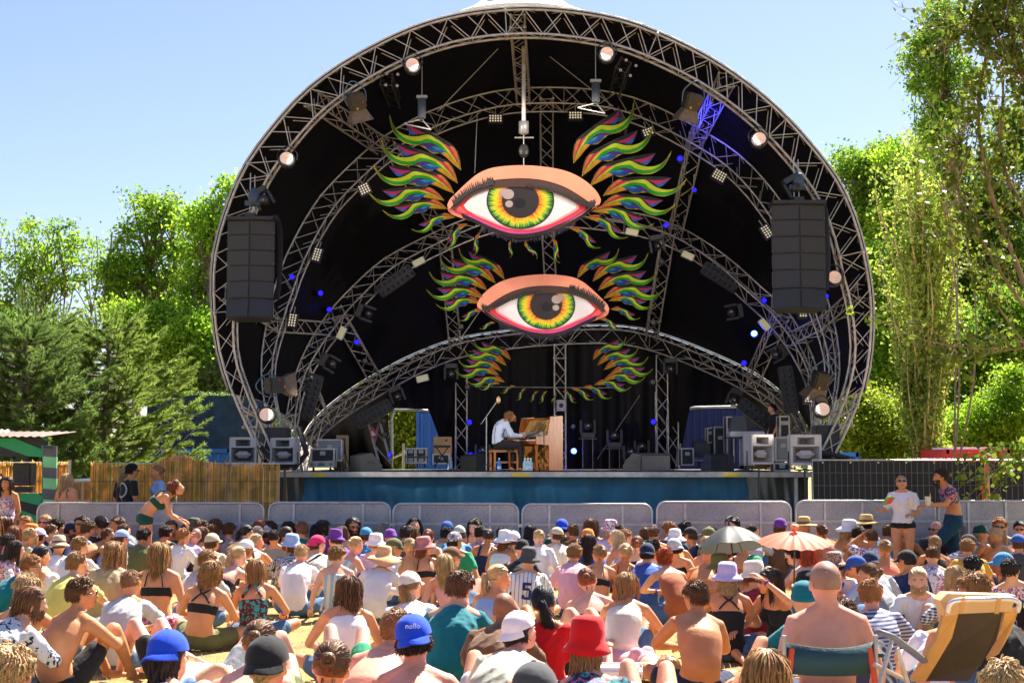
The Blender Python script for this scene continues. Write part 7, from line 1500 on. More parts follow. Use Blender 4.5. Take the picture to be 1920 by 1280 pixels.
FAR = """
8 955 f g y180 H:long/brown T:tee/black P:cross
47 952 f y-140 H:long/lbrown T:tank/brown S:tan P:cross
83 957 m g b y175 H:crop/blond T:tee/olive P:cross
103 968 m y-30 H:short/dark T:tee/navy
127 974 m y-60 hy:-30 g b S:tan h:cap/navy H:short/dark T:tee/maroon
146 963 m g y170 H:short/dark T:tee/darkgrey P:cross S:tan
186 963 m y110 hp:-10 H:bun/dark T:tee/black
215 968 m y90 H:short/brown T:tee/grey S:tan
229 976 m y80 hp:-20 h:cap/darkgrey H:short/dark T:tee/black
171 978 m H:curly/brown T:tee/lblue
156 981 f H:bun/blond T:tank/white
196 985 m b y-50 hp:-20 H:short/brown S:tan P:curl B:shorts/navy
228 991 m h:cap/lblue H:short/brown T:tee/grey
245 984 m y-25 hy:-20 H:crop/brown T:tee/lblue P:curl
52 982 m y-30 h:bucket/orange H:short/brown T:shirt/beige
66 991 m g b y-60 hy:-20 H:short/blond T:shirt/yellowprint sc:1.0
80 987 m y-50 h:cap/lilac H:short/dark T:tee/navy
98 984 m y-40 g H:short/brown T:tee/navy
33 986 f y-30 H:long/auburn T:tank/maroon
12 1000 m y-70 H:short/dark T:tee/black
320 985 m y-20 H:curly/dark T:tee/black
333 973 f y170 H:bob/brown T:tee/grey P:cross
343 979 f y20 H:short/dark T:tee/dgreen
361 971 m y-10 h:bucket/camo H:short/dark T:tee/black
388 978 f y-50 H:bigcurl/brown T:tank/black S:tan
402 972 m y-20 H:messy/brown T:tee/darkgrey
343 990 m y-35 hy:-20 H:short/ginger T:tee/white P:phone
358 987 m y-30 S:pink H:buzz/stubble T:tee/lilac P:crossf
371 986 f y-10 H:long/brown T:tank/brown
396 981 f y-25 H:wavy/brown T:halter/black S:tan P:cross
436 981 m H:curly/brown T:tee/grey
458 986 f y-15 H:pony/black T:tee/brown P:curl
474 985 m y15 H:short/grey T:tee/grey
482 973 f y-40 H:messy/auburn T:tee/maroon
494 981 m y-70 h:cap/bwprint H:short/dark T:tee/navy S:tan
509 976 f y165 H:bob/dark T:tee/black P:hug
545 976 f y10 H:long/dark T:tank/black
541 988 f y-30 H:pony/dark T:tank/brown S:tan
568 978 m y10 H:short/lbrown T:tee/teal
592 981 f y-15 H:long/black T:tank/beige S:tan
604 974 f y-30 H:bob/black T:tee/purple
616 995 f h:bucket/purple H:short/lilacx T:tee/purple
655 965 m g b y175 H:long/black T:tee/black P:cross S:tan
650 985 f y-20 H:long/brown T:tank/beige
693 987 m y-10 h:cap/sky H:short/brown T:tee/sky P:cross
720 980 m H:messy/grey T:tee/purple
741 991 m h:beanie/purple T:tee/darkgrey
762 986 m y-15 H:short/dark T:tee/navy
786 967 m y170 hp:-20 H:long/black T:tee/black P:hug
779 984 f H:long/brown T:tee/darkgrey
806 993 f H:bun/auburn T:tank/brown
829 986 m y-10 H:short/black T:tee/sage P:cross
841 973 m y-20 h:cap/blue H:short/dark T:shirt/white
861 984 m y-15 h:cap/sage H:short/brown T:tee/sky
884 970 f y175 hp:10 H:long/dark T:tank/lblue P:cross S:pale
906 985 m H:curly/dark T:tee/redspots
951 987 m H:short/dark T:tee/navy
995 983 f H:long/black T:tee/navy P:cross
1013 992 f y-10 hy:30 H:bun/blond T:tee/white
1046 971 m h:capb/brightblue H:short/dark T:tee/dgreen
1035 986 m y10 h:cap/beige H:curly/brown T:tee/cream P:cross
1100 972 f H:long/brown T:shirt/bwprint P:cross
1101 991 m h:beanie/orange H:short/dark T:tee/sage
1095 1002 f H:long/dark T:tee/blue
1142 975 m y10 h:bucket/redspots T:tee/lilac S:tan
1165 980 f g y170 H:curly/black T:tee/darkgrey P:hug S:tan
1154 993 f H:long/lightblond T:tank/lilac
1232 987 m y-5 H:crop/brown T:tee/orange P:cross
1259 978 m H:curly/ginger T:tee/navy
1275 975 m y-20 H:short/black T:tee/navy
1292 987 m y90 h:cap/black H:short/brown T:tee/navy P:cross
1320 988 m y60 h:cap/olive H:short/dark T:tee/blue
1377 962 m b y170 H:short/black T:tee/darkgrey P:hug
1462 972 m y-20 h:beanie/purple H:short/brown T:tee/brown
1508 968 f y165 h:straw/straw H:long/blond T:shirt/pinkfloral P:cross
1585 972 f y-80 h:wideb/white H:wavy/blond T:band/white B:briefs/white P:cross S:tan
1624 964 m y-60 h:straw/straw H:short/dark T:tee/cream S:tan
1752 974 m g y172 T:tee/darkgrey P:cross
1797 972 f y150 H:curly/brown T:tee/darkgrey P:cross
1808 984 m y20 H:short/grey T:tee/grey S:tan
1840 984 f y-110 H:short/blond h:beanie/dgreen T:tank/orange S:tan
1865 967 m g b y165 H:curly/ginger T:tee/grey P:hug
1912 975 f g y150 H:bun/black T:tank/purple P:hug
1915 1000 m y-30 h:cap/blue H:short/brown T:tee/darkgrey
24 1010 f y-80 H:long/dark T:tee/redspots
270 990 m y-15 H:curly/dark T:tee/olive S:tan
520 990 m y15 H:crop/dark T:tee/grey
660 1004 f H:bun/blond T:tank/palestripe P:cross
1072 983 m y15 H:short/brown T:tee/brown
1208 984 f y-8 H:long/brown T:tee/green
1340 985 f y20 H:bob/brown T:tee/maroon
1420 984 m y-25 H:crop/dark T:tee/lgrey
1546 983 f y25 H:bun/brown T:tank/coral S:tan
1665 984 m y-18 H:short/brown T:tee/sky
1702 985 f y12 H:pony/dark T:tank/black S:tan
"""
MID = """
115 1002 m y-20 h:bucket/beige H:crop/brown T:tee/white P:cross
150 1008 m y-10 H:curly/golden T:tee/white P:crossf
213 992 f y-12 H:wavy/golden T:tee/khaki P:cross Y:15.5
300 990 f y-5 H:long/golden T:band/black s:two/black B:skirt/batik P:kneel Y:15.2 S:warm
49 1036 m y-60 hy:-15 g H:curly/ginger T:tee/teal P:crossf
83 1022 f y-75 H:pony/black T:tank/white S:fair
411 1000 m y-15 h:cap/beige H:short/brown T:tee/beige P:crossf
453 1008 f y-20 h:cap/white H:wavy/golden T:tank/black
484 997 f y-8 H:bun/blond s:halter/black T:band/black S:warm P:curl B:briefs/black
541 1003 f y10 h:bucket/lblue H:bob/brown T:shirt/bwprint
549 1006 m y-30 hy:-30 H:short/ginger T:shirt/floral s:bag/black P:cross
600 1001 m y-10 h:capb/hotpink H:short/brown T:tee/cream s:bag/black P:crossf
380 1031 m y-12 H:curly/golden T:tee/lgrey P:crossf
441 1021 f y-30 hy:-10 H:pony/blond T:band/black B:shorts/white S:pale P:crossf
626 1022 f y10 H:curly/golden T:tank/palestripe
702 998 f y-15 h:bucket/white H:short/blond T:shirt/lilac
735 1006 f y-30 hy:-40 h:cap/olive H:wavy/blond T:tee/white g
775 1009 f y-10 H:bun/blond T:low/lime s:two/lime P:cross
806 1006 f y-5 h:bucket/dpink H:wavy/auburn T:band/black s:two/black B:shorts/denim P:cross S:warm
863 997 m y-8 h:beanie/bwprint H:short/dark T:tee/green
906 990 f y-5 H:bun/dark T:swim/navy P:cross S:tan s:wide/navy
945 993 f y-25 h:wideb/white H:wavy/auburn T:tank/white S:tan
967 993 m y-10 h:capb/white H:short/brown T:tee/lgrey
976 1010 f y-10 h:beanie/black T:long/black P:crossf
860 1023 f y-10 h:cap/brown H:long/golden T:tank/black
846 1035 f y-20 H:long/blond T:tank/pink S:pink
1173 990 m y-25 H:curly/ginger S:pale P:crossf B:shorts/navy
1122 1020 f y-10 hy:25 g H:bun/lbrown T:band/black s:two/black S:warm P:cross B:briefs/black
1165 1018 f y-5 H:bun/blond T:band/brown s:two/black S:tan
1200 1004 f y5 H:bun/auburn T:tank/navy
1246 1025 f y10 H:messy/red T:tank/rust P:curl
1266 991 f y-10 h:wideb/white H:wavy/golden T:tank/orange S:tan
1273 1006 m y-5 h:capb/lgrey H:short/dark T:tank/black S:warm
1331 1004 f y-8 H:long/blond T:band/leopard S:warm
1321 1024 m y-20 hy:10 g S:tan P:crossf B:shorts/navy
1357 1037 f y10 h:bucket/olive H:bob/brown T:tank/black S:warm
1405 1040 f y-60 g h:beanie/green H:long/lbrown T:band/pink S:fair P:cross
1427 1050 m y-10 h:bucket/cream H:short/brown T:tee/maroon
1489 1019 m b y60 H:short/dark S:pale P:crossf B:shorts/olive
1516 1021 f y-15 H:wavy/red T:tank/black S:pale
1571 1035 m y-15 h:bucket/leopard H:curly/dark T:tee/white s:bag/blue
1635 993 m y-10 hy:20 H:crop/brown T:tee/whiteprint P:brow S:tan
1620 985 m y-30 H:curly/dark T:tank/brown S:tan
1743 1003 f y-5 H:pony/golden T:tank/black S:tan
1741 1021 m y-12 H:crop/brown T:shirt/whiteprint P:cross
1810 998 m y-80 h:cap/darkgrey H:short/grey T:shirt/check
1864 990 f y40 hy:30 H:pony/blond T:low/cream s:two/cream S:tan P:chin
1816 1007 f y-8 H:curly/golden T:tee/mustard P:crossf
1615 1036 m y50 h:cap/blue H:short/brown T:tee/lblue
1641 1030 m y-5 h:capb/navy H:crop/brown T:tee/lgrey
1700 1028 m y10 h:cap/black H:crop/dark T:tee/navy S:tan P:cross
1650 1012 f y8 H:bun/lbrown T:tank/coral S:tan
1828 1041 m y-20 g H:short/black S:tan P:crossf
1876 1034 m y50 h:cap/sky H:short/dark T:tank/white S:brown P:cross
1908 1046 m y-20 H:short/dark T:shirt/redspots
1621 1055 f y40 H:bun/brown T:tee/grey P:crossf
1780 1062 f y25 H:long/blond T:shirt/check
1395 1006 f y-12 H:bun/dark T:halter/rust S:tan
1230 1008 m y8 H:short/dark T:tee/white
255 1066 m y-10 H:crop/lbrown T:tee/lgrey P:crossf S:warm
645 1078 f y12 H:wavy/brown T:tank/white P:cross S:warm
1180 1068 f y-15 H:bob/golden T:tank/cream P:hug S:warm
1290 1086 m y5 H:short/brown P:crossf S:tan B:shorts/navy
930 1058 f y-30 H:pony/blond T:tank/lblue P:up S:warm
1590 1120 m y15 H:short/brown T:tee/darkgrey P:crossf
1760 1110 m y-20 H:crop/golden T:tee/white P:up S:warm
"""
for blk in (FAR, MID):
    for ln in blk.strip().split('\n'):
        a = ln.split(None, 2); crowd(float(a[0]), float(a[1]), a[2].replace('lilacx', 'brown'))
# ================================================================== NEAR PEOPLE, ONE BY ONE
crowd(151, 1034, 'm y-20 hy:-25 H:short/golden T:tee/yellow P:crossf sc:1.05', 'golden brown haired man in yellow t-shirt, left of the woman in a red skirt')
n1 = crowd(38, 1092, 'm y-35 hy:-30 b H:bob/brown T:shirt/bwfloral P:crossf', 'long haired bearded man in black and white floral shirt at the left edge')
crowd(72, 1080, 'f y-15 H:messy/blond T:band/black S:warm P:crossf', 'woman with messy blond updo and bare shoulders behind the floral shirt man')
crowd(168, 1086, 'm y-30 hy:-50 g H:curly/brown S:tan P:hug B:shorts/black', 'tanned bare chested man with curly brown hair and black sunglasses hugging his knee')
crowd(8, 1212, 'f y-10 H:messy/blond T:tank/coral S:pink P:crossf', 'blond head cut off by the bottom left corner of the picture')
crowd(338, 1170, 'm y-5 hy:-15 h:capb/brightblue H:bob/dark T:tee/white S:fair P:crossf', 'dark haired person in a bright blue cap and white t-shirt in the bottom row, left')
crowd(386, 1050, 'f y-8 H:bigcurl/golden T:band/black s:cross/black S:warm P:cross B:shorts/olive', 'woman with big golden curls, crossed black bra straps and dark denim shorts')
crowd(489, 1046, 'f y-6 H:long/golden T:halter/tealspots s:halter/tealspots S:warm P:cross', 'woman with long golden hair in a teal and red spotted halter dress')
crowd(567, 1018, 'm y-8 H:crop/blond T:tee/white P:crossf S:pink', 'man with cropped blond hair and plain white t-shirt, back to camera')
crowd(708, 1021, 'f y-5 h:sun/peach H:bun/brown T:long/white P:crossf S:warm', 'woman in a very wide peach straw sun hat and long white shirt')
crowd(789, 1069, 'f y-10 hy:-20 h:cap/cream H:pony/golden T:tee/white P:crossf', 'woman in cream cap with a ponytail hanging from it, white t-shirt')
crowd(862, 1071, 'm y-12 hy:-10 H:short/brown T:shirt/teal P:crossf sc:1.1', 'broad man in a teal shirt with short brown hair, centre of the near rows')
crowd(938, 1104, 'm y-15 S:brown P:crossf T:tee/brown', 'bald brown skinned head left of the pinstriped jersey')
j5 = crowd(985, 1026, 'm y-2 h:bucket/darkgrey H:crop/brown T:tee/pinstripe P:cross', 'person in white pinstriped baseball jersey with navy number 5 and dark bucket hat')
crowd(1073, 1017, 'm y-5 H:curly/golden T:shirt/pink P:crossf', 'person in a pink hooded shirt with wavy golden brown hair')
crowd(1040, 1097, 'f y-20 hy:20 H:pony/black T:tee/red P:side S:tan B:shorts/check', 'woman with wet black ponytail in a red t-shirt leaning beside the pink shirt')
crowd(1116, 1062, 'f y-3 H:bun/auburn T:band/black S:pale P:cross', 'woman with auburn bun, bare pale back and black bandeau')
crowd(1212, 1015, 'm y-10 h:capb/navy H:short/dark T:tee/blue P:crossf', 'man in crumpled blue t-shirt with a navy backwards cap')
crowd(1361, 1055, 'f y-4 h:bucket/lilac H:bigcurl/blond T:swim/black s:cross/black S:warm P:cross', 'woman in lilac bucket hat with blond curls and black swimsuit')
crowd(1442, 1061, 'f y120 hy:-20 g H:long/dark T:tank/black S:warm P:brow', 'dark haired woman with sunglasses and tattooed arm, hand raised to her hair')
crowd(1546, 1050, 'm y2 H:buzz/stubble S:pink P:chair B:shorts/navy', 'pale man with shaved head and bare back sitting in the teal camp chair', y=8.0, base=.36)
crowd(1492, 1094, 'f y15 h:beanie/teal T:long/teal P:crossf', 'person wrapped in a dark teal towel left of the shaven headed man')
crowd(1722, 1060, 'm y150 hy:10 b H:bun/blond T:tee/white S:fair P:cross', 'long haired blond man in white t-shirt turning to face the camera')
crowd(1649, 1083, 'm y-15 H:short/ginger T:tee/navystripe P:crossf S:pink', 'ginger haired person in a navy striped t-shirt left of the tan lounge chair')
crowd(1822, 1072, 'm y25 H:short/golden T:tee/black P:hug S:warm', 'man with brown swept hair reclining in the tan lounge chair', y=8.6, base=.34)
crowd(1868, 1240, 'f y-10 H:short/blond T:tee/white P:crossf', 'blond head at the bottom right under the lounge chair')
crowd(1908, 1128, 'm y10 H:short/dark T:tee/lilac P:crossf', 'person in lilac t-shirt cut off by the right picture edge')
crowd(497, 1156, 'm y-5 H:bun/brown S:pink P:curl B:shorts/navy', 'bare backed person with brown bun in the bottom row')
crowd(516, 1193, 'f y-8 h:capb/black H:bun/blond T:tee/coral P:crossf', 'person in a black mesh cap with blond hair in the bottom row')
crowd(621, 1195, 'f y-3 H:bun/brown T:tank/red S:warm P:crossf', 'dark brown bun in the bottom row, right of the black mesh cap')
crowd(729, 1138, 'm y-15 hy:-20 hp:-20 H:crop/lbrown S:pink P:curl B:shorts/navy', 'bare backed pink skinned man with brown hair bending forward, left of the blue cap')
b10 = crowd(785, 1150, 'm y0 h:capb/brightblue H:curly/dark S:pink P:crossf B:shorts/navy', 'curly haired bare backed person in a bright blue backwards cap with lettering')
crowd(957, 1129, 'm y-15 hy:-35 hp:-20 h:capb/white H:short/dark T:shirt/sage P:curl S:pink', 'person in white backwards cap and pale sage shirt bending forward')
crowd(1012, 1230, 'm y-5 h:capb/darkgrey H:crop/brown T:tee/darkfloral P:crossf', 'charcoal cap at the bottom edge, left of the red bucket hat')
crowd(1126, 1156, 'f y-12 h:dome/red H:wavy/golden T:tee/darkfloral P:crossf', 'woman in a bright red bucket hat with blond hair in the bottom row')
crowd(1437, 1220, 'f y-15 H:long/golden T:tank/teal P:crossf S:warm', 'long golden haired head in the bottom row, left of the camp chair')
# lying people
def lying(px, py, y, yaw, pose, s, label):
    """px,py: where the seat of the lying person is on the ground"""
    d = dict(sex='m', skin='fair', hair='short', hc='brown', top='tee', tc='white', bot='shorts', bc='denim'); d.update(s); p0 = P(px, py, y)
    return person(label, (p0.x, y, gz(y)+.02), yaw, pose, face=True, lying=True, hpitch=0, voxel=.0125, **d)
lying(1325, 1180, 8.5, -55, 'lie', dict(sex='f', skin='warm', hair='long', hc='brown', top='band', tc='blue', bot='shorts', bc='denim'), 'woman lying in denim shorts with raised knees, in front of the black swimsuit')
lying(1235, 1150, 9.0, 6, 'lie', dict(sex='f', skin='fair', hair='bun', hc='brown', top='tank', tc='brightblue', bot='shorts', bc='pinkfloral', hat='cap', htc='black'), 'woman lying in floral shorts with raised knees, black cap over her face')
lying(590, 1140, 9.3, 15, 'lie', dict(hair='crop', hc='dark', skin='pale', tc='white', bc='olive'), 'man lying on his back in olive shorts with one knee raised behind the brown bun')
lying(280, 1130, 9.9, -70, 'lieflat', dict(sex='f', skin='fair', hair='bun', hc='brown', top='tank', tc='whiteprint', bot='shorts', bc='lblue'), 'woman lying flat in light blue shorts beside the tanned bare chested man')
lying(250, 1160, 9.2, -80, 'lieflat', dict(sex='m', skin='pale', hair='short', hc='brown', top=None, bot='shorts', bc='sage'), 'person lying in pale green shorts in front of the light blue shorts')
lying(655, 1110, 11.0, 10, 'lie', dict(sex='m', skin='pale', hair='short', hc='dark', top='tee', tc='cream', bot='shorts', bc='green'), 'man lying with raised knees in bright green shorts left of the peach sun hat')
lying(1060, 1190, 8.2, 25, 'lie', dict(sex='f', skin='fair', hair='pony', hc='brown', top='tank', tc='lilac', bot='shorts', bc='grey'), 'person lying with raised knees between the charcoal cap and red hat')
for a in ((520, 1210, 8.6, 20, 'lie', dict(sex='m', skin='warm', hair='short', hc='brown', top=None, bot='shorts', bc='navy'), 'bare chested person lying with raised knees behind the black mesh cap'),
    (900, 1180, 9.4, -10, 'lie', dict(sex='f', skin='fair', hair='long', hc='golden', top='tank', tc='cream', bot='shorts', bc='lgrey'), 'woman in cream tank top lying with knees up beside the teal shirt'),
    (1400, 1130, 10.2, -40, 'lie', dict(sex='f', skin='warm', hair='bob', hc='brown', top='band', tc='black', bot='briefs', bc='black'), 'woman in black bikini lying with bent legs right of the lilac bucket hat'),
    (1600, 1150, 10.2, 35, 'lie', dict(sex='m', skin='pale', hair='short', hc='dark', top='tee', tc='white', bot='shorts', bc='khaki'), 'person in khaki shorts lying with knees up behind the camp chair'),
    (430, 1110, 10.8, -30, 'lie', dict(sex='m', skin='pale', hair='short', hc='dark', top='tee', tc='white', bot='shorts', bc='grey'), 'pale person in grey shorts lying between the two golden haired women'),
    (1000, 1075, 12.6, 25, 'lie', dict(sex='m', skin='tan', hair='short', hc='dark', top='tee', tc='white', bot='shorts', bc='navy'), 'person in navy shorts with raised knees beyond the pinstriped jersey'),
    (800, 1100, 11.2, -20, 'lieflat', dict(sex='f', skin='warm', hair='bun', hc='brown', top='band', tc='black', bot='briefs', bc='rust'), 'woman in rust bikini bottom lying flat left of the teal shirt'),
    (1150, 1085, 12.4, 40, 'lie', dict(sex='f', skin='fair', hair='bun', hc='blond', top='tank', tc='pink', bot='shorts', bc='white'), 'woman in white shorts lying with knees up beyond the cool box'),
    (640, 1190, 8.8, -25, 'lieflat', dict(sex='m', skin='warm', hair='short', hc='brown', top='tee', tc='white', bot='shorts', bc='beige'), 'person in beige shorts lying flat right of the dark brown bun'),
    (1560, 1090, 12.6, -30, 'lie', dict(sex='m', skin='fair', hair='short', hc='brown', top='tee', tc='lblue', bot='trousers', bc='denim'), 'person in blue jeans lying with knees up right of the leopard hat'),
    (700, 1235, 8.0, 12, 'lie', dict(sex='m', skin='warm', hair='short', hc='brown', top=None, bot='shorts', bc='brightblue'), 'person in bright blue shorts with raised knees, left of the bright blue cap'),
    (1050, 1262, 7.5, -14, 'lie', dict(sex='f', skin='warm', hair='long', hc='brown', top='tank', tc='black', bot='shorts', bc='navystripe'), 'raised bare knees over navy striped shorts, bottom row beside the charcoal cap'),
    (1330, 1268, 7.5, 20, 'lie', dict(sex='m', skin='fair', hair='short', hc='brown', top='tee', tc='white', bot='shorts', bc='denim'), 'raised knees over denim shorts in the bottom row, left of the golden haired head'),
    (420, 1262, 7.7, -10, 'lie', dict(sex='f', skin='pale', hair='long', hc='brown', top='tank', tc='white', bot='shorts', bc='white'), 'raised pale knees over white shorts in the bottom row beside the bright blue cap'),
    (330, 1090, 11.6, 45, 'lie', dict(sex='m', skin='pale', hair='short', hc='brown', top='tee', tc='cream', bot='shorts', bc='black'), 'person in black shorts lying with knees up right of the red skirt')): lying(*a)
# ---- standing people
crowd(1690, 891, 'f y155 hy:10 hp:-20 g H:bun/blond T:tee/white B:briefs/black P:melon S:warm', 'standing woman in white t-shirt and black shorts holding watermelon and a cup', y=21.3)
crowd(1762, 879, 'm y100 b H:short/dark T:open/darkfloral B:trousers/darkteal P:walk S:tan', 'bearded man in an open dark floral shirt walking past with a cup', y=21.3)
crowd(332, 900, 'f y-75 hp:-20 H:messy/auburn T:band/dgreen s:halter/dgreen B:briefs/dgreen P:stoop S:warm', 'woman in dark green bikini stooping in front of the left barrier', y=21.6)
BEH = 'people standing behind the left barrier'
bk = crowd(249, 869, 'm y-50 g H:short/black T:tee/black P:stand S:tan', 'man in black t-shirt with a white lettering circle talking before the reed fence', y=25.2)
crowd(294, 872, 'f y115 H:bun/lbrown T:tee/lblue P:stand S:tan B:shorts/black', 'woman in light blue t-shirt facing the man in black, before the reed fence', y=25.3)
crowd(237, 876, 'f y-40 g H:long/blond T:tee/black P:stand', 'blond person half hidden behind the man in black', y=25.7)
crowd(129, 887, 'f y-20 hy:-30 H:wavy/blond T:low/black s:two/black P:stand S:warm', 'woman with wavy pale blond hair behind the long left barrier', y=24.3)
crowd(12, 893, 'f y160 hy:10 H:wavy/dark T:tank/redspots P:stand S:tan B:skirt/redspots', 'woman in a patterned summer dress standing at the striped stall', y=22.6)
crowd(-6, 884, 'm y-120 H:short/dark T:tee/darkgrey P:stand', 'dark haired person cut by the left picture edge at the stall', y=23.4)
# ---- people on stage
pi = crowd(958, 771, 'm y-72 hp:-20 b H:messy/lbrown T:long/paleblue B:trousers/black P:pianist S:tan', 'pianist in a light blue shirt bending over the keys of the upright piano', y=32.15, base=DECK+.50)
crowd(1447, 757, 'm y100 H:short/dark T:tee/black B:trousers/black P:stand', 'sound engineer dressed in black behind the mixing desk', y=34.2, base=DECK)
bpy.data.scenes.remove(TMP)
# ================================================================== HELD AND LYING THINGS
def at_px(px, py, y): return P(px, py, y)
# watermelon and cups
e = empty('watermelon_slice', P(1667, 943, 20.95), (R(10), R(-30), R(20)), label='slice of watermelon in the hand of the standing woman', cat='food', scale=1.25); mb = MB(); pr = [(0, 0)]+[(.07*math.cos(a), .07*math.sin(a)) for a in np.linspace(R(20), R(160), 12)]; MB().slab(pr, .03, 0).build('red_flesh', mat('melon_red', (.75, .06, .05), .4), e)
pr = [(.07*math.cos(a), .07*math.sin(a)) for a in np.linspace(R(18), R(162), 12)]+[(.086*math.cos(a), .086*math.sin(a)) for a in np.linspace(R(162), R(18), 12)]; MB().slab(pr, .034, .002).build('green_rind', mat('melon_rind', (.25, .42, .04), .4), e)
def cup(px, py, y, label, straw=True, m=None, s=1.15):
    q_ = P(px, py, y)
    if not straw: q_.z = 0
    e = empty('drinking_cup', q_, label=label, cat='cup', group='white plastic cups', scale=s); MB().lathe([(.001, 0), (.030, 0), (.040, .11), (.042, .112), (.036, .108), (.001, .10)], n=18).build('cup_wall', m or mat('cup_white', (.80, .76, .72), .4), e, smooth=True)
    if straw: MB().tube([(.0, 0, .02), (.035, 0, .15)], .004, 6).build('straw', mat('yellow_straw', (.75, .68, .05), .5), e)
cup(1740, 947, 20.85, 'white cup with yellow straw in the hand of the walking man'); cup(1708, 950, 20.95, 'pale cup with yellow straw in the hand of the standing woman'); cup(1681, 1098, 9.3, 'crumpled clear cup in front of the navy t-shirt', False, bc, 1.0)
# umbrellas
def umbrella(px, py, y, rx, h, tilt, yaw, m, label, ribs=8, handle=True, bead=None):
    c = P(px, py, y); e = empty('umbrella', c, (R(tilt), 0, R(yaw)), label=label, cat='umbrella'); V = []; n = ribs*4; k = 7
    for i in range(k+1):
        t = i/k
        for j in range(n):
            a = 2*math.pi*j/n; s = 1-.06*(.5-.5*math.cos(a*ribs))*t; z = h*(1-t**1.8)-.02*t*(.5-.5*math.cos(a*ribs)); V.append((rx*t*s*math.cos(a), rx*t*s*math.sin(a), z-h))
    F = [(i*n+j, (i+1)*n+j, (i+1)*n+(j+1) % n, i*n+(j+1) % n) for i in range(k) for j in range(n)]; obj('canopy', mesh_np(V, F, True), m, e); mb = MB()
    for q in range(ribs): a = 2*math.pi*q/ribs; mb.tube([(rx*t*math.cos(a), rx*t*math.sin(a), h*(1-t**1.8)-h-.008) for t in np.linspace(0, 1.01, 8)], .0045, 5)
    mb.build('rib', mat('umbrella_rib', (.05, .05, .05), .4) if not bead else mat('parasol_rib', (.60, .25, .16), .6), e); MB().tube([(0, 0, .04), (0, 0, -.75)], .008, 6).build('shaft', BLKP, e); MB().lathe([(.001, .07), (.008, .06), (.012, 0), (.001, -.005)]).build('tip', BLKP if not bead else bead, e)
    if bead: MB().ell((0, 0, .05), (.045, .045, .03), 8, 5).build('ribbon_tuft', bead, e)
umbrella(1367, 986, 15.2, .38, .22, -14, 20, mat('umbrella_grey', (.06, .065, .062), .45, 0, .1, 3, trans=.15), 'dark grey umbrella held open over people right of the centre')
umbrella(1490, 997, 14.2, .36, .10, 8, 0, mat('parasol_coral', (.80, .25, .16), .6, 0, .1, 3, trans=.45), 'coral red paper parasol with a tuft on top, right of the grey umbrella', 18, bead=mat('parasol_tuft', (.85, .25, .08), .6))
# lettering on clothes and caps
def back_decal(owner, mesh_fn, v, off, nm):
    J = POSES['cross']; C_, N_ = np.array(J['C']), np.array(J['N']); up = unit(N_-C_); sdv = np.array([1., 0, 0]); bk = np.cross(sdv, up)*-1.0
    return C_, up, sdv, bk
def blocks(owner, J, rects, z0, m, nm, off=.130):
    C_, N_ = np.array(J['C']), np.array(J['N']); up = unit(N_-C_); bk = np.array([0, -up[2], up[1]]); mb = MB()
    for x0, z_0, x1, z1 in rects:
        k = 5; V = []
        for yy in (0, .006):
            for i in range(k+1):
                for zz in (z_0, z1):
                    x = x0+(x1-x0)*i/k; q = math.sqrt(max(0, 1-(x/.19)**2)); V.append(C_+up*(z0+zz)+np.array([x, 0, 0])+bk*(off*q-yy))
        F = []
        m_ = 2*(k+1)
        for i in range(k): a = 2*i; F += [[a, a+2, a+3, a+1], [m_+a, m_+a+1, m_+a+3, m_+a+2], [a, m_+a, m_+a+2, a+2], [a+1, a+3, m_+a+3, m_+a+1]]
        F += [[0, 1, m_+1, m_], [2*k, m_+2*k, m_+2*k+1, 2*k+1]]; mb.add(V, F)
    return mb.build(nm, m, owner)
nv = mat('number_navy', (.02, .02, .12), .7)
s_ = .9; RC = [(.115*math.cos(a)-.012, .115*math.sin(a)-.010, .115*math.cos(a)+.012, .115*math.sin(a)+.010) for a in np.linspace(0, 2*math.pi, 22, endpoint=False)]; blocks(bk, POSES['stand'], RC, -.02, mat('white_print', (.75, .75, .75), .6), 'printed_circle', .142)
R5 = [(-.05, .145, .05, .175), (-.05, .085, -.018, .1455), (-.018, .085, .034, .110), (.022, .0, .054, .090), (-.03, -.022, .045, .006), (-.054, -.012, -.022, .03)]
blocks(j5, POSES['cross'], R5, -.17, nv, 'number_five', .136)
H_ = Vector(POSES['crossf']['H']); t = text_mesh('nollo', .036, mat('white_thread', (.8, .8, .8), .6), b10, (0, 0, 0), (0, 0, 0), 'cap_lettering', .002); t.matrix_local = Matrix.Translation(H_+Vector((0, -.117, .085))) @ Matrix.Rotation(R(64), 4, 'X')
# camp chair, lounge chair
tealc = mat('camp_chair_teal', (.012, .06, .075), .7, 0, .1, 6, .25, 60); y0 = 7.8; cx = P(1546, 1200, y0).x; e = empty('camp_chair', (cx, y0-.12, gz(y0)), (0, 0, R(2)), label='dark teal folding camp chair with orange red armrest straps', cat='chair'); zb = P(0, 1195, y0).z-gz(y0); zt_ = zb+.10; zl = P(0, 1252, y0).z-gz(y0)
V = []; n = 16
for i in range(n+1):
    x = -.235+.47*i/n; yb = -.10+.10*(x/.24)**2; sag = .02*math.cos(x/.235*1.57)
    for zz in (zl-.01, P(0, 1198, y0).z-gz(y0)-sag): V += [(x, yb, zz), (x, yb+.012, zz)]
F = []
for i in range(n): a = 4*i; b = 4*i+4; F += [(a, b, b+2, a+2), (a+1, a+3, b+3, b+1), (a+2, b+2, b+3, a+3), (a, a+1, b+1, b)]
obj('backrest', mesh_np(V, F, True), tealc, e); mb = MB()
MB().box((0, .18, zl-.13), (.46, .42, .02), bev=.008).build('seat', tealc, e)
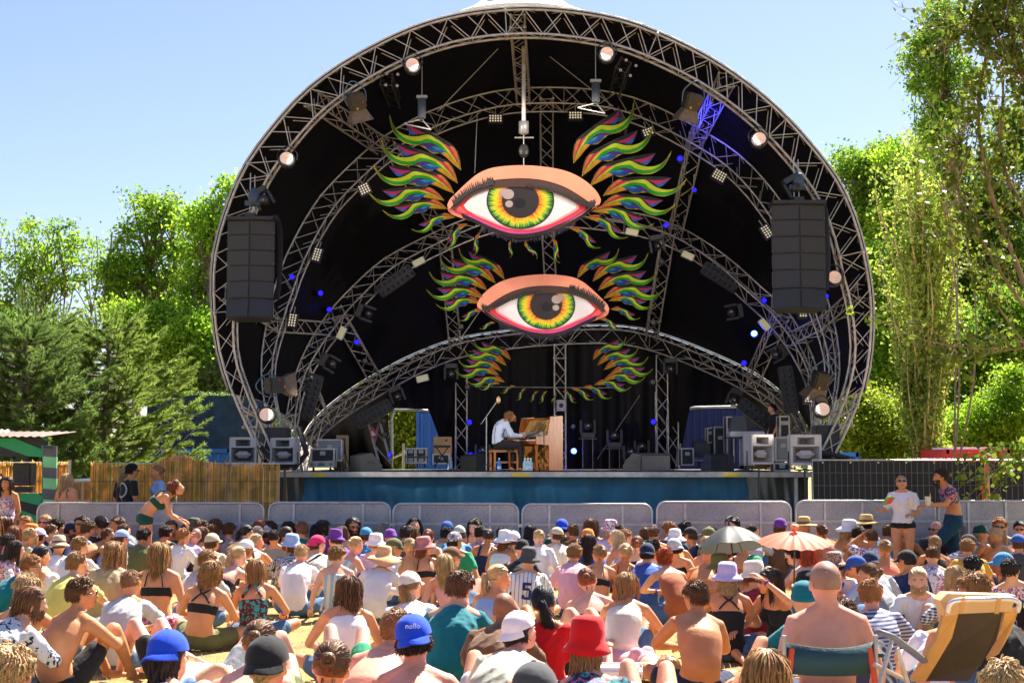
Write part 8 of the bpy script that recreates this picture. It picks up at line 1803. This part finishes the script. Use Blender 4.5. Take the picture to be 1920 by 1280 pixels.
for s in (-1, 1):
    MB().tube([(s*.24, -.02, .02), (s*.245, -.01, zb+.03)], .012, 8).build('frame_tube', ALUD, e); MB().tube([(s*.24, .38, .02), (s*.20, .0, zl-.12)], .011, 8).build('frame_tube', ALUD, e)
    MB().box((s*.225, -.03, zl+.0), (.032, .012, .26), Matrix.Rotation(s*R(-9), 3, 'Y'), bev=.005).build('orange_strap', mat('strap_orange', (.60, .07, .02), .5), e); MB().box((s*.27, .16, zl+.06), (.05, .34, .02), Matrix.Rotation(R(-8), 3, 'X'), bev=.006).build('armrest', tealc, e)
y0 = 7.9; tan = mat('lounger_tan', (.60, .34, .12), .7, 0, .1, 6, .25, 60); slg = mat('lounger_mesh_black', (.035, .022, .018), .6, 0, .25, 5, .2, 80)
e = empty('lounge_chair', (P(1790, 1280, y0).x, y0, gz(y0)), label='tan and black reclining lounge chair seen from behind at the lower right', cat='chair'); o = np.array(e.location)
def L3(px, py, y): return np.array(P(px, py, y))-o
def sheet(nm, pts, m, th=.02, par=None):
    a = np.array(pts); nrm = np.cross(a[1]-a[0], a[-1]-a[0]); nrm = nrm/np.linalg.norm(nrm)*th; n = len(a); mb = MB(); mb.add(np.concatenate([a, a+nrm]), [tuple(range(n)), tuple(range(2*n-1, n-1, -1))]+[(i, i+n, (i+1) % n+n, (i+1) % n) for i in range(n)]); return mb.build(nm, m, par or e)
yt, yb_ = 7.45, 8.0
sheet('backrest', [L3(1797, 1148, yt+.02), L3(1880, 1148, yt+.02), L3(1868, 1200, yt+.2), L3(1840, 1245, yt+.4), L3(1815, 1276, yt+.55), L3(1730, 1276, yt+.55), L3(1760, 1235, yt+.4), L3(1785, 1190, yt+.2)], slg)
for s in ([(1770, 1150, yt), (1797, 1150, yt), (1785, 1195, yt+.2), (1755, 1245, yt+.4), (1735, 1277, yt+.55), (1708, 1277, yt+.55), (1730, 1243, yt+.4), (1757, 1195, yt+.2)], [(1884, 1148, yt), (1908, 1148, yt), (1895, 1185, yt+.2), (1873, 1225, yt+.4), (1850, 1238, yt+.5), (1862, 1210, yt+.4), (1876, 1180, yt+.2)]): sheet('side_border', [L3(*q) for q in s], tan, .03)
sheet('headrest', [L3(1763, 1125, yt-.05), L3(1776, 1112, yt-.03), L3(1905, 1116, yt-.03), L3(1895, 1146, yt-.01), L3(1797, 1150, yt-.01), L3(1774, 1155, yt-.01)], mat('headrest_beige', (.68, .45, .22), .7, 0, .08, 6, .2, 60), .05)
MB().tube(cr([L3(1776, 1149, yt-.05), L3(1783, 1130, yt-.07), L3(1805, 1124, yt-.08), L3(1850, 1123, yt-.08), L3(1892, 1122, yt-.08), L3(1910, 1130, yt-.07), L3(1908, 1146, yt-.05)], 5), .0135, 8).build('head_tube', mat('bright_aluminium', (.75, .72, .75), .25, .6), e, smooth=True)
for px in (1806, 1873): sheet('headrest_strap', [L3(px-3, 1120, yt-.10), L3(px+5, 1120, yt-.10), L3(px, 1150, yt-.06), L3(px-8, 1150, yt-.06)], tan, .006)
for a, b in (((1672, 1200, yt-.05), (1650, 1280, yt-.1)), ((1682, 1214, yt-.02), (1702, 1280, yt)), ((1640, 1245, yt), (1700, 1275, yt+.2))): MB().tube([L3(*a), L3(*b)], .012, 8).build('leg', ALU, e)
MB().tube([L3(1644, 1183, yt-.05), L3(1672, 1192, yt+.0), L3(1712, 1222, yt+.25), L3(1733, 1238, yt+.4)], [[.016, .026]]*4, 8, side=[0, 0, 1]).build('armrest', mat('armrest_grey', (.17, .19, .22), .5), e, smooth=True)
MB().tube([L3(1733, 1232, yt+.36), L3(1752, 1236, yt+.4)], .006, 6).build('cord', BLK, e)
# bottle, cool box, towels, sandals, bags
bottle((P(1197, 1245, 6.9).x, 6.9, gz(6.9)+.30), 1.35, mat('deep_blue_bottle', (.02, .12, .55), .08, 0, .1, 5, trans=.35), mat('red_cap', (.7, .03, .03), .4), 'big blue water bottle with red cap, right of the red hat')
e = empty('cool_box', (P(1152, 1110, 9.9).x, 9.9, gz(9.9)), label='white cool box between the auburn bun and the blue t-shirt', cat='cool box'); MB().box((0, .1, .20), (.36, .26, .32), bev=.03).build('box_body', mat('cooler_grey', (.45, .48, .48), .5), e); MB().box((0, .1, .40), (.38, .28, .07), bev=.025).build('lid', mat('cooler_white', (.80, .80, .78), .45), e); MB().tube([(-.19, .1, .34), (-.19, .0, .46), (.19, .0, .46), (.19, .1, .34)], .008, 6).build('handle', mat('cooler_white', (.80, .80, .78), .45), e)
def towel(px, py, y, w, d, yaw, c, label):
    p = P(px, py, y); r = np.random.default_rng(int(px)); n = 16; V = []
    for i in range(n+1):
        for j in range(n+1):
            x = (i/n-.5)*w; yy = (j/n-.5)*d; V.append((x+.01*math.sin(j*1.3), yy+.01*math.sin(i*1.1), .012+.012*math.sin(i*1.7+j*.9)+.008*math.sin(j*2.3)))
    F = [(i*(n+1)+j, (i+1)*(n+1)+j, (i+1)*(n+1)+j+1, i*(n+1)+j+1) for i in range(n) for j in range(n)]; o = obj('towel', mesh_np(V, F, True), cloth(c)); o.location = (p.x, y, gz(y)+.004); o.rotation_euler = (0, 0, R(yaw)); tag(o, label, 'towel', 'towels and blankets on the grass')
for a in ((420, 1165, 9.0, 1.5, 1.0, 10, 'navystripe', 'navy striped blanket near the big golden curls'), (250, 1150, 9.6, 1.7, 1.0, -10, 'palestripe', 'pale striped blanket under the two people lying at the left'), (1310, 1190, 8.8, 1.6, 1.2, 20, 'teal', 'teal towel under the woman in denim shorts'), (590, 1160, 9.1, 1.6, 1.0, 15, 'blue', 'blue towel under the man in olive shorts'), (1060, 1180, 8.6, 1.3, 1.0, 0, 'lilac', 'lilac towel left of the red bucket hat'), (925, 1080, 13.5, .6, .4, 30, 'denim', 'crumpled denim cloth on the open grass in the middle'), (700, 1120, 9.0, 1.3, .9, -15, 'hotpink', 'hot pink towel behind the bending bare backed man'), (1680, 1150, 9.0, 1.2, 1.0, 10, 'brightblue', 'bright blue towel left of the lounge chair')): towel(*a)
def bag(px, py, y, c, label, s=1):
    e = empty('bag', (P(px, py, y).x, y, gz(y)), (0, 0, R(px % 50-25)), label=label, cat='bag', group='bags on the grass', scale=s); m_ = MB(); m_.ell((0, 0, .10), (.15, .10, .11), 14, 10); me = m_.build('body', cloth(c), e, smooth=True); folds(me.data, .012, int(px)); MB().tube(cr([(-.08, 0, .19), (-.05, 0, .27), (.05, 0, .27), (.08, 0, .19)], 4), .008, 6).build('handle', cloth('black'), e)
for a in ((545, 1140, 9.6, 'grey', 'grey cloth bag beside the teal spotted dress'), (418, 1100, 11.2, 'black', 'black bag right of the big golden curls'), (1665, 1245, 8.2, 'black', 'black bag under the lounge chair arm', 1.2), (905, 1100, 11.5, 'navy', 'navy bag near the teal shirt'), (640, 1225, 7.6, 'red', 'red bag in the bottom row'), (1180, 1190, 8.6, 'olive', 'olive bag beside the woman in floral shorts')): bag(*a)

for a in ((1145, 1195, 9.4, 'white cup standing on the grass by the red hat'), (640, 1150, 10.2, 'white cup beside the bright green shorts'), (1345, 1215, 8.6, 'white cup near the denim shorts of the lying woman'), (235, 1210, 8.4, 'white cup in front of the tanned bare chested man'), (905, 1085, 12.6, 'white cup on the open patch of dry grass'), (560, 1215, 8.4, 'white cup between the two brown buns')):
    e = cup(a[0], a[1], a[2], a[3], False, None, 1.0)
